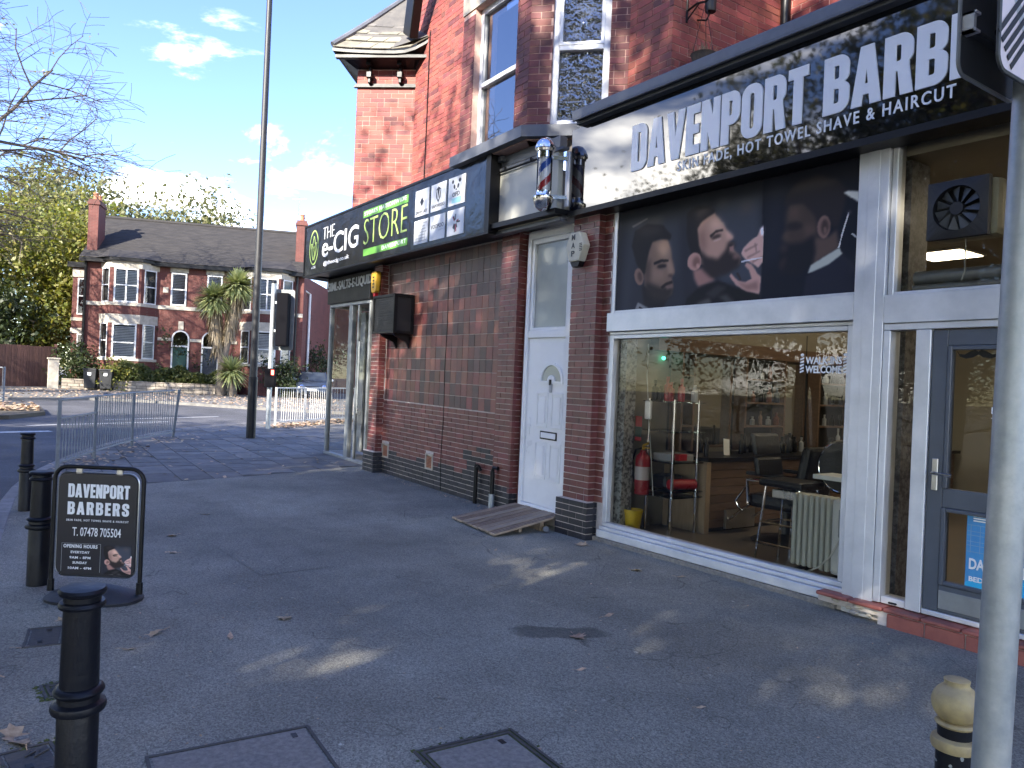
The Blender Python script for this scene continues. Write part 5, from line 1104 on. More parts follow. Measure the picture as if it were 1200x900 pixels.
# six brand cards on the fascia
cols = ((2.45, 2.03), (1.96, 1.53), (1.46, 1.02)); rowz = ((3.93, 4.305), (3.53, 3.87))
cards = []
for (s1, s0) in cols:
    for (c0, c1) in rowz:
        m_ = MB(); m_.box(s0, s1, nE-.001, nE+.006, c0, c1, EP); cards.append(m_.build('brand_card', mat['wprint'], es))
nC = nE+.0075
def ctext(s, ss, z, w, h, m, bold=0, par=0): place_text(font_arrays(s, bold), EP(ss, nC, z), eL, (0, 0, 1), w, h, .001).build('lettering', m, cards[par])
def cpoly(pts, m, par, name='logo'): MB().add([EP(a, nC, b) for a, b in pts], [tuple(range(len(pts)))]).build(name, m, cards[par], recalc=False)
cpoly([(2.24, 4.20), (2.30, 4.13), (2.24, 4.06), (2.18, 4.13)], mat['navyprint'], 0); cpoly([(2.235, 4.165), (2.262, 4.13), (2.235, 4.095), (2.208, 4.13)], mat['wprint'], 0) if False else None
ctext('DINNER LADY', 2.42, 3.965, .36, .04, mat['navyprint'], .005, 0)
for i in range(4):
    c0 = 3.565+i*.075; ctext('E H H B'[0:1]*0+'FHHB'[i]+' '+'EBHF'[i], 2.42, c0, .35, .05, mat['greyprint'], -.01, 1) if False else None
gr_ = MB()
for i in range(7): gr_.box(2.06+.03*(i % 3), 2.42-.02*(i % 2), nC-.0005, nC+.0005, 3.56+i*.042, 3.575+i*.042, EP)
for i in range(4): gr_.box(2.10+i*.09, 2.115+i*.09, nC-.0005, nC+.0005, 3.56, 3.70+.03*(i % 2), EP)
gr_.build('logo', mat['greyprint'], cards[1])
cpoly([(1.82, 4.22), (1.745, 4.26), (1.67, 4.22), (1.685, 4.11), (1.745, 4.04), (1.805, 4.11)], mat['navyprint'], 2); cpoly([(1.79, 4.21), (1.745, 4.12), (1.70, 4.21), (1.745, 4.08)], mat['wprint'], 2) if False else None
vv = MB()
for a, b, c, d in ((1.795, 4.215, 1.75, 4.08), (1.695, 4.215, 1.74, 4.08)): vv.bar(EP(a, nC+.001, b), EP(c, nC+.001, d), .018, .001, up=(0, 1, 0))
vv.build('logo', mat['wprint'], cards[2]); ctext('VAPORESSO', 1.93, 3.975, .37, .045, mat['navyprint'], .008, 2)
ctext('VOOPOO', 1.93, 3.685, .37, .06, mat['navyprint'], .006, 3); ctext('VOOPOO', 1.72, 3.65, .16, .012, mat['greyprint'], 0, 3)
def blob(cx, cz, rx, rz, rot=0, n=12): return [(cx+rx*math.cos(a)*math.cos(rot)-rz*math.sin(a)*math.sin(rot), cz+rx*math.cos(a)*math.sin(rot)+rz*math.sin(a)*math.cos(rot)) for a in [2*math.pi*i/n for i in range(n)]]
for q in ((1.345, 4.245, .028, .026, 0), (1.16, 4.245, .034, .028, 0), (1.30, 4.175, .024, .034, -.5), (1.20, 4.175, .024, .034, .5), (1.25, 4.135, .018, .012, 0)): cpoly(blob(*q), mat['navyprint'], 4)
ctext('RIOT', 1.35, 4.04, .20, .06, mat['navyprint'], .01, 4) if False else ctext('OFD', 1.35, 4.04, .20, .06, mat['navyprint'], .01, 4); cpoly([(1.37, 4.02), (1.10, 4.03), (1.12, 3.95), (1.36, 3.96)], mat['cyanprint'], 4)
rs2 = random.Random(9)
for i in range(11):
    a = rs2.uniform(0, 6.28); c0, c1 = 1.24+.03*math.cos(a), 3.70+.03*math.sin(a); d0, d1 = 1.24+.13*math.cos(a)*rs2.uniform(.5, 1), 3.70+.15*math.sin(a)*rs2.uniform(.6, 1)
    l_ = MB(); l_.bar(EP(c0, nC+.0005, c1), EP(d0, nC+.0005, d1), .022, .001, up=(0, 1, 0)); l_.build('logo', mat['redprint'] if i % 4 == 0 else mat['navyprint'], cards[5])
# canopy soffit behind the fascia
sf = MB(); sf.box(.5, 7.25, -.6, .2, 3.475, 3.53, EP); sf.box(7.05, 7.1, -1.8, .2, 3.45, 3.6, EP); sf.build('canopy_soffit', mat['black'], BLD)
k = MB(); k.bar(EP(7.26, .28, 3.46), EP(7.10, -1.4, 3.36), .10, .05); k.build('canopy_edge', mat['whitepaint'], BLD)
# ------------------------------------------------------------------ corner shop entrance (glass both sides of the corner)
eg = MB(); n0 = -.20
for b in ((7.0, 7.08), (5.88, 6.05), (5.05, 5.12)): eg.box(b[0], b[1], n0-.06, n0+.02, .055, 2.88, EP)
eg.box(5.05, 7.08, n0-.07, n0+.03, .0, .054, EP); eg.box(5.05, 7.08, n0-.06, n0+.02, 2.882, 2.94, EP); eg.box(5.62, 5.68, n0-.05, n0+.0, .056, 2.88, EP)
eg.box(7.0, 7.08, n0-2.6, n0-.06, .0, .054, EP); eg.box(7.0, 7.08, n0-2.6, n0-2.52, .055, 2.88, EP); eg.box(7.0, 7.08, n0-2.6, n0-.061, 2.882, 2.94, EP)
ego = eg.build('corner_shopfront', mat['alug'], BLD, bevel=.005, seg=1, label='grey aluminium corner shopfront of the left hand shop')
for a, b in ((6.05, 7.0), (5.12, 5.62), (5.68, 5.88)): MB().quad(EP(b, n0-.02, .055), EP(a, n0-.02, .055), EP(a, n0-.02, 2.88), EP(b, n0-.02, 2.88)).build('pane', mat['shopglass'], ego, recalc=False)
MB().quad(EP(7.04, n0-2.52, .055), EP(7.04, n0-.06, .055), EP(7.04, n0-.06, 2.88), EP(7.04, n0-2.52, 2.88)).build('pane', mat['shopglass'], ego, recalc=False)
k = MB(); k.box(6.30, 6.55, n0-.5, n0-.42, .1, 2.8, EP); k.box(5.9, 6.02, n0-.05, n0-.01, .1, 2.8, EP); k.build('inner_panel', mat['greyprint'], BLD)
k = MB(); k.tube([EP(5.42, n0+.05, .9), EP(5.42, n0+.05, 2.2)], .018, 8); k.box(5.30, 5.50, n0-.014, n0-.008, .72, .95, EP); k.build('pull_handle', mat['steel'], ego)
k = MB(); k.box(4.6, 7.0, n0-3.4, n0-.03, -.05, .05, EP); k.build('shop_floor', mat['floorint'], BLD)
k = MB(); k.box(4.55, 5.0, -3.4, -.34, 0, 3.4, EP); k.build('shop_inner_wall', mat['wall'], BLD)
k = MB(); k.box(5.0, 7.0, -3.6, -3.45, 0, 3.4, EP); k.build('shop_back_wall', mat['wall'], BLD)
k = MB(); k.box(4.5, 7.08, -3.5, -.25, 2.95, 3.0, EP); k.build('shop_ceiling', mat['ceil'], BLD)
for i in range(3):
    k = MB(); k.box(5.05, 5.5, -2.8, -1.2, .5+i*.55, .53+i*.55, EP); k.build('shop_shelf', mat['whitepaint'], BLD)
k = MB(); k.box(5.02, 7.13, n0-.1, n0+.06, 2.943, 3.46, EP); lso = thing('vape_entrance_sign', 'black panel with silver letters above the corner shop glass', 'sign', EP(6, n0, 3)); k.build('panel', mat['black'], lso, bevel=.02)
place_text(font_arrays('50ML-SALTS-E-LIQUIDS', .02), EP(7.09, n0+.062, 3.16), eL, (0, 0, 1), 2.25, .20, .012).build('lettering', mat['alu'], lso)
# alarm boxes
def alarm(name, label, F, m, txt, tall):
    t = thing(name, label, 'alarm box', F(0, 0, 0)); mb = MB()
    l = [(-.11, .16), (-.075, .19), (.075, .19), (.11, .16), (.085, -.14), (.05, -.17), (-.05, -.17), (-.085, -.14)] if not tall else [(-.13, .05), (-.10, .17), (.10, .17), (.13, .05), (.09, -.13), (-.09, -.13)]
    mb.prism(l, F, 0, .09); mb.build('case', m, t, bevel=.02)
    return t
al = alarm('alarm_box', 'yellow burglar alarm box above the black wall cabinet', lambda x, y, d: EP(4.31-x, .02+d, 3.15+y), mat['yellow'], '', False)
k = MB(); k.prism([(-.05, -.17), (.05, -.17), (.03, -.23), (-.03, -.23)], lambda x, y, d: EP(4.31-x, .02+d, 3.15+y), .01, .07); k.build('strobe', mat['red'], al)
k = MB()
for i in range(4): k.box(-.03, .04, .111, .113, 3.06+i*.055, 3.085+i*.055, lambda x, n, z: EP(4.31-x, n, z))
k.build('print', mat['navyprint'], al)
mp_t = thing('alarm_box', 'cream hexagonal alarm box lettered MAP on the pier', 'alarm box', (-6.42, 5.38, 3.05))
hexl = [(-.10, .20), (.08, .20), (.165, .04), (.08, -.15), (-.10, -.15), (-.165, .04)]
MB().prism(hexl, lambda x, y, d: (-6.42+x*.9, 5.385-d, 3.10+y*.9), 0, .10).build('case', mat['ivory'], mp_t, bevel=.012)
k = MB(); k.prism([(.08, -.15), (-.10, -.15), (-.06, -.21), (.05, -.21)], lambda x, y, d: (-6.42+x*.9, 5.385-d, 3.10+y*.9), .01, .08); k.build('strobe', mat['black'], mp_t)
for i, ch in enumerate('MAP'): place_text(font_arrays(ch, .02), (-6.47, 5.2845, 3.195-i*.088), (1, 0, 0), (0, 0, 1), .055, .062, .003).build('letter', mat['navyprint'], mp_t)
k = MB()
for i in range(5): k.box(-6.338, -6.295, 5.2825, 5.286, 3.07+i*.018, 3.08+i*.018)
k.build('grille', mat['navyprint'], mp_t)
# black wall cabinet
wc_ = thing('wall_cabinet', 'black mesh sided cabinet bracketed to the tiled wall', 'cabinet', EP(3.58, 0, 2.28))
MB().box(3.20, 3.98, -.11, .215, 2.29, 2.87, EP).build('mesh_body', mat['blackmesh'], wc_)
k = MB()
for (a0, a1, c0, c1) in ((3.18, 3.225, 2.28, 2.89), (3.955, 4.0, 2.28, 2.89), (3.226, 3.954, 2.28, 2.325), (3.226, 3.954, 2.845, 2.89)): k.box(a0, a1, .18, .235, c0, c1, EP)
k.box(3.18, 3.225, -.11, -.07, 2.28, 2.89, EP); k.box(3.18, 3.225, -.07, .18, 2.28, 2.325, EP); k.box(3.18, 3.225, -.07, .18, 2.845, 2.89, EP); k.build('frame', mat['black'], wc_, bevel=.004, seg=1)
k = MB()
for i in range(14): k.box(3.23, 3.95, .216, .222, 2.34+i*.036, 2.352+i*.036, EP)
k.build('louvre', mat['black'], wc_)
for s_ in (3.32, 3.78):
    k = MB(); k.prism([(-.11, 2.28), (.18, 2.28), (.14, 2.24), (-.05, 2.16), (-.11, 2.06)], lambda x, y, d, s_=s_: EP(s_+d, x, y), -.02, .02); k.build('bracket', mat['black'], wc_)
# barber pole
bp = thing('barber_pole', 'red white and blue striped barber pole with chrome ends on the fascia', 'barber pole', (-6.73, 5.07, 3.53)); PX, PY = -6.73, 5.07
def stripes():
    mb = MB(); n, h, r = 36, 44, .068; z0, z1 = 3.72, 4.12
    for j in range(h):
        for i in range(n):
            a0, a1 = 2*math.pi*i/n, 2*math.pi*(i+1)/n; za, zb = z0+(z1-z0)*j/h, z0+(z1-z0)*(j+1)/h
            ph = ((a0/(2*math.pi))*1.0-(za-z0)/.40) % 1
            mb.cur = 1 if .05 < ph < .27 else 2 if .55 < ph < .77 else 0
            mb.add([(PX+r*math.cos(a), PY+r*math.sin(a), z) for a, z in ((a0, za), (a1, za), (a1, zb), (a0, zb))], [(0, 1, 2, 3)])
    return mb.build('striped_cylinder', [mat['white'], mat['blue'], mat['red']], bp, smooth=True, recalc=False)
stripes()
MB().lathe([(.085, 3.70), (.085, 4.14)], (PX, PY, 0), 28).build('glass_tube', mat['tube'], bp, smooth=True)
MB().lathe([(.001, 4.335), (.02, 4.33), (.06, 4.315), (.095, 4.275), (.115, 4.225), (.118, 4.20), (.105, 4.195), (.10, 4.17), (.088, 4.165), (.088, 4.10)], (PX, PY, 0), 28).build('top_cap', mat['chrome'], bp, smooth=True)
MB().lathe([(.001, 3.52), (.05, 3.53), (.09, 3.565), (.108, 3.62), (.118, 3.655), (.118, 3.675), (.10, 3.68), (.088, 3.70), (.088, 3.735)], (PX, PY, 0), 28).build('bottom_cap', mat['chrome'], bp, smooth=True)
k = MB(); k.box(-6.62, -6.56, 5.275, 5.298, 3.58, 4.18); k.build('wall_bracket', mat['alu'], bp, bevel=.006)
k = MB(); k.bar((-6.59, 5.28, 4.11), (PX, PY, 4.11), .03, .04); k.bar((-6.59, 5.28, 3.68), (PX, PY, 3.68), .03, .04); k.build('arm', mat['chrome'], bp)
# hanging basket, its bracket and a small lamp on the return wall
hbk = thing('hanging_basket', 'empty wicker hanging basket of dried plants over the black cornice', 'hanging basket', tuple(B3-En*.19+eL*.27+Vector((0, 0, 5.02))))
hc_ = Vector(hbk.location)
MB().lathe([(.02, -.08), (.07, -.07), (.11, -.01), (.125, .05), (.135, .07), (.12, .07), (.10, .02), (.04, -.03)], hc_, 18).build('basket', mat['wicker'], hbk)
k = MB(); tp = hc_+Vector((0, 0, .62))
for i in range(3): a = 2.1*i; k.tube([hc_+Vector((.12*math.cos(a), .12*math.sin(a), .07)), tp], .004, 4)
k.build('chain', mat['black'], hbk)
k = MB(); rg = random.Random(2)
for i in range(60): a = rg.uniform(0, 6.28); r_ = rg.uniform(0, .11); p = hc_+Vector((r_*math.cos(a), r_*math.sin(a), .05)); k.tube([p, p+Vector((rg.gauss(0, .05), rg.gauss(0, .05), rg.uniform(.03, .14)))], .003, 3)
k.build('dried_plants', mat['straw'], hbk)
k = MB(); w0 = B3-En*.19+Vector((0, 0, tp.z)); k.tube([w0+eL*.01, w0+eL*.15+Vector((0, 0, .03)), tp, tp+eL*.05+Vector((0, 0, .03))], .012, 6); k.tube([w0+eL*.01+Vector((0, 0, -.12)), w0+eL*.01+Vector((0, 0, .14))], .012, 6); k.tube([w0+eL*.01+Vector((0, 0, -.1)), w0+eL*.18+Vector((0, 0, .02))], .008, 6); k.build('bracket', mat['black'], hbk)
wl_ = thing('wall_lamp', 'small dark cylinder wall lamp on the side wall above the basket', 'wall lamp', tuple(w0)); q = B3-En*.36+eL*.18+Vector((0, 0, 5.62))
MB().lathe([(.001, .0), (.055, .0), (.06, .02), (.06, .16), (.045, .19), (.001, .2)], q, 14).build('shade', mat['blackmesh'], wl_, smooth=True)
k = MB(); k.tube([B3-En*.36+Vector((0, 0, 5.60)), B3-En*.36+eL*.13+Vector((0, 0, 5.55)), q], .01, 6); k.build('arm', mat['black'], wl_)
# ------------------------------------------------------------------ inside the barber shop
FZ = .12
MB().box(-6.05, 1.5, 5.62, 12.2, .0, FZ).build('shop_floor', mat['floorint'], BLD)
MB().box(-6.12, -6.02, 5.63, 12.2, 0, 3.6).build('party_wall', mat['wall'], BLD)
MB().box(-6.02, 1.5, 12.0, 12.2, 0, 3.6).build('back_wall', mat['wall'], BLD)
MB().box(1.4, 1.6, 5.62, 12.2, 0, 3.6).build('party_wall', mat['wall'], BLD)
MB().box(-.4, 1.4, 5.5, 5.62, 0, 3.6).build('party_wall', mat['wall'], BLD)
MB().box(-6.02, 1.5, 5.62, 12.2, 3.42, 3.5).build('ceiling', mat['ceil'], BLD)
MB().box(-6.015, -5.90, 5.63, 5.78, FZ, 3.4).build('pilaster', mat['curtain'], BLD)
MB().box(-3.12, -2.98, 5.66, 5.92, FZ, 3.4).build('glass_partition', M('patterned grey panel', (.20, .19, .20), .6, c2=(.07, .065, .07), scale=22, lo=.42, hi=.58), BLD)
pl = 0
for x, y in ((-2.5, 7.2), (-2.5, 9.4), (-1.0, 7.2), (-1.0, 9.4), (-4.6, 9.6), (-4.6, 7.4)):
    t = thing('ceiling_light', ('lit square ceiling light panel, ' + ('nearest the fan' if pl == 0 else 'behind the fan' if pl == 1 else 'right of the fan' if pl == 2 else 'far right of the fan' if pl == 3 else 'deep inside above the mirrors' if pl == 4 else 'above the barber chairs')), 'ceiling light', (x, y, 3.4), 'ceiling lights in the barber shop'); pl += 1
    MB().box(x-.32, x+.32, y-.32, y+.32, 3.395, 3.418).build('frame', mat['whitepaint'], t); MB().box(x-.29, x+.29, y-.29, y+.29, 3.388, 3.3945).build('diffuser', mat['lamp'], t)
# mirror stations along the left wall
XL = -6.02
MB().box(XL, -5.9, 6.1, 12.0, 2.05, 2.2).build('wall_beam', mat['woodD'], BLD)
units = ((6.40, 6.62), (7.50, 8.28), (8.98, 9.84), (10.7, 11.4))
ul = ('narrow dark shelving unit nearest the window', 'dark shelving unit of bottles in the middle of the mirror wall', 'dark shelving unit behind the WALK-INS sticker', 'dark shelving unit at the far end of the mirror wall')
bottle_cols = [mat['greyprint'], mat['rust'], mat['black'], mat['alug'], mat['navyprint'], mat['bluedoor'], mat['woodD'], mat['black']]
rb = random.Random(12); ORD = 'first second third fourth fifth sixth seventh eighth ninth tenth eleventh twelfth thirteenth fourteenth fifteenth sixteenth seventeenth eighteenth nineteenth twentieth twenty-first twenty-second twenty-third twenty-fourth twenty-fifth twenty-sixth'.split()
def bottle(x, y, z, h, r, m, label, group='hair product bottles on the shelves'):
    o = MB().lathe([(r*.9, 0), (r, .01), (r, h*.62), (r*.45, h*.72), (r*.4, h*.82), (r*.5, h*.84), (r*.5, h), (.001, h)], (x, y, z), 8).build('bottle', m, None, smooth=True, loc=(x, y, z))
    return tag(o, label, 'bottle', group)
cn = {id(m): n for m, n in zip(bottle_cols, ('pale grey', 'dark red', 'black', 'grey', 'navy', 'dark blue', 'brown', 'black'))}
wherez = ('on the lower shelf', 'on the middle shelf', 'on the top shelf'); un_ = ('of the narrow unit', 'of the middle unit', 'behind the WALK-INS sticker', 'of the farthest unit')
for ui, (y0, y1) in enumerate(units):
    t = thing('shelving_unit', ul[ui], 'shelving', (XL, (y0+y1)/2, .95))
    MB().box(XL, XL+.03, y0, y1, .95, 2.04).build('back_panel', mat['dark'], t)
    for y in (y0, y1-.03): MB().box(XL+.031, XL+.2, y, y+.03, .95, 2.04).build('upright', mat['woodD'], t)
    for k_, z in enumerate((1.22, 1.5, 1.78)):
        MB().box(XL+.031, XL+.2, y0+.031, y1-.031, z, z+.02).build('shelf', mat['woodD'], t)
        n = max(1, int((y1-y0-.1)/.13))
        for i in range(n):
            if rb.random() < .12: continue
            m = rb.choice(bottle_cols); h = rb.uniform(.10, .19)
            bottle(XL+.12, y0+.09+i*(y1-y0-.16)/max(1, n-1 if n > 1 else 1), z+.021, h, rb.uniform(.022, .035), m, '%s bottle %s from the window %s %s' % (cn[id(m)], ORD[i], wherez[k_], un_[ui]))
mir = (('mirror_panel', 'wall mirror between the narrow unit and the middle shelving unit', 6.66, 7.46), ('mirror_panel', 'wall mirror between the middle and WALK-INS shelving units', 8.32, 8.94), ('mirror_panel', 'wall mirror beyond the WALK-INS shelving unit', 9.88, 10.66))
for n_, l_, y0, y1 in mir:
    t = thing(n_, l_, 'mirror', (XL, (y0+y1)/2, 1)); MB().box(XL, XL+.02, y0+.03, y1-.03, 1.0, 2.02).build('glass', mat['mirror'], t)
    k = MB(); k.box(XL, XL+.03, y0, y0+.03, .98, 2.04); k.box(XL, XL+.03, y1-.03, y1, .98, 2.04); k.box(XL, XL+.03, y0+.03, y1-.03, .97, 1.0); k.build('frame', mat['woodD'], t)
# counter
ct = thing('counter', 'long wooden barber counter with a dark top along the left wall', 'counter', (-5.7, 9, FZ))
MB().box(-6.01, -5.38, 6.36, 11.9, .88, .92).build('counter_top', mat['leather'], ct)
MB().box(-6.0, -5.40, 6.37, 6.44, FZ, .878).build('end_panel', mat['woodL'], ct)
for i in range(8):
    MB().box(-5.45, -5.42, 6.445, 11.8, .17+i*.088, .17+i*.088+.083).build('front_board', mat['woodD'], ct)
MB().box(-6.0, -5.46, 6.445, 11.8, FZ, .87).build('carcass', mat['dark'], ct)
rb2 = random.Random(7)
place = ('at the window end of the counter', 'below the first mirror on the counter', 'in the middle of the counter', 'below the WALK-INS sticker on the counter', 'at the far end of the counter')
for i in range(26):
    y = 6.5+i*.19; m = rb2.choice((mat['black'], mat['black'], mat['navyprint'], mat['greyprint'], mat['black'], mat['chrome'])); nmc = 'chrome' if m is mat['chrome'] else {id(mat['black']): 'black', id(mat['navyprint']): 'dark', id(mat['greyprint']): 'grey', id(mat['wprint']): 'white'}[id(m)]
    bottle(rb2.uniform(-5.95, -5.5), y, .921, rb2.uniform(.14, .30), rb2.uniform(.025, .05), m, '%s styling bottle %s from the window along the counter' % (nmc, ORD[i]), 'styling bottles on the counter')
t = thing('card', 'small white card standing on the counter', 'card', (-5.6, 6.95, .92)); k = MB(); k.bar((-5.6, 6.93, .921), (-5.63, 6.95, 1.1), .10, .004); k.build('card', mat['white'], t)
# dark seats row reflected / waiting chairs: low bench on the far side
bn_ = thing('waiting_bench', 'low black waiting bench at the back of the shop', 'bench', (-3.2, 11.4, FZ)); MB().box(-4.4, -1.5, 11.1, 11.7, .4, .5).build('seat', mat['leather'], bn_, bevel=.03); MB().box(-4.4, -1.5, 11.72, 11.82, .45, .95).build('backrest', mat['leather'], bn_, bevel=.03); k = MB(); [k.box(x, x+.05, 11.15, 11.65, FZ, .399) for x in (-4.3, -3, -1.6)]; k.build('leg', mat['chrome'], bn_)
# glass display stand
gs = thing('glass_shelf_stand', 'chrome and glass display stand beside the fire extinguisher', 'display stand', (-5.65, 6.15, FZ))
for x, y in ((-5.86, 5.96), (-5.86, 6.33), (-5.50, 5.96), (-5.50, 6.33)): MB().tube([(x, y, FZ), (x, y, 1.52)], .017, 10).build('post', mat['chrome'], gs, smooth=True)
for z in (.56, .86, 1.18, 1.49): MB().box(-5.92, -5.44, 5.92, 6.37, z, z+.012).build('glass_shelf', mat['clear'], gs)
MB().box(-5.92, -5.44, 5.92, 6.37, .50, .512).build('glass_shelf', mat['clear'], gs)
def simple(name, label, cat, mb, m, **kw): return tag(mb.build(name, m, None, **kw), label, cat)
simple('towel_stack', 'pile of folded black towels on the low glass shelf', 'towels', MB().box(-5.84, -5.62, 6.0, 6.28, .575, .72), mat['leather'], bevel=.04)
simple('towel_roll', 'rolled red towel beside the black towels', 'towel', MB().tube([(-5.56, 5.99, .635), (-5.50, 6.3, .635)], .055, 12), mat['red'], smooth=True)
tr2 = thing('tray', 'pale tray with a red box on the middle glass shelf', 'tray', (-5.62, 6.14, .88)); MB().box(-5.82, -5.52, 6.0, 6.3, .873, .95).build('tray', mat['greyprint'], tr2, bevel=.01); MB().box(-5.52, -5.45, 6.0, 6.12, .89, .96).build('red_box', mat['red'], tr2, bevel=.006)
for i, (x, y, h, m, nm) in enumerate(((-5.83, 6.0, .22, mat['black'], 'tall black'), (-5.76, 6.02, .16, mat['black'], 'short black'), (-5.7, 6.05, .26, mat['red'], 'tall red'), (-5.62, 6.02, .2, mat['red'], 'squat red'), (-5.55, 6.1, .24, mat['red'], 'rightmost red'), (-5.80, 6.22, .2, mat['black'], 'rear black'), (-5.50, 6.25, .18, mat['wprint'], 'white'))):
    bottle(x, y, 1.503, h, .036, m, '%s bottle on top of the glass display stand' % nm)
# fire extinguisher and signs on the pilaster
fe = thing('fire_extinguisher', 'red fire extinguisher hung beside the window edge', 'fire extinguisher', (-5.83, 5.86, .5)); fx, fy = -5.83, 5.86
MB().lathe([(.06, .50), (.078, .51), (.08, .55), (.08, .86), (.07, .91), (.035, .945), (.03, .97), (.001, .975)], (fx, fy, 0), 20).build('cylinder', mat['red'], fe, smooth=True)
MB().lathe([(.0815, .66), (.0815, .80)], (fx, fy, 0), 20).build('label', mat['signface'], fe, smooth=True)
k = MB(); k.tube([(fx, fy, .97), (fx, fy, 1.02), (fx+.07, fy, 1.05)], .014, 8); k.bar((fx-.01, fy, 1.0), (fx+.09, fy, 1.0), .02, .012); k.build('valve', mat['yellow'], fe)
MB().tube([(fx-.02, fy, .99), (fx-.09, fy-.02, .97), (fx-.125, fy-.03, .85), (fx-.11, fy-.03, .70), (fx-.09, fy-.02, .62)], .011, 8).build('hose', mat['black'], fe, smooth=True)
sg = thing('extinguisher_notice', 'small red and green notice above the fire extinguisher', 'notice', (-5.89, 5.8, 1.2)); k = MB(); k.box(-5.895, -5.80, 5.79, 5.795, 1.22, 1.33); k.box(-5.895, -5.80, 5.79, 5.795, 1.07, 1.11); k.build('red_part', mat['red'], sg); MB().box(-5.895, -5.80, 5.79, 5.795, 1.112, 1.218).build('green_part', mat['greendoor'], sg)
ph = thing('wall_phone', 'white gadget with hanging cables above the extinguisher', 'gadget', (-5.80, 5.86, 1.38)); k = MB(); k.box(-5.83, -5.75, 5.85, 5.89, 1.30, 1.50); k.build('body', mat['white'], ph, bevel=.015); k = MB(); k.tube([(-5.79, 5.86, 1.5), (-5.84, 5.88, 1.75), (-5.86, 5.9, 2.1)], .005, 5); k.tube([(-5.77, 5.86, 1.3), (-5.75, 5.9, .9), (-5.7, 5.9, .5)], .005, 5); k.build('cable', mat['cable'], ph)
tag(MB().lathe([(.075, 0), (.098, .20), (.104, .20), (.104, .225), (.092, .225), (.07, .02)], (-6.0+.14, 5.78, FZ), 20).build('bucket', mat['bucket'], None, smooth=True), 'yellow plastic bucket on the floor in the window corner', 'bucket')
lg = thing('green_light', 'tiny green indicator light high on the left wall', 'indicator light', (-6.0, 6.3, 1.97)); MB().sphere((-5.985, 6.27, 1.97), .02, 10, 6).build('bulb', M('green led', (.1, .8, .5), .4, emit=(.05, .9, .5), es=.8), lg)
# barber chair
bc = thing('barber_chair', 'black leather barber chair with chrome footrest and round base', 'barber chair', (-4.75, 6.85, FZ)); cx, cy = -4.75, 6.85
MB().lathe([(.33, FZ), (.34, FZ+.015), (.30, FZ+.04), (.12, FZ+.07), (.07, FZ+.09), (.06, .45), (.001, .45)], (cx, cy, 0), 28).build('base', mat['leather'], bc, smooth=True)
MB().box(cx-.28, cx+.27, cy-.27, cy+.27, .46, .60).build('seat', mat['leather'], bc, bevel=.05)
k = MB(); k.add([(cx+.20, cy-.25, .60), (cx+.32, cy-.25, .60), (cx+.32, cy+.25, .60), (cx+.20, cy+.25, .60), (cx+.30, cy-.23, 1.12), (cx+.40, cy-.23, 1.12), (cx+.40, cy+.23, 1.12), (cx+.30, cy+.23, 1.12)], [(0, 3, 2, 1), (4, 5, 6, 7), (0, 1, 5, 4), (1, 2, 6, 5), (2, 3, 7, 6), (3, 0, 4, 7)]); k.build('backrest', mat['leather'], bc, bevel=.04)
for sgn in (-1, 1):
    k = MB(); k.tube([(cx-.24, cy+sgn*.31, .50), (cx-.26, cy+sgn*.31, .74), (cx+.20, cy+sgn*.31, .78), (cx+.28, cy+sgn*.30, .60)], .02, 8); k.build('arm_frame', mat['chrome'], bc, smooth=True); MB().box(cx-.26, cx+.16, cy+sgn*.31-.035, cy+sgn*.31+.035, .79, .83).build('armrest', mat['leather'], bc, bevel=.015)
k = MB(); k.tube([(cx-.28, cy-.2, .5), (cx-.52, cy-.2, .30), (cx-.58, cy-.2, .26)], .016, 8); k.tube([(cx-.28, cy+.2, .5), (cx-.52, cy+.2, .30), (cx-.58, cy+.2, .26)], .016, 8); k.tube([(cx-.3, cy-.28, .66), (cx-.42, cy-.28, .50), (cx-.34, cy-.28, .40)], .014, 8); k.build('footrest_frame', mat['chrome'], bc, smooth=True)
k = MB(); k.bar((cx-.58, cy-.24, .27), (cx-.58, cy+.24, .27), .03, .2); k.build('footrest_plate', mat['steel'], bc)
# tall padded stool and the round backed chair behind it
tsn = thing('bar_stool', 'tall black padded stool with chrome legs close to the window', 'stool', (-4.10, 5.95, FZ)); sx, sy = -4.10, 5.96
MB().box(sx-.22, sx+.22, sy-.17, sy+.19, .80, .87).build('seat', mat['leather'], tsn, bevel=.03)
for z0, z1, o0, o1 in ((.88, 1.05, -.21, -.245), (1.06, 1.26, -.245, -.29)):
    k = MB(); k.add([(sx+o0-.05, sy-.17, z0), (sx+o0+.01, sy-.17, z0), (sx+o0+.01, sy+.19, z0), (sx+o0-.05, sy+.19, z0), (sx+o1-.05, sy-.17, z1), (sx+o1+.01, sy-.17, z1), (sx+o1+.01, sy+.19, z1), (sx+o1-.05, sy+.19, z1)], [(0, 3, 2, 1), (4, 5, 6, 7), (0, 1, 5, 4), (1, 2, 6, 5), (2, 3, 7, 6), (3, 0, 4, 7)]); k.build('back_pad', mat['leather'], tsn, bevel=.025)
for a, b in ((-1, -1), (-1, 1), (1, -1), (1, 1)): MB().tube([(sx+a*.17, sy+.01+b*.13, .80), (sx+a*.23, sy+.01+b*.17, FZ)], .012, 8).build('leg', mat['chrome'], tsn, smooth=True)
k = MB(); q = [(sx-.2, sy-.145, .48), (sx+.2, sy-.145, .48), (sx+.2, sy+.165, .48), (sx-.2, sy+.165, .48)]
for i in range(4): k.tube([q[i], q[(i+1) % 4]], .01, 6)
k.tube([(sx-.21, sy-.16, .3), (sx+.21, sy-.16, .3)], .01, 6); k.build('foot_ring', mat['chrome'], tsn)
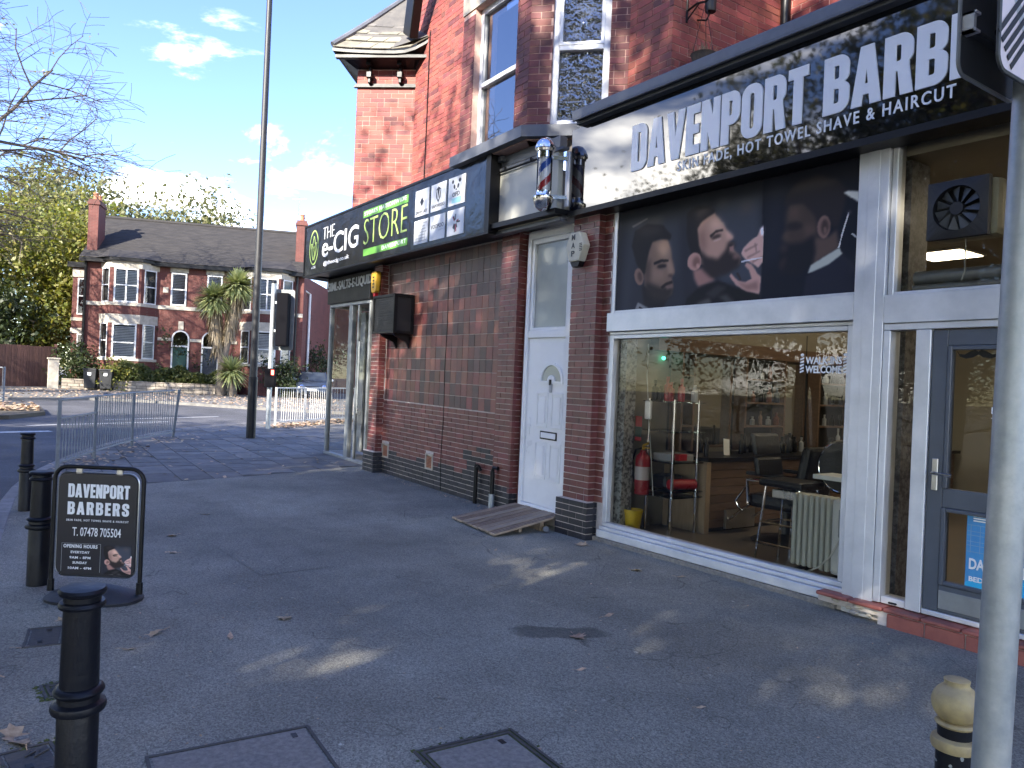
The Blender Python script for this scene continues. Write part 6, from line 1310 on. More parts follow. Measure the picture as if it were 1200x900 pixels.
k = MB(); k.box(sx-.12, sx+.2, sy-.10, sy+.12, .70, .78); k.build('seat_bracket', mat['steel'], tsn, bevel=.01)
rc_ = thing('round_back_chair', 'black chair with a round chrome rimmed back behind the stool', 'chair', (-4.10, 6.75, FZ)); rx, ry = -4.10, 6.75
k = MB(); k.tube([(rx+.24*math.cos(a), ry, .96+.24*math.sin(a)) for a in [math.pi*2*i/24 for i in range(25)]], .018, 8); k.build('rim', mat['chrome'], rc_, smooth=True)
k = MB(); k.prism([(.225*math.cos(2*math.pi*i/24), .225*math.sin(2*math.pi*i/24)) for i in range(24)], lambda x, y, d: (rx+x, ry+d, .96+y), -.03, .03); k.build('backrest', mat['leather'], rc_)
MB().box(rx-.24, rx+.24, ry-.5, ry-.02, .58, .68).build('seat', mat['leather'], rc_, bevel=.03)
for a, b in ((-1, -.45), (1, -.45), (-1, -.05), (1, -.05)): MB().tube([(rx+a*.2, ry+b, .58), (rx+a*.22, ry+b, FZ)], .014, 6).build('leg', mat['chrome'], rc_)
# oil filled radiator
ra = thing('oil_radiator', 'cream finned oil radiator standing just inside the window', 'radiator', (-3.65, 5.83, FZ)); y0 = 5.70
for i in range(7):
    x = -3.90+i*.052; m_ = MB(); m_.box(x, x+.036, y0, y0+.15, .20, .80); m_.build('fin', mat['radi'], ra, bevel=.015)
MB().box(-3.535, -3.41, y0-.005, y0+.165, .19, .80).build('control_box', mat['upvc'], ra, bevel=.03); k = MB(); k.tube([(-3.9, y0+.07, .26), (-3.5, y0+.07, .26)], .03, 8); k.tube([(-3.9, y0+.07, .74), (-3.5, y0+.07, .74)], .03, 8); k.build('oil_pipe', mat['radi'], ra)
k = MB(); k.box(-3.47, -3.41, y0-.012, y0-.004, .5, .72); k.build('dial_panel', mat['greyprint'], ra, bevel=.01)
for x in (-3.84, -3.5): k = MB(); k.bar((x, y0-.02, .17), (x, y0+.18, .17), .03, .02); k.sphere((x, y0-.01, .145), .025, 8, 6); k.sphere((x, y0+.16, .145), .025, 8, 6); k.build('castor', mat['black'], ra)
tag(MB().tube([(-3.42, y0-.03, .52), (-3.5, y0-.05, .35), (-3.6, y0-.055, .24), (-3.72, y0-.05, .17), (-3.85, y0-.04, .135)], .008, 6).build('power_cable', mat['cable'], None, smooth=True), 'white cable looping across the front of the radiator', 'cable')
tb = thing('side_table', 'white topped table at the right edge of the display window', 'table', (-3.35, 6.5, FZ)); MB().box(-3.97, -3.14, 6.08, 6.38, .895, .935).build('table_top', mat['white'], tb, bevel=.006); MB().box(-3.5, -3.2, 6.12, 6.34, FZ, .894).build('pedestal', mat['leather'], tb)
# window sticker
wsx = thing('window_sticker', 'white WALK-INS WELCOME sticker on the display window', 'sticker', (-3.6, 5.55, 1.85))
place_text(font_arrays('WALK-INS', .03), (-3.735, 5.557, 1.872), (1, 0, 0), (0, 0, 1), .32, .062, .002).build('lettering', mat['white'], wsx); place_text(font_arrays('WELCOME', .03), (-3.735, 5.557, 1.800), (1, 0, 0), (0, 0, 1), .32, .062, .002).build('lettering', mat['white'], wsx)
for xx in (-3.785, -3.405):
    k = MB()
    for i in range(5): k.add([(xx, 5.5565, 1.80+i*.026), (xx+.035, 5.5565, 1.812+i*.026), (xx+.035, 5.5565, 1.827+i*.026), (xx, 5.5565, 1.815+i*.026)], [(0, 1, 2, 3)])
    k.prism([(xx+.0175+.017*math.cos(a), 1.948+.012*math.sin(a)) for a in [2*math.pi*i/10 for i in range(10)]], lambda x, y, d: (x, 5.557-d, y), 0, .001); k.build('pole_print', mat['white'], wsx, recalc=False)
# hanging cables in the window
tag(MB().tube([(-3.86, 5.75, 2.12), (-3.86, 5.76, 1.6), (-3.83, 5.77, 1.1)], .004, 5).build('hanging_cable', mat['black'], None), 'thin black cable hanging left of the WALK-INS sticker', 'cable')
# extractor fan in the upper light, blind box behind it
fn = thing('extractor_fan', 'dark square extractor fan with radial blades in the upper window', 'extractor fan', (-2.58, 5.5, 2.95)); fx, fz = -2.575, 2.945
def fprism(l, d0, d1, name, m, **kw): k = MB(); k.prism(l, lambda x, y, d: (fx+x, 5.54-d, fz+y), d0, d1); return k.build(name, m, fn, **kw)
oc = [(.155*math.cos(2*math.pi*i/32), .155*math.sin(2*math.pi*i/32)) for i in range(32)]; sq = rrect(-.20, -.20, .20, .20, .04)
k = MB(); n = 32
outer = [(max(-.2, min(.2, .29*math.cos(2*math.pi*i/n))), max(-.2, min(.2, .29*math.sin(2*math.pi*i/n)))) for i in range(n)]
P3 = lambda p, d: (fx+p[0], 5.54-d, fz+p[1])
for i in range(n):
    j = (i+1) % n; k.add([P3(outer[i], .045), P3(outer[j], .045), P3(oc[j], .06), P3(oc[i], .06), P3(outer[i], 0), P3(outer[j], 0), P3(oc[j], .0), P3(oc[i], .0)], [(0, 1, 2, 3), (0, 4, 5, 1), (3, 2, 6, 7)])
k.build('housing', mat['blackmesh'], fn); fprism(oc, -.01, .005, 'back_plate', mat['black']); fprism([(.045*math.cos(2*math.pi*i/16), .045*math.sin(2*math.pi*i/16)) for i in range(16)], .01, .055, 'hub', mat['blackmesh'])
for i in range(11):
    a = 2*math.pi*i/11; c, s = math.cos(a), math.sin(a); k = MB()
    A = [(.045, -.012), (.145, -.034), (.145, .030), (.045, .010)]; k.add([(fx+c*x-s*y, 5.54-(.045 if y < 0 else .015), fz+s*x+c*y) for x, y in A], [(0, 1, 2, 3)]); k.build('blade', mat['greyprint'] if False else mat['signback'], fn, recalc=False)
MB().box(fx-.20, fx+.24, 5.56, 5.74, fz-.2, fz+.2).build('inner_casing', mat['ivory'], fn, bevel=.05)
k = MB(); k.tube([(fx+.02, 5.60, fz-.2), (fx+.02, 5.60, 2.52), (fx-.0, 5.60, 2.46)], .005, 5); k.build('pull_cord', mat['cable'], fn)
bx = thing('roller_blind_box', 'grey rolled blind across the foot of the upper window', 'blind', (-2.2, 5.7, 2.4)); k = MB(); k.tube([(-2.95, 5.72, 2.52), (-1.35, 5.72, 2.52)], .05, 14); k.tube([(-2.95, 5.7, 2.44), (-1.35, 5.7, 2.44)], .03, 10); k.build('roll', mat['alug'], bx, smooth=True)
# ------------------------------------------------------------------ bollards
def bollard(label, x, y, h, r=.062):
    t = thing('bollard', label, 'bollard', (x, y, gz(x)), 'black iron bollards along the kerb'); z = gz(x)
    MB().lathe([(r*1.06, -.05), (r*1.06, h*.52), (r*1.0, h*.53)], (x, y, z), 24).build('lower_shaft', mat['blackiron'], t, smooth=True)
    MB().lathe([(r*1.08, h*.49), (r*1.36, h*.50), (r*1.42, h*.515), (r*1.36, h*.53), (r*1.08, h*.54), (r*1.06, h*.56), (r*1.25, h*.57), (r*1.30, h*.58), (r*1.22, h*.592), (r*1.0, h*.60)], (x, y, z), 24).build('collar', mat['blackiron'], t, smooth=True)
    MB().lathe([(r, h*.58), (r*.93, h*.93)], (x, y, z), 24).build('shaft', mat['blackiron'], t, smooth=True)
    MB().lathe([(r*.95, h*.915), (r*1.16, h*.92), (r*1.2, h*.93), (r*1.12, h*.942), (r*.95, h*.945), (r*.95, h*.965), (r*1.15, h*.972), (r*1.22, h*.985), (r*1.12, h*.996), (r*.8, h), (.001, h*1.002)], (x, y, z), 24).build('cap', mat['blackiron'], t, smooth=True)
    return t
b1 = bollard('nearest black bollard, standing in front of the pavement board', -3.0, .35, .85)
b1.rotation_euler = (R(.4), R(1.6), 0)
bollard('middle black bollard, just behind the pavement board', -6.53, .46, .83, .068)
bollard('farthest black bollard, standing alone by the kerb', -9.72, .54, .84, .062)
# yellow topped bollard
yb = thing('ball_bollard', 'black bollard with a worn yellow ball top beside the sign pole', 'bollard', (-1.09, 2.45, 0)); bx_, by_ = -1.09, 2.45
MB().lathe([(.052, -.05), (.05, .60)], (bx_, by_, 0), 24).build('shaft', mat['blackiron'], yb, smooth=True)
MB().lathe([(.05, .565), (.062, .57), (.066, .585), (.062, .60), (.05, .607)], (bx_, by_, 0), 24).build('ring', mat['yball'], yb, smooth=True)
MB().lathe([(.047, .605), (.049, .64)], (bx_, by_, 0), 24).build('neck', mat['blackiron'], yb, smooth=True)
MB().lathe([(.05, .638), (.056, .645), (.05, .652)]+[(.067*math.cos(a), .705+.062*math.sin(a)) for a in [R(d) for d in range(-55, 58, 8)]]+[(.034, .763), (.036, .775), (.03, .778)], (bx_, by_, 0), 28).build('ball', mat['yball'], yb, smooth=True)
k = MB(); k.lathe([(.029, .777), (.02, .770), (.001, .769)], (bx_, by_, 0), 20); k.build('rusty_socket', mat['rust'], yb, smooth=True)
chp = MB(); rg = random.Random(5)
for i in range(4):
    chp = MB(); a = rg.uniform(3.6, 5.6); z = rg.choice((.555, .54, .48))+rg.uniform(-.012, .006); r_ = .0512; ww = rg.uniform(.06, .26); hh = rg.uniform(.004, .016)
    pts = [(bx_+r_*math.cos(a+ww*c), by_+r_*math.sin(a+ww*c), z+hh*s) for c, s in [(math.cos(q)*rg.uniform(.6, 1), math.sin(q)*rg.uniform(.6, 1)) for q in [2*math.pi*j/7 for j in range(7)]]]; chp.add(pts, [tuple(range(7))])
    chp.build('paint_chip', mat['galv'], yb, recalc=False)
# sign pole with two plates
PB, PT = (-0.8634, 2.1051, -.05), (-0.8249, 2.1596, 3.3)
sp_ = thing('sign_pole', 'galvanised steel sign pole in the right foreground', 'sign pole', (-.825, 2.035, 0)); MB().tube([PB, PT], .0425, 28).build('pole', mat['galv'], sp_, smooth=True)
def plate(name, label, x, y0, y1, z0, h, face, back, side, rad=.03):
    t = thing(name, label, 'road sign', (x, (y0+y1)/2, z0)); mb = MB(); mb.prism(rrect(y0, z0, y1, z0+h, rad), lambda a, b, d: (x+d, a, b), -.0015, .0015)
    mb.build('plate', face if face else back, t); r_ = MB(); l = rrect(y0, z0, y1, z0+h, rad); l.append(l[0])
    r_.tube([(x, a, b) for a, b in l], .005, 6); r_.build('rim', mat['signback'] if back is None else mat['alug'], t)
    return t
pA = plate('road_sign', 'dark back of a road sign on the far side of the pole', -.895, 1.885, 2.185, 2.385, .62, None, mat['signback'], 1)
k = MB(); k.box(-.893, -.872, 1.90, 2.17, 2.492, 2.512); k.box(-.893, -.880, 1.90, 2.17, 2.485, 2.519); k.build('channel', mat['signback'], pA); k = MB(); k.box(-.893, -.866, 1.893, 1.905, 2.478, 2.526); k.box(-.893, -.862, 1.893, 1.918, 2.478, 2.484); k.box(-.893, -.862, 1.893, 1.918, 2.520, 2.526); k.build('clip', mat['alu'], pA)
pB = plate('road_sign', 'pale end of 20 zone sign with black diagonal stripes at the right edge', -.765, 1.785, 2.285, 2.33, .68, mat['signface'], None, 1, .035)
XB = -.763; cyB, czB = 2.035, 2.60
def bring(r0, r1, m, name, n=40):
    k = MB()
    for i in range(n): a0, a1 = 2*math.pi*i/n, 2*math.pi*(i+1)/n; k.add([(XB, cyB+r*math.cos(a), czB+r*math.sin(a)) for r, a in ((r0, a0), (r1, a0), (r1, a1), (r0, a1))], [(0, 1, 2, 3)])
    k.build(name, m, pB, recalc=False)
bring(.185, .215, mat['greyprint'], 'grey_ring')
place_text(font_arrays('20', .05), (XB-.001, cyB-.13, czB-.085), (0, 1, 0), (0, 0, 1), .26, .17, .001).build('number', mat['greyprint'], pB)
k = MB()
for i in range(5): o = (i-2)*.022; k.bar((XB+.0012, cyB-.225+o*.7, czB-.225-o*.7), (XB+.0012, cyB+.225+o*.7, czB+.225-o*.7), .012, .001, up=(1, 0, 0))
k.build('diagonal_stripe', mat['black'], pB)
k = MB(); k.box(-.80, -.767, 2.0, 2.07, 2.5, 2.53); k.tube([(-.825+.047*math.cos(a), 2.035+.047*math.sin(a), 2.51) for a in [2*math.pi*i/20 for i in range(21)]], .006, 6); k.build('clamp', mat['steel'], sp_)
# ------------------------------------------------------------------ pavement board
ab = thing('pavement_board', 'black swinging pavement board with DAVENPORT BARBERS on it', 'pavement sign', (-5.95, .76, 0))
au = Vector((-5.77+6.13, 1.01-.51, 0)).normalized(); an = Vector((au.y, -au.x, 0)); AC = Vector((-5.95, .76, 0))
FA = lambda a, b, d: tuple(AC+au*a+an*d+Vector((0, 0, b)))
w2_ = .308
pts = [(-w2_, .06)]+[(-w2_, .82)]+[p for p in arc(-w2_+.09, .82, .09, .09, 180, 90)]+[p for p in arc(w2_-.09, .82, .09, .09, 90, 0)]+[(w2_, .06)]
MB().tube([FA(a, b, 0) for a, b in pts], .0145, 10).build('tube_frame', mat['black'], ab, smooth=True)
brd = rrect(-.272, .165, .272, .865, .06)
k = MB(); k.prism(brd, FA, -.012, .012); k.build('panel', mat['navyprint'], ab)
k = MB(); lp = rrect(-.277, .16, .277, .87, .064); lp.append(lp[0]); k.tube([FA(a, b, 0) for a, b in lp], .007, 6); k.build('panel_rim', mat['steel'], ab, smooth=True)
for a in (-.14, .14):
    k = MB(); k.box(a-.02, a+.02, .855, .912, -.006, .006, lambda x, y, z: FA(x, y, z)); k.build('hanger', mat['steel'], ab)
bs_ = MB(); prof = [(0, 0, .30, .185), (.02, 0, .305, .19), (.05, 0, .27, .15), (.085, 0, .17, .085), (.10, 0, .10, .05)]
n = 36; b0 = len(bs_.v)
for (z, _, ra_, rb_) in prof:
    for i in range(n): a = 2*math.pi*i/n; bs_.v.append(FA(ra_*1.06*math.copysign(abs(math.cos(a))**.8, math.cos(a)), z, rb_*math.copysign(abs(math.sin(a))**.8, math.sin(a))))
for j in range(len(prof)-1):
    for i in range(n): i2 = (i+1) % n; bs_.f.append((j*n+i, j*n+i2, (j+1)*n+i2, (j+1)*n+i)); bs_.mi.append(0)
bs_.f.append(tuple((len(prof)-1)*n+i for i in range(n))); bs_.mi.append(0)
bs_.build('rubber_base', mat['rubber'], ab, smooth=True)
for s_ in (-1, 1): MB().tube([FA(s_*w2_, .05, 0), FA(s_*w2_, .13, 0)], .022, 10).build('socket', mat['black'], ab)
def atext(arr, a, b, w, h, m=None, d=.0125): place_text(arr, FA(a, b, d), au, (0, 0, 1), w, h, .002).build('lettering', m or mat['white'], ab)
letters('DAVENPORT', .05, FA(-.205, .700, .0125), au, (0, 0, 1), .425, .094, .002, mat['white'], ab); letters('BARBERS', .14, FA(-.205, .582, .0125), au, (0, 0, 1), .425, .088, .002, mat['white'], ab)
atext(font_arrays('SKIN FADE, HOT TOWEL SHAVE & HAIRCUT', .012, 1.35), -.21, .535, .43, .016)
atext(font_arrays('T. 07478 705504', .004), -.165, .435, .335, .060)
atext(font_arrays('OPENING HOURS', .03, 1.15), -.222, .352, .235, .025)
for s_, zz, w in (('EVERYDAY', .315, .13), ('9AM - 8PM', .278, .145), ('SUNDAY', .243, .10), ('10AM - 4PM', .206, .16)): atext(font_arrays(s_, .02, 1.1), -.105-w/2, zz, w, .017)
k = MB()
for q in ((-.235, .035, .383, .3845), (-.235, -.2335, .19, .383), (.0335, .035, .19, .383)): k.box(q[0], q[1], q[2], q[3], .0125, .0135, FA)
k.build('rule', mat['greyprint'], ab)
print_mesh('photograph', CV, .335, .675, .02, .86, FA(.045, .178, .0128), tuple(au), (0, 0, 1), .205, .205, 90, 90, mat['print'], ab, gain=1.3)
# ------------------------------------------------------------------ guard rails
def gp(p): return Vector((p[0], p[1], gz(p[0])))
def rail_panel(t, a, b, h, n, m, low=None, lean=0):
    a = gp(a); b = gp(b); U = lambda p, z: p+Vector((0, 0, z))
    k = MB(); k.bar(U(a, h), U(b, h), .045, .03); k.build('top_rail', m, t, bevel=.004, seg=1)
    if low: MB().bar(U(a, low), U(b, low), .035, .025).build('mid_rail', m, t)
    MB().bar(U(a, .12), U(b, .12), .03, .025).build('bottom_rail', m, t)
    for i in range(n):
        q = (i+.5)/n; p = a.lerp(b, q); wob = rnd.gauss(0, .006) if lean == 0 else rnd.gauss(0, .03)
        MB().tube([U(p, .12), U(p+Vector((wob, wob, 0)), (low or h))], .0075, 6).build('bar', m, t)
def rail_post(t, p, h, m, lean=(0, 0)): p = gp(p); MB().bar(p+Vector((0, 0, -.05)), p+Vector((lean[0], lean[1], h)), .05, .05).build('post', m, t, bevel=.004, seg=1)
gr = thing('guard_rail', 'grey galvanised pedestrian guard rail curving round the near pavement corner', 'guard rail', gp((-12.88, 1.09)))
GPS = [(-12.88, 1.09), (-14.38, 1.74), (-16.25, 2.60), (-18.05, 3.70)]
for i, (a, b) in enumerate(zip(GPS[:-1], GPS[1:])): rail_panel(gr, a, b, 1.03, (13, 18, 18)[i], mat['rail'], low=.76 if i == 0 else None)
for i, p in enumerate(GPS): rail_post(gr, p, 1.05, mat['rail'], (0, 0) if i < 3 else (.06, .08))
g2 = thing('guard_rail', 'pale guard rail beside the traffic signal post on the far kerb', 'guard rail', gp((-21.31, 6.99)))
G2 = [(-21.25, 7.0), (-22.1, 8.15), (-23.0, 9.3), (-23.9, 10.9)]
for a, b in zip(G2[:-1], G2[1:]): rail_panel(g2, a, b, 1.06, 13, mat['railW'])
for p in G2: rail_post(g2, p, 1.08, mat['railW'])
g3 = thing('guard_rail', 'short grey rail on the verge at the left edge', 'guard rail', gp((-31.3, .95)))
G3 = [(-31.2, .98), (-32.2, .2), (-33.2, -.9)]
for a, b in zip(G3[:-1], G3[1:]): rail_panel(g3, a, b, 1.15, 8, mat['rail'])
for p in G3: rail_post(g3, p, 1.18, mat['rail'])
# ------------------------------------------------------------------ lamp post, signal post
lp_ = thing('lamp_post', 'tall dark lamp post on the paved corner', 'lamp post', gp((-17.75, 5.30))); q = gp((-17.75, 5.30))
MB().tube([q, q+Vector((0, 0, 1.4))], [.105, .10], 18).build('base_section', mat['blackiron'], lp_, smooth=True); MB().tube([q+Vector((0, 0, 1.39)), q+Vector((0, 0, 5)), q+Vector((0, 0, 12))], [.085, .078, .058], 16).build('column', M('dark grey column', (.022, .022, .024), .5, c2=(.014, .014, .015), scale=5), lp_, smooth=True)
MB().tube([q+Vector((0, 0, 12)), q+Vector((-.2, -.5, 12.5)), q+Vector((-.5, -1.4, 12.7))], .05, 10).build('arm', mat['rail'], lp_, smooth=True); MB().box(q.x-.85, q.x-.3, q.y-1.75, q.y-1.3, q.z+12.65, q.z+12.78).build('lantern', mat['rail'], lp_, bevel=.03)
MB().box(q.x+.10, q.x+.113, q.y-.07, q.y+.03, q.z+1.5, q.z+1.62).build('number_plate', mat['greyprint'], lp_) if False else None
ts = thing('traffic_signal', 'galvanised signal post with the back of a traffic light and a push button box', 'traffic light', gp((-20.3, 6.5))); q = gp((-20.3, 6.5))
MB().tube([q, q+Vector((0, 0, 3.85))], .062, 16).build('post', mat['galv'], ts, smooth=True); MB().lathe([(.07, 3.85), (.07, 3.9), (.001, 3.93)], q, 14).build('post_cap', mat['blackiron'], ts)
FS = lambda a, b, c: tuple(q+Vector((0.588, .809, 0))*a+Vector((-.816, .577, 0))*b+Vector((0, 0, c)))
k = MB(); k.prism(rrect(-.30, 2.1, .30, 3.72, .06), lambda x, y, d: FS(.22+x, .16+d, y), 0, .02); k.build('backing_board', M('pale grey board', (.22, .23, .22), .6, scale=6), ts)
k = MB(); k.box(.13, .44, -.16, .12, 2.20, 3.60, FS); k.build('signal_head', mat['mattblack'], ts, bevel=.03)
for i in range(3): k = MB(); k.tube([FS(.27, .18, 2.48+i*.42), FS(.27, .38, 2.46+i*.42)], .12, 14, cap=False); k.build('hood', mat['black'], ts)
k = MB(); k.bar(FS(0, 0, 3.35), FS(.2, 0, 3.35), .05, .06); k.bar(FS(0, 0, 2.6), FS(.2, 0, 2.6), .05, .06); k.build('bracket', mat['galv'], ts)
pbx = MB(); pbx.box(-.10, .18, -.17, -.065, 1.10, 1.60, FS); pbo = pbx.build('push_button_box', mat['mattblack'], ts, bevel=.02); k = MB(); k.box(.08, .15, -.176, -.171, 1.43, 1.56, FS); k.build('red_symbol', M('lit red symbol', (.6, .1, .08), .4, emit=(1, .12, .08), es=.9), pbo)
# white sign back seen at the left edge
wsn = thing('roadside_sign', 'pale road sign back on a post at the left edge before the fence', 'road sign', gp((-31.0, .25))); q = gp((-31.0, .55)); MB().tube([q, q+Vector((0, 0, 5.6))], .06, 10).build('post', mat['rail'], wsn); k = MB(); k.prism(rrect(-.5, 4.2, .12, 5.4, .08), lambda x, y, d: (q.x+.08+d, q.y+x, q.z+y), 0, .03); k.build('plate', mat['rail'], wsn)
# ------------------------------------------------------------------ fallen leaves
def leafmesh(kind, seed):
    r = random.Random(seed); mb = MB()
    if kind == 'oak': out = [(0, -.5), (.10, -.42), (.14, -.28), (.10, -.22), (.22, -.12), (.13, -.02), (.27, .10), (.14, .17), (.22, .32), (.08, .36), (0, .5)]
    elif kind == 'maple': out = [(0, -.42), (.08, -.3), (.34, -.34), (.30, -.2), (.5, -.02), (.28, .02), (.36, .28), (.15, .2), (.0, .5)]
    else: out = [(0, -.5), (.10, -.35), (.17, -.1), (.15, .15), (.07, .38), (0, .5)]
    cz = r.uniform(.10, .25); ct = r.uniform(-.15, .25)
    L = [(x, y) for x, y in out]; n = len(L)
    f = lambda x, y: (x, y, .03+cz*x*x*3+ct*y*y+.05*math.sin(7*y+seed))
    vs = [f(0, y) for x, y in L]+[f(x, y) for x, y in L]+[f(-x*r.uniform(.85, 1.1), y) for x, y in L]
    fs = []
    for i in range(n-1): fs += [(i, n+i, n+i+1, i+1), (i, i+1, 2*n+i+1, 2*n+i)]
    mb.add(vs, fs); mb.tube([f(0, -.5), (r.uniform(-.08, .08), -.66, .08), (r.uniform(-.15, .15), -.8, .06)], .012, 4); return mb
LM = {}
for kd in ('oak', 'maple', 'plain'):
    for s_ in (1, 2): 
        o = leafmesh(kd, s_*7+len(kd)).build('fallen_leaf', mat['leafDry'], None, recalc=False); LM[(kd, s_)] = o.data; bpy.data.objects.remove(o)
LV = [(-3.86, .22, .17, 'oak', 'pale lobed oak leaf beside the mossy stopcock cover'), (-4.72, .06, .20, 'plain', 'long curled brown leaf at the left edge of the pavement'), (-4.95, .02, .12, 'plain', 'small dry leaf near the left edge, behind the curled one'), (-5.55, .55, .08, 'maple', 'small pale leaf at the foot of the pavement board base'), (-5.0, .95, .13, 'oak', 'dry brown leaf in open asphalt right of the nearest bollard'), (-4.75, 1.35, .09, 'plain', 'tan leaf midway between the board and the double rimmed cover'),
 (-4.80, .80, .07, 'plain', 'thin leaf just right of the nearest bollard'), (-4.95, 1.75, .09, 'maple', 'upright curled leaf in the middle of the near asphalt'), (-4.0, 3.75, .09, 'plain', 'yellowish leaf below the display window, left one'), (-3.74, 3.25, .10, 'maple', 'yellow leaf beside the damp stain'), (-4.9, 4.9, .10, 'maple', 'brown leaf under the left part of the display window'), (-4.55, 5.1, .09, 'plain', 'tan leaf close against the window kerb'), (-5.95, 5.15, .12, 'maple', 'mottled green leaf by the plinth of the pier'), (-7.2, 1.5, .10, 'oak', 'brown leaf right of the middle bollard'), (-7.9, 1.65, .09, 'maple', 'small brown leaf further right of the middle bollard'), (-8.9, 2.2, .10, 'oak', 'curled leaf on the asphalt near the paving slabs'), (-6.1, 4.2, .07, 'plain', 'pale leaf on the asphalt before the ramp'), (-5.1, .3, .06, 'plain', 'crumb of leaf near the rectangular iron cover'), (-5.6, .12, .07, 'maple', 'dry leaf left of the pavement board'), (-3.3, 2.9, .06, 'plain', 'pale leaf scrap right of the damp stain'), (-2.6, 3.1, .05, 'plain', 'white scrap like leaf near the yellow bollard')]
rg = random.Random(17)
for x, y, s_, kd, lb_ in LV:
    o = bpy.data.objects.new('fallen_leaf', LM[(kd, rg.choice((1, 2)))]); COL.objects.link(o); o.location = (x, y, gz(x)+.001); o.scale = (s_*1.3, s_*1.3, s_*1.2); o.rotation_euler = (rg.uniform(-.12, .12), rg.uniform(-.12, .12), rg.uniform(0, 6.28)); tag(o, lb_, 'leaf', 'fallen leaves on the pavement')
def litter(name, label, n, pos, size, seed):
    r = np.random.RandomState(seed); P = np.array([pos(r) for _ in range(n)]); a = r.uniform(0, 6.28, n); s = r.uniform(.5, 1, n)*size
    dx = np.stack([np.cos(a), np.sin(a), r.uniform(-.3, .3, n)], 1)*s[:, None]; dy = np.stack([-np.sin(a), np.cos(a), r.uniform(-.3, .3, n)], 1)*s[:, None]*.6
    zz = np.array([gz(p[0]) for p in P]); c = np.column_stack([P[:, 0], P[:, 1], zz+P[:, 2]+.015])
    V = np.stack([c-dx, c+dy, c+dx, c-dy], 1).reshape(-1, 3); Q = np.arange(4*n).reshape(-1, 4); o = np_mesh(name, V, Q, mat['leafDry']); return tag(o, label, 'leaves', kind='stuff')
def in_far(r):
    while True:
        p = (r.uniform(-44, -29), r.uniform(0, 16));
        if inside(p, far_loop): return (p[0], p[1], 0)
litter('leaf_litter', 'fallen leaves over the far pavement before the houses', 2600, in_far, .09, 1)
litter('leaf_litter', 'brown leaf heap on the verge at the left edge', 1500, lambda r: (-26.3-abs(r.normal(0, 1.6)), .2+min(1.5, r.normal(0, .9)), abs(r.normal(0, .05))), .10, 2)
def along_rail(r):
    i = r.randint(0, len(GPS)-1); t_ = r.uniform(); a, b = GPS[i], GPS[i+1]; return (a[0]+(b[0]-a[0])*t_+r.normal(0, .3), a[1]+(b[1]-a[1])*t_+r.normal(.1, .3), 0)
litter('leaf_litter', 'dead leaves gathered along the grey guard rail', 220, along_rail, .06, 3)
def along2(r):
    t_ = r.uniform(0, 1); return (-21.0-t_*2.8+r.normal(.25, .25), 7.0+t_*3.6+r.normal(-.2, .25), abs(r.normal(0, .03)))
litter('leaf_litter', 'bank of dry leaves at the foot of the pale guard rail', 700, along2, .08, 4)
litter('leaf_litter', 'leaf crumbs and grit against the foot of the brick wall', 170, lambda r: EP(r.uniform(.6, 4.1), -.06+abs(r.normal(0, .07)), 0)[:2]+(-.01,), .022, 5)
def onpave(r):
    while True:
        p = (r.uniform(-21, -11.4), r.uniform(1, 7));
        if inside(p, slab_loop): return (p[0], p[1], 0)
litter('leaf_litter', 'scattered leaves on the stone paving of the corner', 130, onpave, .055, 6)
litter('pavement_grit', 'tiny leaf scraps and grit scattered over the near asphalt', 420, lambda r: (r.uniform(-10.5, -2.0), r.uniform(.2, 5.2), -.012), .011, 7)
# ------------------------------------------------------------------ the pair of houses across the junction
HZ = thing('brick_house', 'pair of red brick bay fronted houses under one slate roof across the junction', 'house', tuple(HO))
def hb(mb, u0, u1, n0, n1, w0, w1): mb.box(u0, u1, n0, n1, w0, w1, HP)
body = MB(); hb(body, 0, 9.95, -7.4, 0, -.3, 6.1); body.build('wall', mat['hbrick'], HZ)
sw = MB(); sw.add([HP(9.95, 0, -.3), HP(11.75, -8, -.3), HP(11.75, -8, 6.0), HP(9.95, 0, 6.0), HP(9.7, -7.5, -.3), HP(9.7, -7.5, 6.0)], [(0, 1, 2, 3), (1, 4, 5, 2)]); sw.build('side_wall', mat['hbrick'], HZ)
# roof: near slope in courses, ridge, gables
rg_n, rg_w = -3.9, 8.75
rf = MB(); rws = 26
for r in range(rws):
    t0, t1 = r/rws, (r+1)/rws; f = lambda t, u, o: HP(u, .35+(rg_n-.35)*t, 6.12+(rg_w-6.12)*t+o)
    rf.add([f(t0, -.15, .03), f(t0, 10.1, .03), f(t1, 10.1, .012), f(t1, -.15, .012), f(t0, -.15, 0), f(t0, 10.1, 0)], [(0, 1, 2, 3), (0, 4, 5, 1)])
rf.add([HP(-.15, rg_n, rg_w), HP(10.1, rg_n, rg_w), HP(10.1, -7.8, 6.1), HP(-.15, -7.8, 6.1)], [(0, 1, 2, 3)]); rf.build('roof', mat['roof2'], HZ, recalc=False)
gb = MB()
for u in (0.0, 9.9): gb.add([HP(u, 0, 6.1), HP(u, -7.4, 6.1), HP(u, rg_n, rg_w-.05)], [(0, 1, 2)])
gb.build('gable', mat['hbrick'], HZ, recalc=False)
rd = MB(); rd.tube([HP(-.15, rg_n, rg_w+.02), HP(10.1, rg_n, rg_w+.02)], .12, 8); rd.build('ridge_tile', mat['roof2'], HZ)
gt = MB(); hb(gt, -.15, 10.1, .02, .38, 5.93, 6.1); gt.build('gutter', mat['black'], HZ)
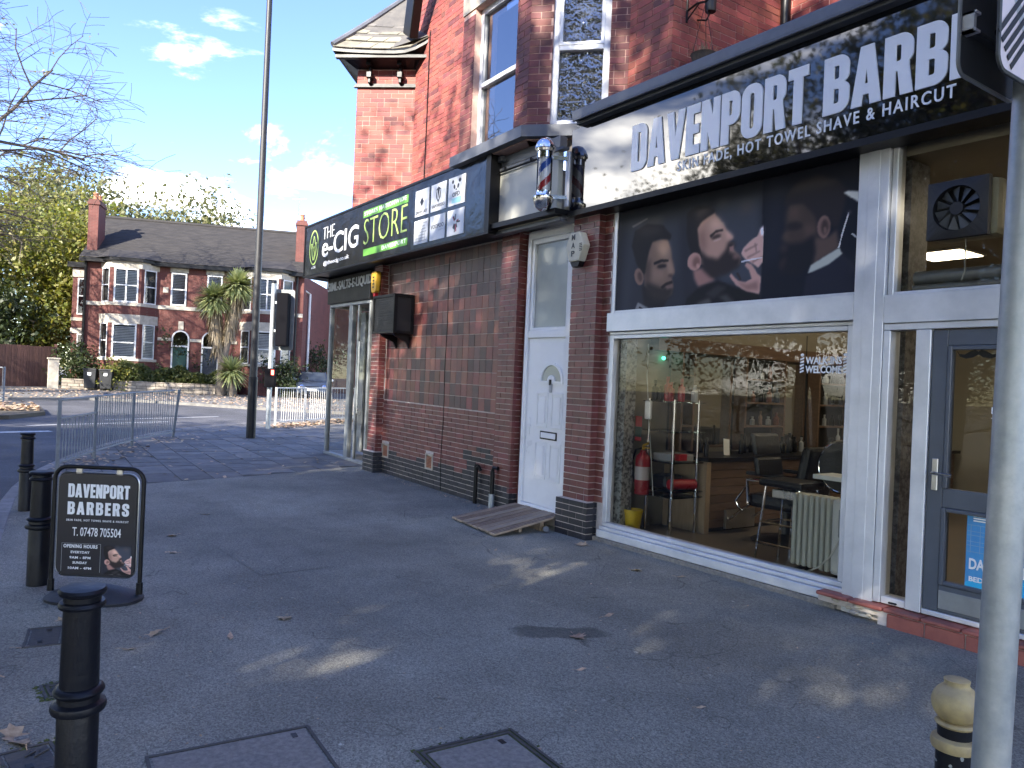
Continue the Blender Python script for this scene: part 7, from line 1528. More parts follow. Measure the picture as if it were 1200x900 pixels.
def chimney(u0, u1, n0, n1, w0, w1, pots):
    m = MB(); hb(m, u0, u1, n0, n1, w0, w1-.25); hb(m, u0-.05, u1+.05, n0-.05, n1+.05, w1-.25, w1-.12); hb(m, u0, u1, n0, n1, w1-.12, w1); c = m.build('chimney', mat['hbrick'], HZ)
    for i in range(pots):
        n = n0+(n1-n0)*(i+.5)/pots; p = HP((u0+u1)/2, n, w1); MB().lathe([(.13, 0), (.11, .3), (.14, .32), (.14, .38), (.001, .39)], p, 10).build('chimney_pot', mat['terracotta'], c)
chimney(-.02, .42, -1.5, -.3, 6.3, 8.95, 2); chimney(9.45, 9.95, -1.9, -.7, 6.3, 8.9, 2); chimney(9.3, 9.8, -6.2, -4.9, 6.5, 9.2, 3)
ae = MB(); p0 = Vector(HP(9.5, -1.3, 9.3)); ae.tube([p0, p0+Vector((0, 0, 1.0))], .02, 5); ae.bar(p0+Vector((-.3, -.3, .9)), p0+Vector((.3, .3, .9)), .02); ae.build('aerial', mat['steel'], HZ)
# string courses
sc_ = MB(); hb(sc_, -.0, 9.95, .003, .05, 3.92, 4.1); sc_.build('string_course', mat['stone'], HZ)
def hwin(P0, ex, n, w, z0, z1, bars, fm=mat['whitepaint'], parent=HZ, blind=True, pm=None, fw=.07, mull=False):
    """window at P0 (lower left of the opening at w=0 in house units), lying in the plane of ex / n"""
    P0 = Vector(P0); F = lambda a, b, c: tuple(P0+ex*a*HS-n*b*HS+Vector((0, 0, c*HS)))
    m = MB()
    m.box(0, fw, -.02, .06, z0, z1, F); m.box(w-fw, w, -.02, .06, z0, z1, F); m.box(fw, w-fw, -.02, .06, z0, z0+fw, F); m.box(fw, w-fw, -.02, .06, z1-fw, z1, F)
    for b in bars: m.box(fw, w-fw, -.03, .05, b-.025, b+.025, F)
    if mull: m.box(w/2-.03, w/2+.03, -.025, .055, z0+fw, z1-fw, F)
    o = m.build('window', fm, parent)
    MB().quad(F(fw, -.005, z0+fw), F(w-fw, -.005, z0+fw), F(w-fw, -.005, z1-fw), F(fw, -.005, z1-fw)).build('pane', pm or mat['pane'], o, recalc=False)
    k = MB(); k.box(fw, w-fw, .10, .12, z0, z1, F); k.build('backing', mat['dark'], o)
    if blind:
        k = MB(); nn_ = int((z1-z0-2*fw)/.075)
        for i in range(nn_): zz = z0+fw+i*.075; k.box(fw, w-fw, .035, .045, zz, zz+.055, F)
        k.build('blind', mat['blind'], o)
    return o
GBK = mat['dark']
def bay(u0, u1, proj, cw, mirror=False):
    """two storey canted bay from u0 to u1"""
    a = cw; k = MB(); loop = [(u0, 0), (u0+a, proj), (u1-a, proj), (u1, 0)]
    F = lambda x, y, d: HP(x, y, d)
    def ring(off, w0, w1, m, name):
        l = [(u0-off, -.02), (u0+a-off*.4, proj+off), (u1-a+off*.4, proj+off), (u1+off, -.02)]; MB().prism(l, F, w0, w1).build(name, m, HZ)
    for w0, w1 in ((-.3, 1.36), (3.12, 4.0), (5.72, 5.99)): ring(0, w0, w1, mat['hbrick'], 'bay_wall')
    ring(.05, 1.361, 1.48, mat['stone'], 'sill'); ring(.035, 3.10, 3.52, mat['stone'], 'lintel'); ring(.03, 5.68, 5.99, mat['stone'], 'lintel'); ring(.04, 3.93, 4.08, mat['stone'], 'sill')
    ring(.18, 5.99, 6.13, mat['black'], 'bay_gutter')
    rl = [(u0-.2, .3), (u0+a-.1, proj+.2), (u1-a+.1, proj+.2), (u1+.2, .3)]; k = MB(); k.add([HP(x, y, 6.14) for x, y in rl]+[HP(u0+.2, -.4, 6.65), HP(u1-.2, -.4, 6.65)], [(0, 1, 4), (1, 2, 5, 4), (2, 3, 5)]); k.build('bay_roof', mat['roof2'], HZ, recalc=False)
    # piers and windows, storey by storey
    cant1 = (Hu*a+Hv*proj).normalized(); L1 = math.hypot(a, proj); n1 = (Hv*a-Hu*proj).normalized(); cant2 = (Hu*a-Hv*proj).normalized(); n2 = (Hv*a+Hu*proj).normalized()
    for (z0, z1, fl) in ((1.48, 3.10, 0), (4.08, 5.68, 1)):
        wm = u1-u0-2*a; pw = .12
        def pier(P, ex, n, x0, x1):
            P = Vector(P); G = lambda q, b, c: tuple(P+ex*q*HS-n*b*HS+Vector((0, 0, c*HS))); pr = MB(); pr.box(x0, x1, 0, .25, z0, z1, G); pr.build('pier', mat['hbrick'], HZ)
        Pm = HP(u0+a, proj, 0); Pl = HP(u0, 0, 0); Pr = HP(u1-a, proj, 0)
        pier(Pm, Hu, Hv, 0, pw); pier(Pm, Hu, Hv, wm-pw, wm); pier(Pl, cant1, n1, 0, .14); pier(Pl, cant1, n1, L1-.16, L1-.005); pier(Pr, cant2, n2, .005, .16); pier(Pr, cant2, n2, L1-.14, L1)
        mid = z0+(z1-z0)*(.45 if fl == 0 else .5)
        sh = lambda P, ex, d: tuple(Vector(P)+ex*d*HS)
        hwin(sh(Pm, Hu, pw), Hu, Hv, wm-2*pw, z0, z1, [mid], mull=(fl == 1), blind=True)
        hwin(sh(Pl, cant1, .14), cant1, n1, L1-.30, z0, z1, [z0+(z1-z0)*.5], blind=False, fw=.05); hwin(sh(Pr, cant2, .16), cant2, n2, L1-.30, z0, z1, [z0+(z1-z0)*.5], blind=fl == 0, fw=.05)
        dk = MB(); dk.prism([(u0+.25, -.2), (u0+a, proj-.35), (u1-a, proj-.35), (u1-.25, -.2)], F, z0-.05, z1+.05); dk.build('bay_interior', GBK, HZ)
bay(.72, 3.25, .72, .62); bay(7.0, 9.5, .72, .62)
# single windows over the doors
for u in (3.80, 5.42):
    k = MB(); hb(k, u-.06, u+.76, .004, .04, 5.72, 6.0); k.build('lintel', mat['stone'], HZ)
    hwin(HP(u, .035, 0), Hu, Hv, .70, 4.12, 5.7, [4.9], blind=True)
pq = MB(); hb(pq, 3.45, 3.68, .004, .03, 4.72, 4.98); pq.build('date_stone', mat['stone'], HZ)
# arched doorways
for u, dm, lb_ in ((3.92, mat['greendoor'], 'dark green front door'), (5.28, mat['bluedoor'], 'dark blue front door')):
    fr_ = MB(); hb(fr_, u, u+.07, .005, .06, .2, 2.55); hb(fr_, u+.73, u+.80, .005, .06, .2, 2.55); hb(fr_, u+.07, u+.73, .005, .06, 2.14, 2.22)
    n = 12
    for i in range(n):
        a0, a1 = math.pi*i/n, math.pi*(i+1)/n; c_ = lambda r, a, d: HP(u+.4+r*math.cos(a), d, 2.55+r*math.sin(a))
        fr_.add([c_(.33, a0, .06), c_(.40, a0, .06), c_(.40, a1, .06), c_(.33, a1, .06), c_(.40, a0, .005), c_(.40, a1, .005)], [(0, 1, 2, 3), (1, 4, 5, 2)])
    o = fr_.build('front_door', mat['whitepaint'], HZ, label=lb_, recalc=False)
    k = MB(); hb(k, u+.07, u+.73, .006, .03, .2, 2.14); k.build('door_leaf', dm, o)
    k = MB(); k.add([HP(u+.07, .02, 2.22), HP(u+.73, .02, 2.22)]+[HP(u+.4+.33*math.cos(math.pi*i/12), .02, 2.55+.33*math.sin(math.pi*i/12)) for i in range(13)], [(0, 1, 2)+tuple(range(3, 15))]); k.build('fanlight', mat['skyglass'], o, recalc=False)
    k = MB()
    for (p0, p1, q0, q1) in ((.14, .36, .4, 1.0), (.44, .66, .4, 1.0), (.14, .36, 1.2, 2.0), (.44, .66, 1.2, 2.0)): hb(k, u+p0, u+p1, .03, .045, q0, q1)
    k.build('panel', dm, o)
for q in ((3.3, 3.9, .004, .045, 2.42, 2.56), (4.74, 5.26, .004, .045, 2.42, 2.56), (6.1, 6.9, .004, .045, 2.42, 2.56)): k = MB(); hb(k, *q); k.build('band', mat['stone'], HZ)
k = MB(); hb(k, 4.2, 4.43, .004, .06, 2.98, 3.38); k.build('keystone', mat['stone'], HZ)
for u in (0.08, 9.62): MB().tube([HP(u, .1, 0), HP(u, .1, 5.95)], .07, 8).build('downpipe', mat['black'], HZ)
k = MB(); k.tube([HP(10.25, -.9, .6), HP(10.25, -.9, 5.2), HP(9.8, -.1, 5.4)], .07, 8); k.build('waste_pipe', mat['whitepaint'], HZ)
# small side bay at the left
k = MB(); hb(k, -.78, 0, -2.6, -1.1, -.3, 5.75); k.build('side_bay', mat['hbrick'], HZ); k = MB(); hb(k, -1.0, .0, -2.8, -.9, 5.751, 6.0); k.build('side_bay_roof', mat['black'], HZ)
for q in ((5.3, 5.70), (3.2, 3.35), (2.6, 2.85)): k = MB(); hb(k, -.80, 0, -1.098, -1.06, *q); k.build('side_bay_band', mat['stone'], HZ)
hwin(HP(-.55, -1.07, 0), Hu, Hv, .42, 3.5, 5.25, [4.4], blind=False, fw=.05); hwin(HP(-.5, -1.07, 0), Hu, Hv, .38, 1.3, 2.58, [], blind=False, fw=.05)
# neighbour seen only through the corner shop's glass
NB = thing('neighbouring_house', 'brick house glimpsed through the glass corner of the left hand shop', 'house', HP(14, -3, 0))
k = MB(); hb(k, 11.3, 21, -13, -8.2, -.3, 6.2); k.build('wall', mat['hbrick'], NB); k = MB(); k.add([HP(11.1, -7.9, 6.15), HP(21.2, -7.9, 6.15), HP(21.2, -10.5, 8.5), HP(11.1, -10.5, 8.5), HP(11.1, -13.3, 6.15), HP(21.2, -13.3, 6.15)], [(0, 1, 2, 3), (3, 2, 5, 4)]); k.build('roof', mat['roof2'], NB, recalc=False)
for u in (13.6, 16.2, 18.6):
    for z0, z1 in ((.9, 2.4), (3.5, 5.0)): hwin(HP(u, -8.16, 0), Hu, Hv, 1.2, z0, z1, [(z0+z1)/2], parent=NB)
# ------------------------------------------------------------------ garden wall, piers, bins, fence
def rockwall(name, label, pts, h, th, seed, bh=.16):
    t = thing(name, label, 'garden wall', (pts[0][0], pts[0][1], gz(pts[0][0]))); r = random.Random(seed); core = MB(); cnt = []
    for (ax, ay), (bx2, by2) in zip(pts[:-1], pts[1:]):
        a = Vector((ax, ay, gz(ax))); b = Vector((bx2, by2, gz(bx2))); L = (b-a).length; d = (b-a).normalized(); n = Vector((d.y, -d.x, 0)); n = n if n.x > 0 else -n
        core.bar(a+Vector((0, 0, h/2-.05)), b+Vector((0, 0, h/2-.05)), th-.06, h-.04)
        z = 0
        while z < h-.02:
            x = 0; zh = min(bh*r.uniform(.8, 1.15), h-z)
            while x < L:
                w = min(r.uniform(.25, .6), L-x); p = a+d*(x+w/2)+Vector((0, 0, z+zh/2))
                F = lambda q, s_, e, p=p, w=w, zh=zh: tuple(p+d*q*(w-.02)+n*s_*(th+r.uniform(-.01, .02))+Vector((0, 0, e*(zh-.02)))); m = MB(); m.box(-.5, .5, -.5, .5, -.5, .5, F); m.build('stone_block', mat['drystone'], t); x += w
            z += zh
    core.build('core', mat['slabjoint'], t); return t
rockwall('garden_wall', 'low sandstone garden wall in front of the brick houses', [(-43.95, 3.75), (-43.1, 6.6), (-42.2, 9.6), (-41.6, 11.6)], .52, .3, 3)
gpier = thing('gate_pier', 'pale square stone gate pier at the end of the brown fence', 'gate pier', (-43.95, 3.38, gz(-44))); k = MB(); k.box(-44.15, -43.72, 3.15, 3.6, .3, 1.9); k.build('shaft', mat['stone'], gpier, bevel=.02); k = MB(); k.box(-44.2, -43.67, 3.1, 3.65, 1.901, 1.98); k.build('cap', mat['stone'], gpier, bevel=.02)
fc = thing('board_fence', 'dark brown close boarded fence left of the brick houses', 'fence', (-44.5, 1.0, gz(-44.5)))
a = Vector((-43.9, -1.6, gz(-44))); b = Vector((-45.9, 3.6, gz(-45.9))); d = (b-a).normalized(); n = 40; L = (b-a).length
for i in range(n):
    p = a+d*(L*(i+.5)/n); z0 = p.z-.1; m = MB(); m.bar(Vector((p.x, p.y, z0)), Vector((p.x, p.y, z0+2.15+rnd.uniform(-.015, .015))), L/n-.008, .03+rnd.uniform(0, .015), up=(1, .4, 0)); m.build('fence_board', mat['fence'], fc)
for i in range(3): p = a+d*(L*i/2)+Vector((-.1, 0, 0)); m = MB(); m.bar(p, p+Vector((0, 0, 2.2)), .12); m.build('fence_post', mat['fence'], fc)
def bin_(label, x, y, rot):
    t = thing('wheelie_bin', label, 'wheelie bin', (x, y, gz(x)), 'black wheelie bins at the kerb', R(rot)); z = 0
    mm = MB(); mm.add([(-.24, -.27, .08), (.24, -.27, .08), (.24, .27, .08), (-.24, .27, .08), (-.29, -.34, .98), (.29, -.34, .98), (.29, .34, .98), (-.29, .34, .98)], [(0, 3, 2, 1), (4, 5, 6, 7), (0, 1, 5, 4), (1, 2, 6, 5), (2, 3, 7, 6), (3, 0, 4, 7)])
    def loc(mb, nm, m, **kw): mb.v = [tuple(Vector(v)+Vector(t.location)) for v in mb.v]; return mb.build(nm, m, t, **kw)
    loc(mm, 'body', mat['bin'], bevel=.02); k = MB(); k.box(-.31, .31, -.37, .38, .985, 1.06); loc(k, 'lid', mat['bin'], bevel=.025); k = MB(); k.tube([(-.25, .41, .98), (.25, .41, .98)], .025, 8); loc(k, 'handle', mat['bin'])
    for s_ in (-1, 1): k = MB(); k.tube([(s_*.22, .26, .1), (s_*.29, .26, .1)], .1, 12); loc(k, 'wheel', mat['black'])
    k = MB(); k.box(-.08, .08, -.352, -.335, .72, .86); loc(k, 'sticker', mat['wprint']); return t
bin_('left one of the two black wheelie bins by the garden wall', -43.3, 4.95, 70); bin_('right one of the two black wheelie bins by the garden wall', -43.05, 5.62, 72); bin_('single black wheelie bin near the palm, right of the hedge', -41.35, 10.72, 74)
# ------------------------------------------------------------------ parked car (front three quarter)
cr_ = thing('parked_car', 'dark blue grey hatchback parked nose on behind the pale guard rail', 'car', (-41.2, 15.6, gz(-41.2))); CO = Vector((-41.2, 15.6, gz(-41.2)))
cf = Vector((.93, -.37, 0)).normalized(); cs3 = Vector((cf.y, -cf.x, 0))     # nose direction, car's right
def CP(l, w, z): return tuple(CO+cf*l-cs3*w+Vector((0, 0, z)))
secs = [(2.0, .70, .28, .62), (1.9, .80, .22, .74), (1.2, .86, .2, .90), (.75, .87, .2, .96), (-1.6, .87, .2, .96), (-1.95, .82, .25, .92), (-2.05, .75, .35, .8)]
m = MB()
def hull(secs, top=None):
    rings = []
    for (l, w, zb, zt) in secs: rings.append([CP(l, s_*w*f, z) for s_, f, z in ((-1, .9, zb), (-1, 1, zb+.15), (-1, 1, zt-.15), (-1, .88, zt), (1, .88, zt), (1, 1, zt-.15), (1, 1, zb+.15), (1, .9, zb))])
    n = 8; vs = [v for r_ in rings for v in r_]; fs = [(j*n+i, j*n+(i+1) % n, (j+1)*n+(i+1) % n, (j+1)*n+i) for j in range(len(rings)-1) for i in range(n)]
    return vs, fs+[tuple(range(n)), tuple((len(rings)-1)*n+i for i in range(n))]
m.add(*hull(secs)); m.build('body', mat['car'], cr_, smooth=True)
m = MB(); G = [(.85, .74, .94), (.15, .64, 1.40), (-1.2, .62, 1.43), (-1.85, .72, .94)]; vs = []
for l, w, z in G: vs += [CP(l, -w, z), CP(l, w, z)]
m.add(vs, [(2, 3, 5, 4)]); base = [CP(.85, -.78, .93), CP(.85, .78, .93), CP(-1.85, .78, .93), CP(-1.85, -.78, .93)]
m2 = MB(); m2.add(vs, [(2, 4, 5, 3)]); th_m = MB(); th_m.add([*vs[2:6]]+[tuple(Vector(v)-Vector((0, 0, .05))) for v in vs[2:6]], [(0, 1, 3, 2), (4, 6, 7, 5), (0, 4, 5, 1), (1, 5, 7, 3), (3, 7, 6, 2), (2, 6, 4, 0)]); th_m.build('roof', mat['car'], cr_, bevel=.02)
gm = MB(); gm.add(vs, [(0, 1, 3, 2), (4, 5, 7, 6), (0, 2, 4, 6), (1, 7, 5, 3)]); gm.build('window', mat['carglass'], cr_)
pl_ = MB()
for s_ in (0, 1): pl_.bar(vs[0+s_], vs[2+s_], .06, .05); pl_.bar(vs[4+s_], vs[6+s_], .09, .06)
pl_.build('roof_pillar', mat['car'], cr_)
for l in (1.25, -1.3):
    for w in (-.80, .80):
        c = Vector(CP(l, w, .31)); wv = -cs3*(.1 if w > 0 else -.1); k = MB(); k.tube([c-wv, c+wv], .31, 18); wo_ = k.build('wheel', mat['black'], cr_); k = MB(); k.tube([c+wv*.9, c+wv*1.08], .19, 14); k.build('rim', mat['steel'], wo_)
for w in (-.58, .58): k = MB(); k.sphere(CP(1.90, w, .64), .15, 10, 6, (1, 1, .7)); k.build('headlight', mat['chrome'], cr_, smooth=True)
k = MB(); k.box(1.99, 2.03, -.26, .26, .40, .51, CP); k.build('number_plate', mat['wprint'], cr_); k = MB(); k.box(1.97, 2.01, -.5, .5, .28, .37, CP); k.box(1.965, 2.0, -.35, .35, .56, .64, CP); k.build('grille', mat['black'], cr_)
for w in (-.98, .98): k = MB(); k.sphere(CP(.62, w, .98), .12, 8, 6, (1, 1, .75)); k.build('wing_mirror', mat['wprint'], cr_, smooth=True)
# ------------------------------------------------------------------ trees and planting
def grow(seed, base, H, r0, first, spread, levels, up=.35, lean=(0, 0), nchild=(3, 4), shrink=.62, droop=0):
    r = random.Random(seed); segs = []; tips = []
    def br(p, d, L, rad, lv):
        n = 4 if lv == 0 else 3; pts = [p]; q = p; dd = d.copy(); rads = [rad]
        for i in range(n):
            dd = (dd+Vector((r.gauss(0, .13), r.gauss(0, .13), r.gauss(0, .06)+(-droop if lv >= 2 else .03)))).normalized(); q = q+dd*(L/n); pts.append(q); rads.append(rad*(1-.45*(i+1)/n))
            if lv >= levels-1: tips.append((q, dd, lv))
        segs.append((pts, rads, lv))
        if lv < levels:
            k = r.randint(*nchild)+(1 if lv == 0 else 0)
            for c in range(k):
                t = first+(1-first)*(c+.6)/k if lv == 0 else .35+.65*(c+.7)/k
                idx = min(n-1, int(t*n)); fr_ = t*n-idx; bp_ = pts[idx].lerp(pts[idx+1], fr_)
                az = c*2.4+r.uniform(0, 1.2); side = Vector((math.cos(az), math.sin(az), 0)); axis = dd if lv else Vector((0, 0, 1))
                side = (side-axis*side.dot(axis)).normalized(); nd_ = (axis*up*r.uniform(.7, 1.4)+side*spread*r.uniform(.75, 1.2)+Vector((0, 0, .12))).normalized()
                br(bp_, nd_, L*shrink*r.uniform(.75, 1.15), rads[idx]*.6, lv+1)
    br(Vector(base), Vector((lean[0], lean[1], 1)).normalized(), H, r0, 0)
    return segs, tips
def wood_mesh(segs, mtl, parent, name='trunk', minr=.009):
    mb = MB()
    for pts, rads, lv in segs: mb.tube(pts, [max(minr, x) for x in rads], (10, 7, 5, 4, 3, 3)[min(lv, 5)], cap=False)
    return mb.build(name, mtl, parent, smooth=True, recalc=False)
def leaves(tips, n, sig, size, seed, asp=.6, droop=0):
    r = np.random.RandomState(seed); T = np.array([t[0] for t in tips]); idx = r.randint(0, len(T), n); sg = np.array(sig if hasattr(sig, '__len__') else (sig,)*3)
    # leaves gather in small sprays: several leaves per spray centre
    cen = T[idx]+r.normal(0, 1, (n, 3))*sg; spray = np.repeat(cen[::5], 5, axis=0)[:n]; P = spray+r.normal(0, 1, (n, 3))*size*1.4
    a = r.normal(0, 1, (n, 3)); a /= np.linalg.norm(a, axis=1)[:, None]; a[:, 2] -= droop; b = r.normal(0, 1, (n, 3)); b -= a*(a*b).sum(1)[:, None]/(a*a).sum(1)[:, None]; b /= np.linalg.norm(b, axis=1)[:, None]
    s = (size*r.uniform(.55, 1.25, n))[:, None]; V = np.stack([P-a*s, P+b*s*asp, P+a*s, P-b*s*asp], 1).reshape(-1, 3); return V, np.arange(4*n).reshape(-1, 4)
def tree(name, label, cat, base, H, r0, n, sig, size, lm, bm_, seed, first=.35, spread=1, levels=3, shrink=.6, up=.45, lean=(0, 0), group=None, droop=0, nchild=(3, 4)):
    t = thing(name, label, cat, base, group); segs, tips = grow(seed, base, H, r0, first, spread, levels, up, lean, nchild, shrink, droop)
    wood_mesh(segs, bm_, t)
    if n: V, Q = leaves(tips, n, sig, size, seed); np_mesh('crown', V, Q, lm, t)
    return t
Z = lambda x: gz(x)
# behind the houses and the fence
tree('leafy_tree', 'tall airy yellow green tree rising behind the left chimney', 'tree', (-60.5, 8.6, .6), 9.0, .3, 30000, 1.15, .17, mat['leafA'], mat['barkP'], 31, first=.35, shrink=.58, spread=1.0)
tree('leafy_tree', 'rounded pale green treetop showing above the house roof', 'tree', (-61, 6.8, .6), 9.4, .28, 20000, 1.15, .17, mat['leafA'], mat['barkP'], 37, first=.45, shrink=.5)
tree('willow_tree', 'loose yellow green tree hanging over the brown fence', 'tree', (-55, 3.9, .55), 6.6, .22, 20000, (1.0, 1.0, 1.1), .15, mat['leafB'], mat['barkP'], 41, first=.25, shrink=.62, droop=.08)
tree('leafy_tree', 'thin leaved tree between the bare tree and the willow', 'tree', (-57, .4, .6), 8.2, .24, 13000, 1.1, .15, mat['leafB'], mat['barkP'], 43, first=.3, shrink=.6)
tree('evergreen_tree', 'dark evergreen mass at the left edge above the fence', 'tree', (-49.5, .1, .5), 3.9, .2, 7000, .55, .13, mat['leafC'], mat['bark'], 47, first=.15, shrink=.55)
tree('leafy_bush', 'sunlit yellow bush over the brown fence', 'bush', (-50.2, 2.7, .5), 2.4, .1, 5000, .5, .11, mat['leafB'], mat['bark'], 53, first=.1, shrink=.6)
tree('evergreen_bush', 'dark green climber bush against the left corner of the brick houses', 'bush', (-46.4, 4.2, .5), 2.3, .08, 3600, .35, .09, mat['leafC'], mat['bark'], 59, first=.1, shrink=.5)
# bare autumn tree leaning into the picture from the left
tree('bare_tree', 'large almost leafless tree reaching in from the left edge', 'tree', (-36.8, -4.6, .38), 9.6, .38, 900, .5, .075, mat['leafA'], mat['bark'], 63, first=.30, spread=.85, levels=5, shrink=.66, up=.58, lean=(.02, -.01), droop=.06, nchild=(5, 6))
# hedge
hg = thing('hedge', 'clipped green garden hedge in front of the front doors', 'hedge', (-42.7, 8.6, .5)); a = Vector((-43.9, 6.3, .5)); b = Vector((-42.2, 11.3, .5)); r = np.random.RandomState(3); n = 15000
t_ = r.uniform(0, 1, n); side = r.normal(0, .36, n); hh = np.abs(r.uniform(0, 1, n))**.7*(1.25-.35*t_+.14*np.sin(t_*15)+.08*np.sin(t_*37))
d = (b-a).normalized(); nn3 = np.array([d.y, -d.x, 0]); P = np.array(a)+t_[:, None]*np.array(b-a)+np.clip(side, -.62, .62)[:, None]*nn3; P[:, 2] += hh+.1
aa = r.normal(0, 1, (n, 3)); aa /= np.linalg.norm(aa, axis=1)[:, None]; b3 = r.normal(0, 1, (n, 3)); b3 -= aa*(aa*b3).sum(1)[:, None]; b3 /= np.linalg.norm(b3, axis=1)[:, None]; s = (.075*r.uniform(.6, 1.3, n))[:, None]
np_mesh('foliage', np.stack([P-aa*s, P+b3*s*.6, P+aa*s, P-b3*s*.6], 1).reshape(-1, 3), np.arange(4*n).reshape(-1, 4), mat['leafH'], hg)
k = MB(); rg = random.Random(4)
for i in range(26): p = a.lerp(b, rg.random())+Vector((rg.gauss(0, .15), rg.gauss(0, .15), 0)); k.tube([p, p+Vector((rg.gauss(0, .1), rg.gauss(0, .1), 1.0))], .02, 4)
k.build('stem', mat['bark'], hg)
for i, (x, y, h, n_, lm, lb_) in enumerate(((-43.6, 6.0, .9, 1500, mat['leafB'], 'small yellow shrub by the garden wall right of the two bins'), (-45.2, 7.6, 1.5, 1400, mat['leafA'], 'sparse shrub beside the green front door'), (-41.2, 13.9, 1.4, 2600, mat['leafC'], 'dark shrub beneath the right hand bay'), (-42.8, 15.8, 2.2, 3000, mat['leafC'], 'dark climber at the right corner of the brick houses'), (-43.2, 12.6, 1.6, 2200, mat['leafH'], 'green shrub between the palm and the right hand bay'), (-44.0, 9.2, 3.0, 900, mat['leafC'], 'hanging dark foliage between the two front doors'))):
    tree('shrub', lb_, 'shrub', (x, y, .45), h, .05, n_, .3, .08, lm, mat['bark'], 70+i, first=.1, shrink=.5)
# cordyline palm: two shaggy stems with sword leaf heads, a third head low down
cp_ = thing('cordyline_palm', 'twin headed spiky palm in front of the brick houses', 'palm tree', (-40.4, 10.45, .44)); B_ = Vector((-40.4, 10.45, .44))
def blades(c, n, L, seed, w=.05, down=.5):
    r = np.random.RandomState(seed); V = []; Q = []
    for i in range(n):
        az = r.uniform(0, 6.283); el = math.asin(r.uniform(-.75, 1)); ln = L*r.uniform(.75, 1.1); d0 = np.array([math.cos(el)*math.cos(az), math.cos(el)*math.sin(az), math.sin(el)]); sd = np.array([-math.sin(az), math.cos(az), 0])
        p = np.array(c, float); pts = []
        for k_ in range(5): t = k_/4; q = p+d0*ln*t+np.array([0, 0, -down*ln*t*t*.45]); ww = w*(1-t)**.7*(.6+.9*min(1, t*4)); pts.append((q-sd*ww, q+sd*ww))
        b0 = len(V)
        for x, y in pts: V += [x, y]
        for k_ in range(4): Q.append((b0+2*k_, b0+2*k_+1, b0+2*k_+3, b0+2*k_+2))
    return np.array(V), np.array(Q)
h1, h2 = Vector((-40.55, 10.0, 5.35)), Vector((-40.15, 11.0, 6.1))
k = MB(); k.tube([B_, B_+Vector((0, 0, 1.6)), B_+Vector((-.1, -.25, 3.2)), h1], [.22, .2, .18, .15], 10); k.tube([B_+Vector((0, 0, 1.4)), B_+Vector((.1, .3, 3.2)), h2], [.18, .17, .15], 10); k.build('trunk', mat['barkP'], cp_, smooth=True)
for h_, sd in ((h1, 1), (h2, 2)): V, Q = blades(h_, 620, 1.15, sd, .065); np_mesh('crown', V, Q, mat['leafP'], cp_)
for h_, sd in ((h1, 3), (h2, 4)):
    r = np.random.RandomState(sd); V = []; Q = []
    for i in range(420):
        az = r.uniform(0, 6.28); t = r.uniform(0, 1); z0 = h_.z-.2-t*2.2; rad = .17+.10*(1-t); c0 = np.array([h_.x+(B_.x-h_.x)*t*.55+rad*math.cos(az), h_.y+(B_.y-h_.y)*t*.55+rad*math.sin(az), z0]); d0 = np.array([math.cos(az)*.28, math.sin(az)*.28, -1])*r.uniform(.4, .9); sdv = np.array([-math.sin(az), math.cos(az), 0])*.035; b0 = len(V); V += [c0-sdv, c0+sdv, c0+d0+sdv*.3, c0+d0-sdv*.3]; Q.append((b0, b0+1, b0+2, b0+3))
    np_mesh('dead_leaves', np.array(V), np.array(Q), mat['straw'], cp_)
yu = thing('yucca', 'spiky green yucca at the foot of the palm', 'plant', (-40.0, 10.9, .44)); V, Q = blades((-40.0, 10.85, 1.75), 260, 1.15, 9, .05, .35); np_mesh('crown', V, Q, mat['leafP'], yu); MB().tube([(-40.0, 10.9, .4), (-40.0, 10.85, 1.75)], .12, 8).build('trunk', mat['barkP'], yu)
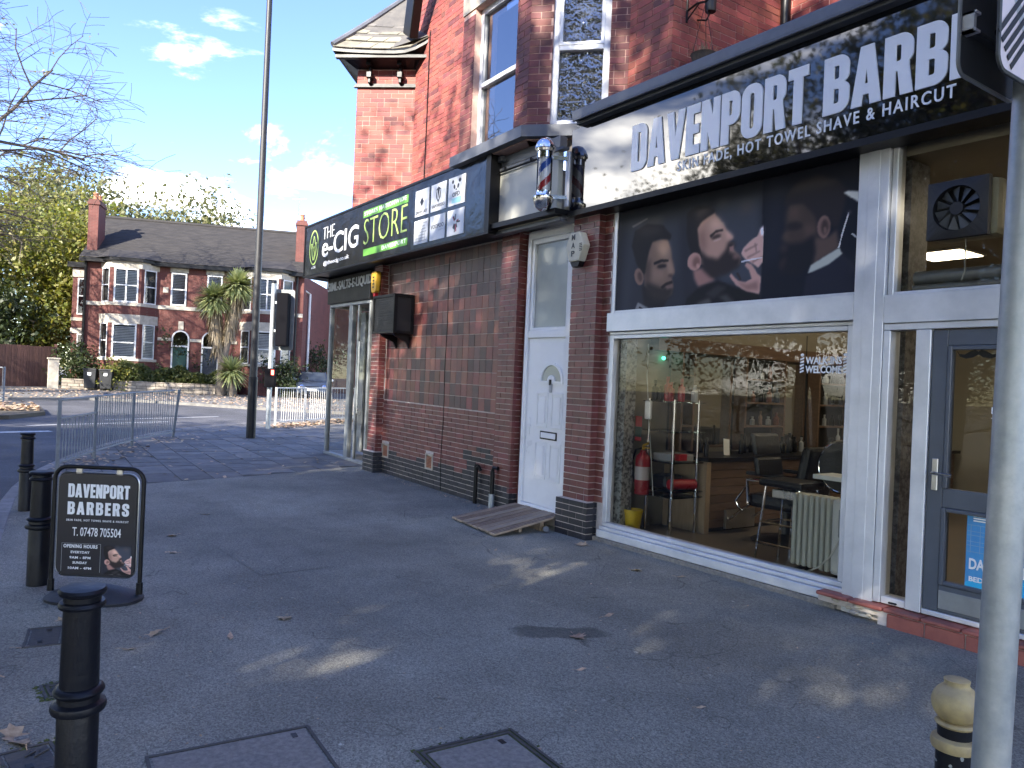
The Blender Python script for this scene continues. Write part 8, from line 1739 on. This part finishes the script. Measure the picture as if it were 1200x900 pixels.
# street trees across the road, behind the viewer: they shade the pavement and show in the glass
GAPS = [(-6.4, 4.08, 2.3, .17), (-5.0, 4.15, 1.0, .26), (-4.2, 1.25, .26, .40), (-4.05, 2.6, .20, .85), (-4.05, 1.9, .24, .5), (-2.25, 4.05, .36, .36), (-7.93, 6.14, .12, .5), (-5.5, 10.1, .22, 1.1), (-2.7, 5.66, .6, .16), (-22.5, 2.5, .8, 3.0), (-22.8, 9.0, 2.2, 3.2)]  # chosen sun patches, traced to the ground; leaves shading them are cut away
def shade_tree(x, y, H, v, n=18000, label='leafy street tree across the road behind the viewer', group='street trees across the road behind the viewer', cat='tree', name='street_tree', sz=(1, 1, 1), zo=-.1):
    """tall tree on the far side of the road; leaves over GAPS are cut out to shape the sun patches"""
    segs, tips = grow(100+v % 3, (0, 0, 0), 8.6, .32, .28, 1.0, 3, .45, (0, 0), (4, 4), .56)
    V, Q = leaves(tips, n, .75, .095, 200+v); top_ = V[:, 2].max(); s_ = H/top_; ca_, sa_ = math.cos(x*1.7), math.sin(x*1.7)
    def tf(P): P = np.asarray(P, float)*np.array([s_*sz[0], s_*sz[1], s_*sz[2]]); return np.stack([P[:, 0]*ca_-P[:, 1]*sa_+x, P[:, 0]*sa_+P[:, 1]*ca_+y, P[:, 2]+zo], 1)
    V = tf(V).reshape(-1, 4, 3); c = V.mean(1); V = c[:, None]+(V-c[:, None])/max(1, s_*.9); h = c[:, 2]/math.tan(SUN_EL); gx = c[:, 0]-SUN_H.x*h; gy = c[:, 1]-SUN_H.y*h; keep = np.ones(len(c), bool); r = np.random.RandomState(v)
    for (a, b, p, q) in GAPS: keep &= ~((((gx-a)/p)**2+((gy-b)/q)**2+r.normal(0, .5, len(c)) < 1) & (r.uniform(0, 1, len(c)) < .62))
    V = V[keep].reshape(-1, 3); t = thing(name, label, cat, (x, y, zo), group)
    segs = [([Vector(q) for q in tf([tuple(p) for p in pts])], [k_*s_ for k_ in rads], lv) for pts, rads, lv in segs if lv < 3]
    wood_mesh(segs, mat['bark'], t); np_mesh('crown', V, np.arange(len(V)).reshape(-1, 4), mat['leafS'], t); return t
for i, (x, y, H) in enumerate(SHADE): shade_tree(x, y, H, i, 27000)
for i in range(9): shade_tree(-46+i*8.2, -15.5-(i % 2), 4.2, 50+i, 6000, 'unseen low bushes added across the road to break the reflected horizon', 'added bushes across the road behind the viewer', 'bush', 'bush', (1.7, 1.7, 1), -1.0)  # unseen row, added to break up the bright horizon mirrored in the windows
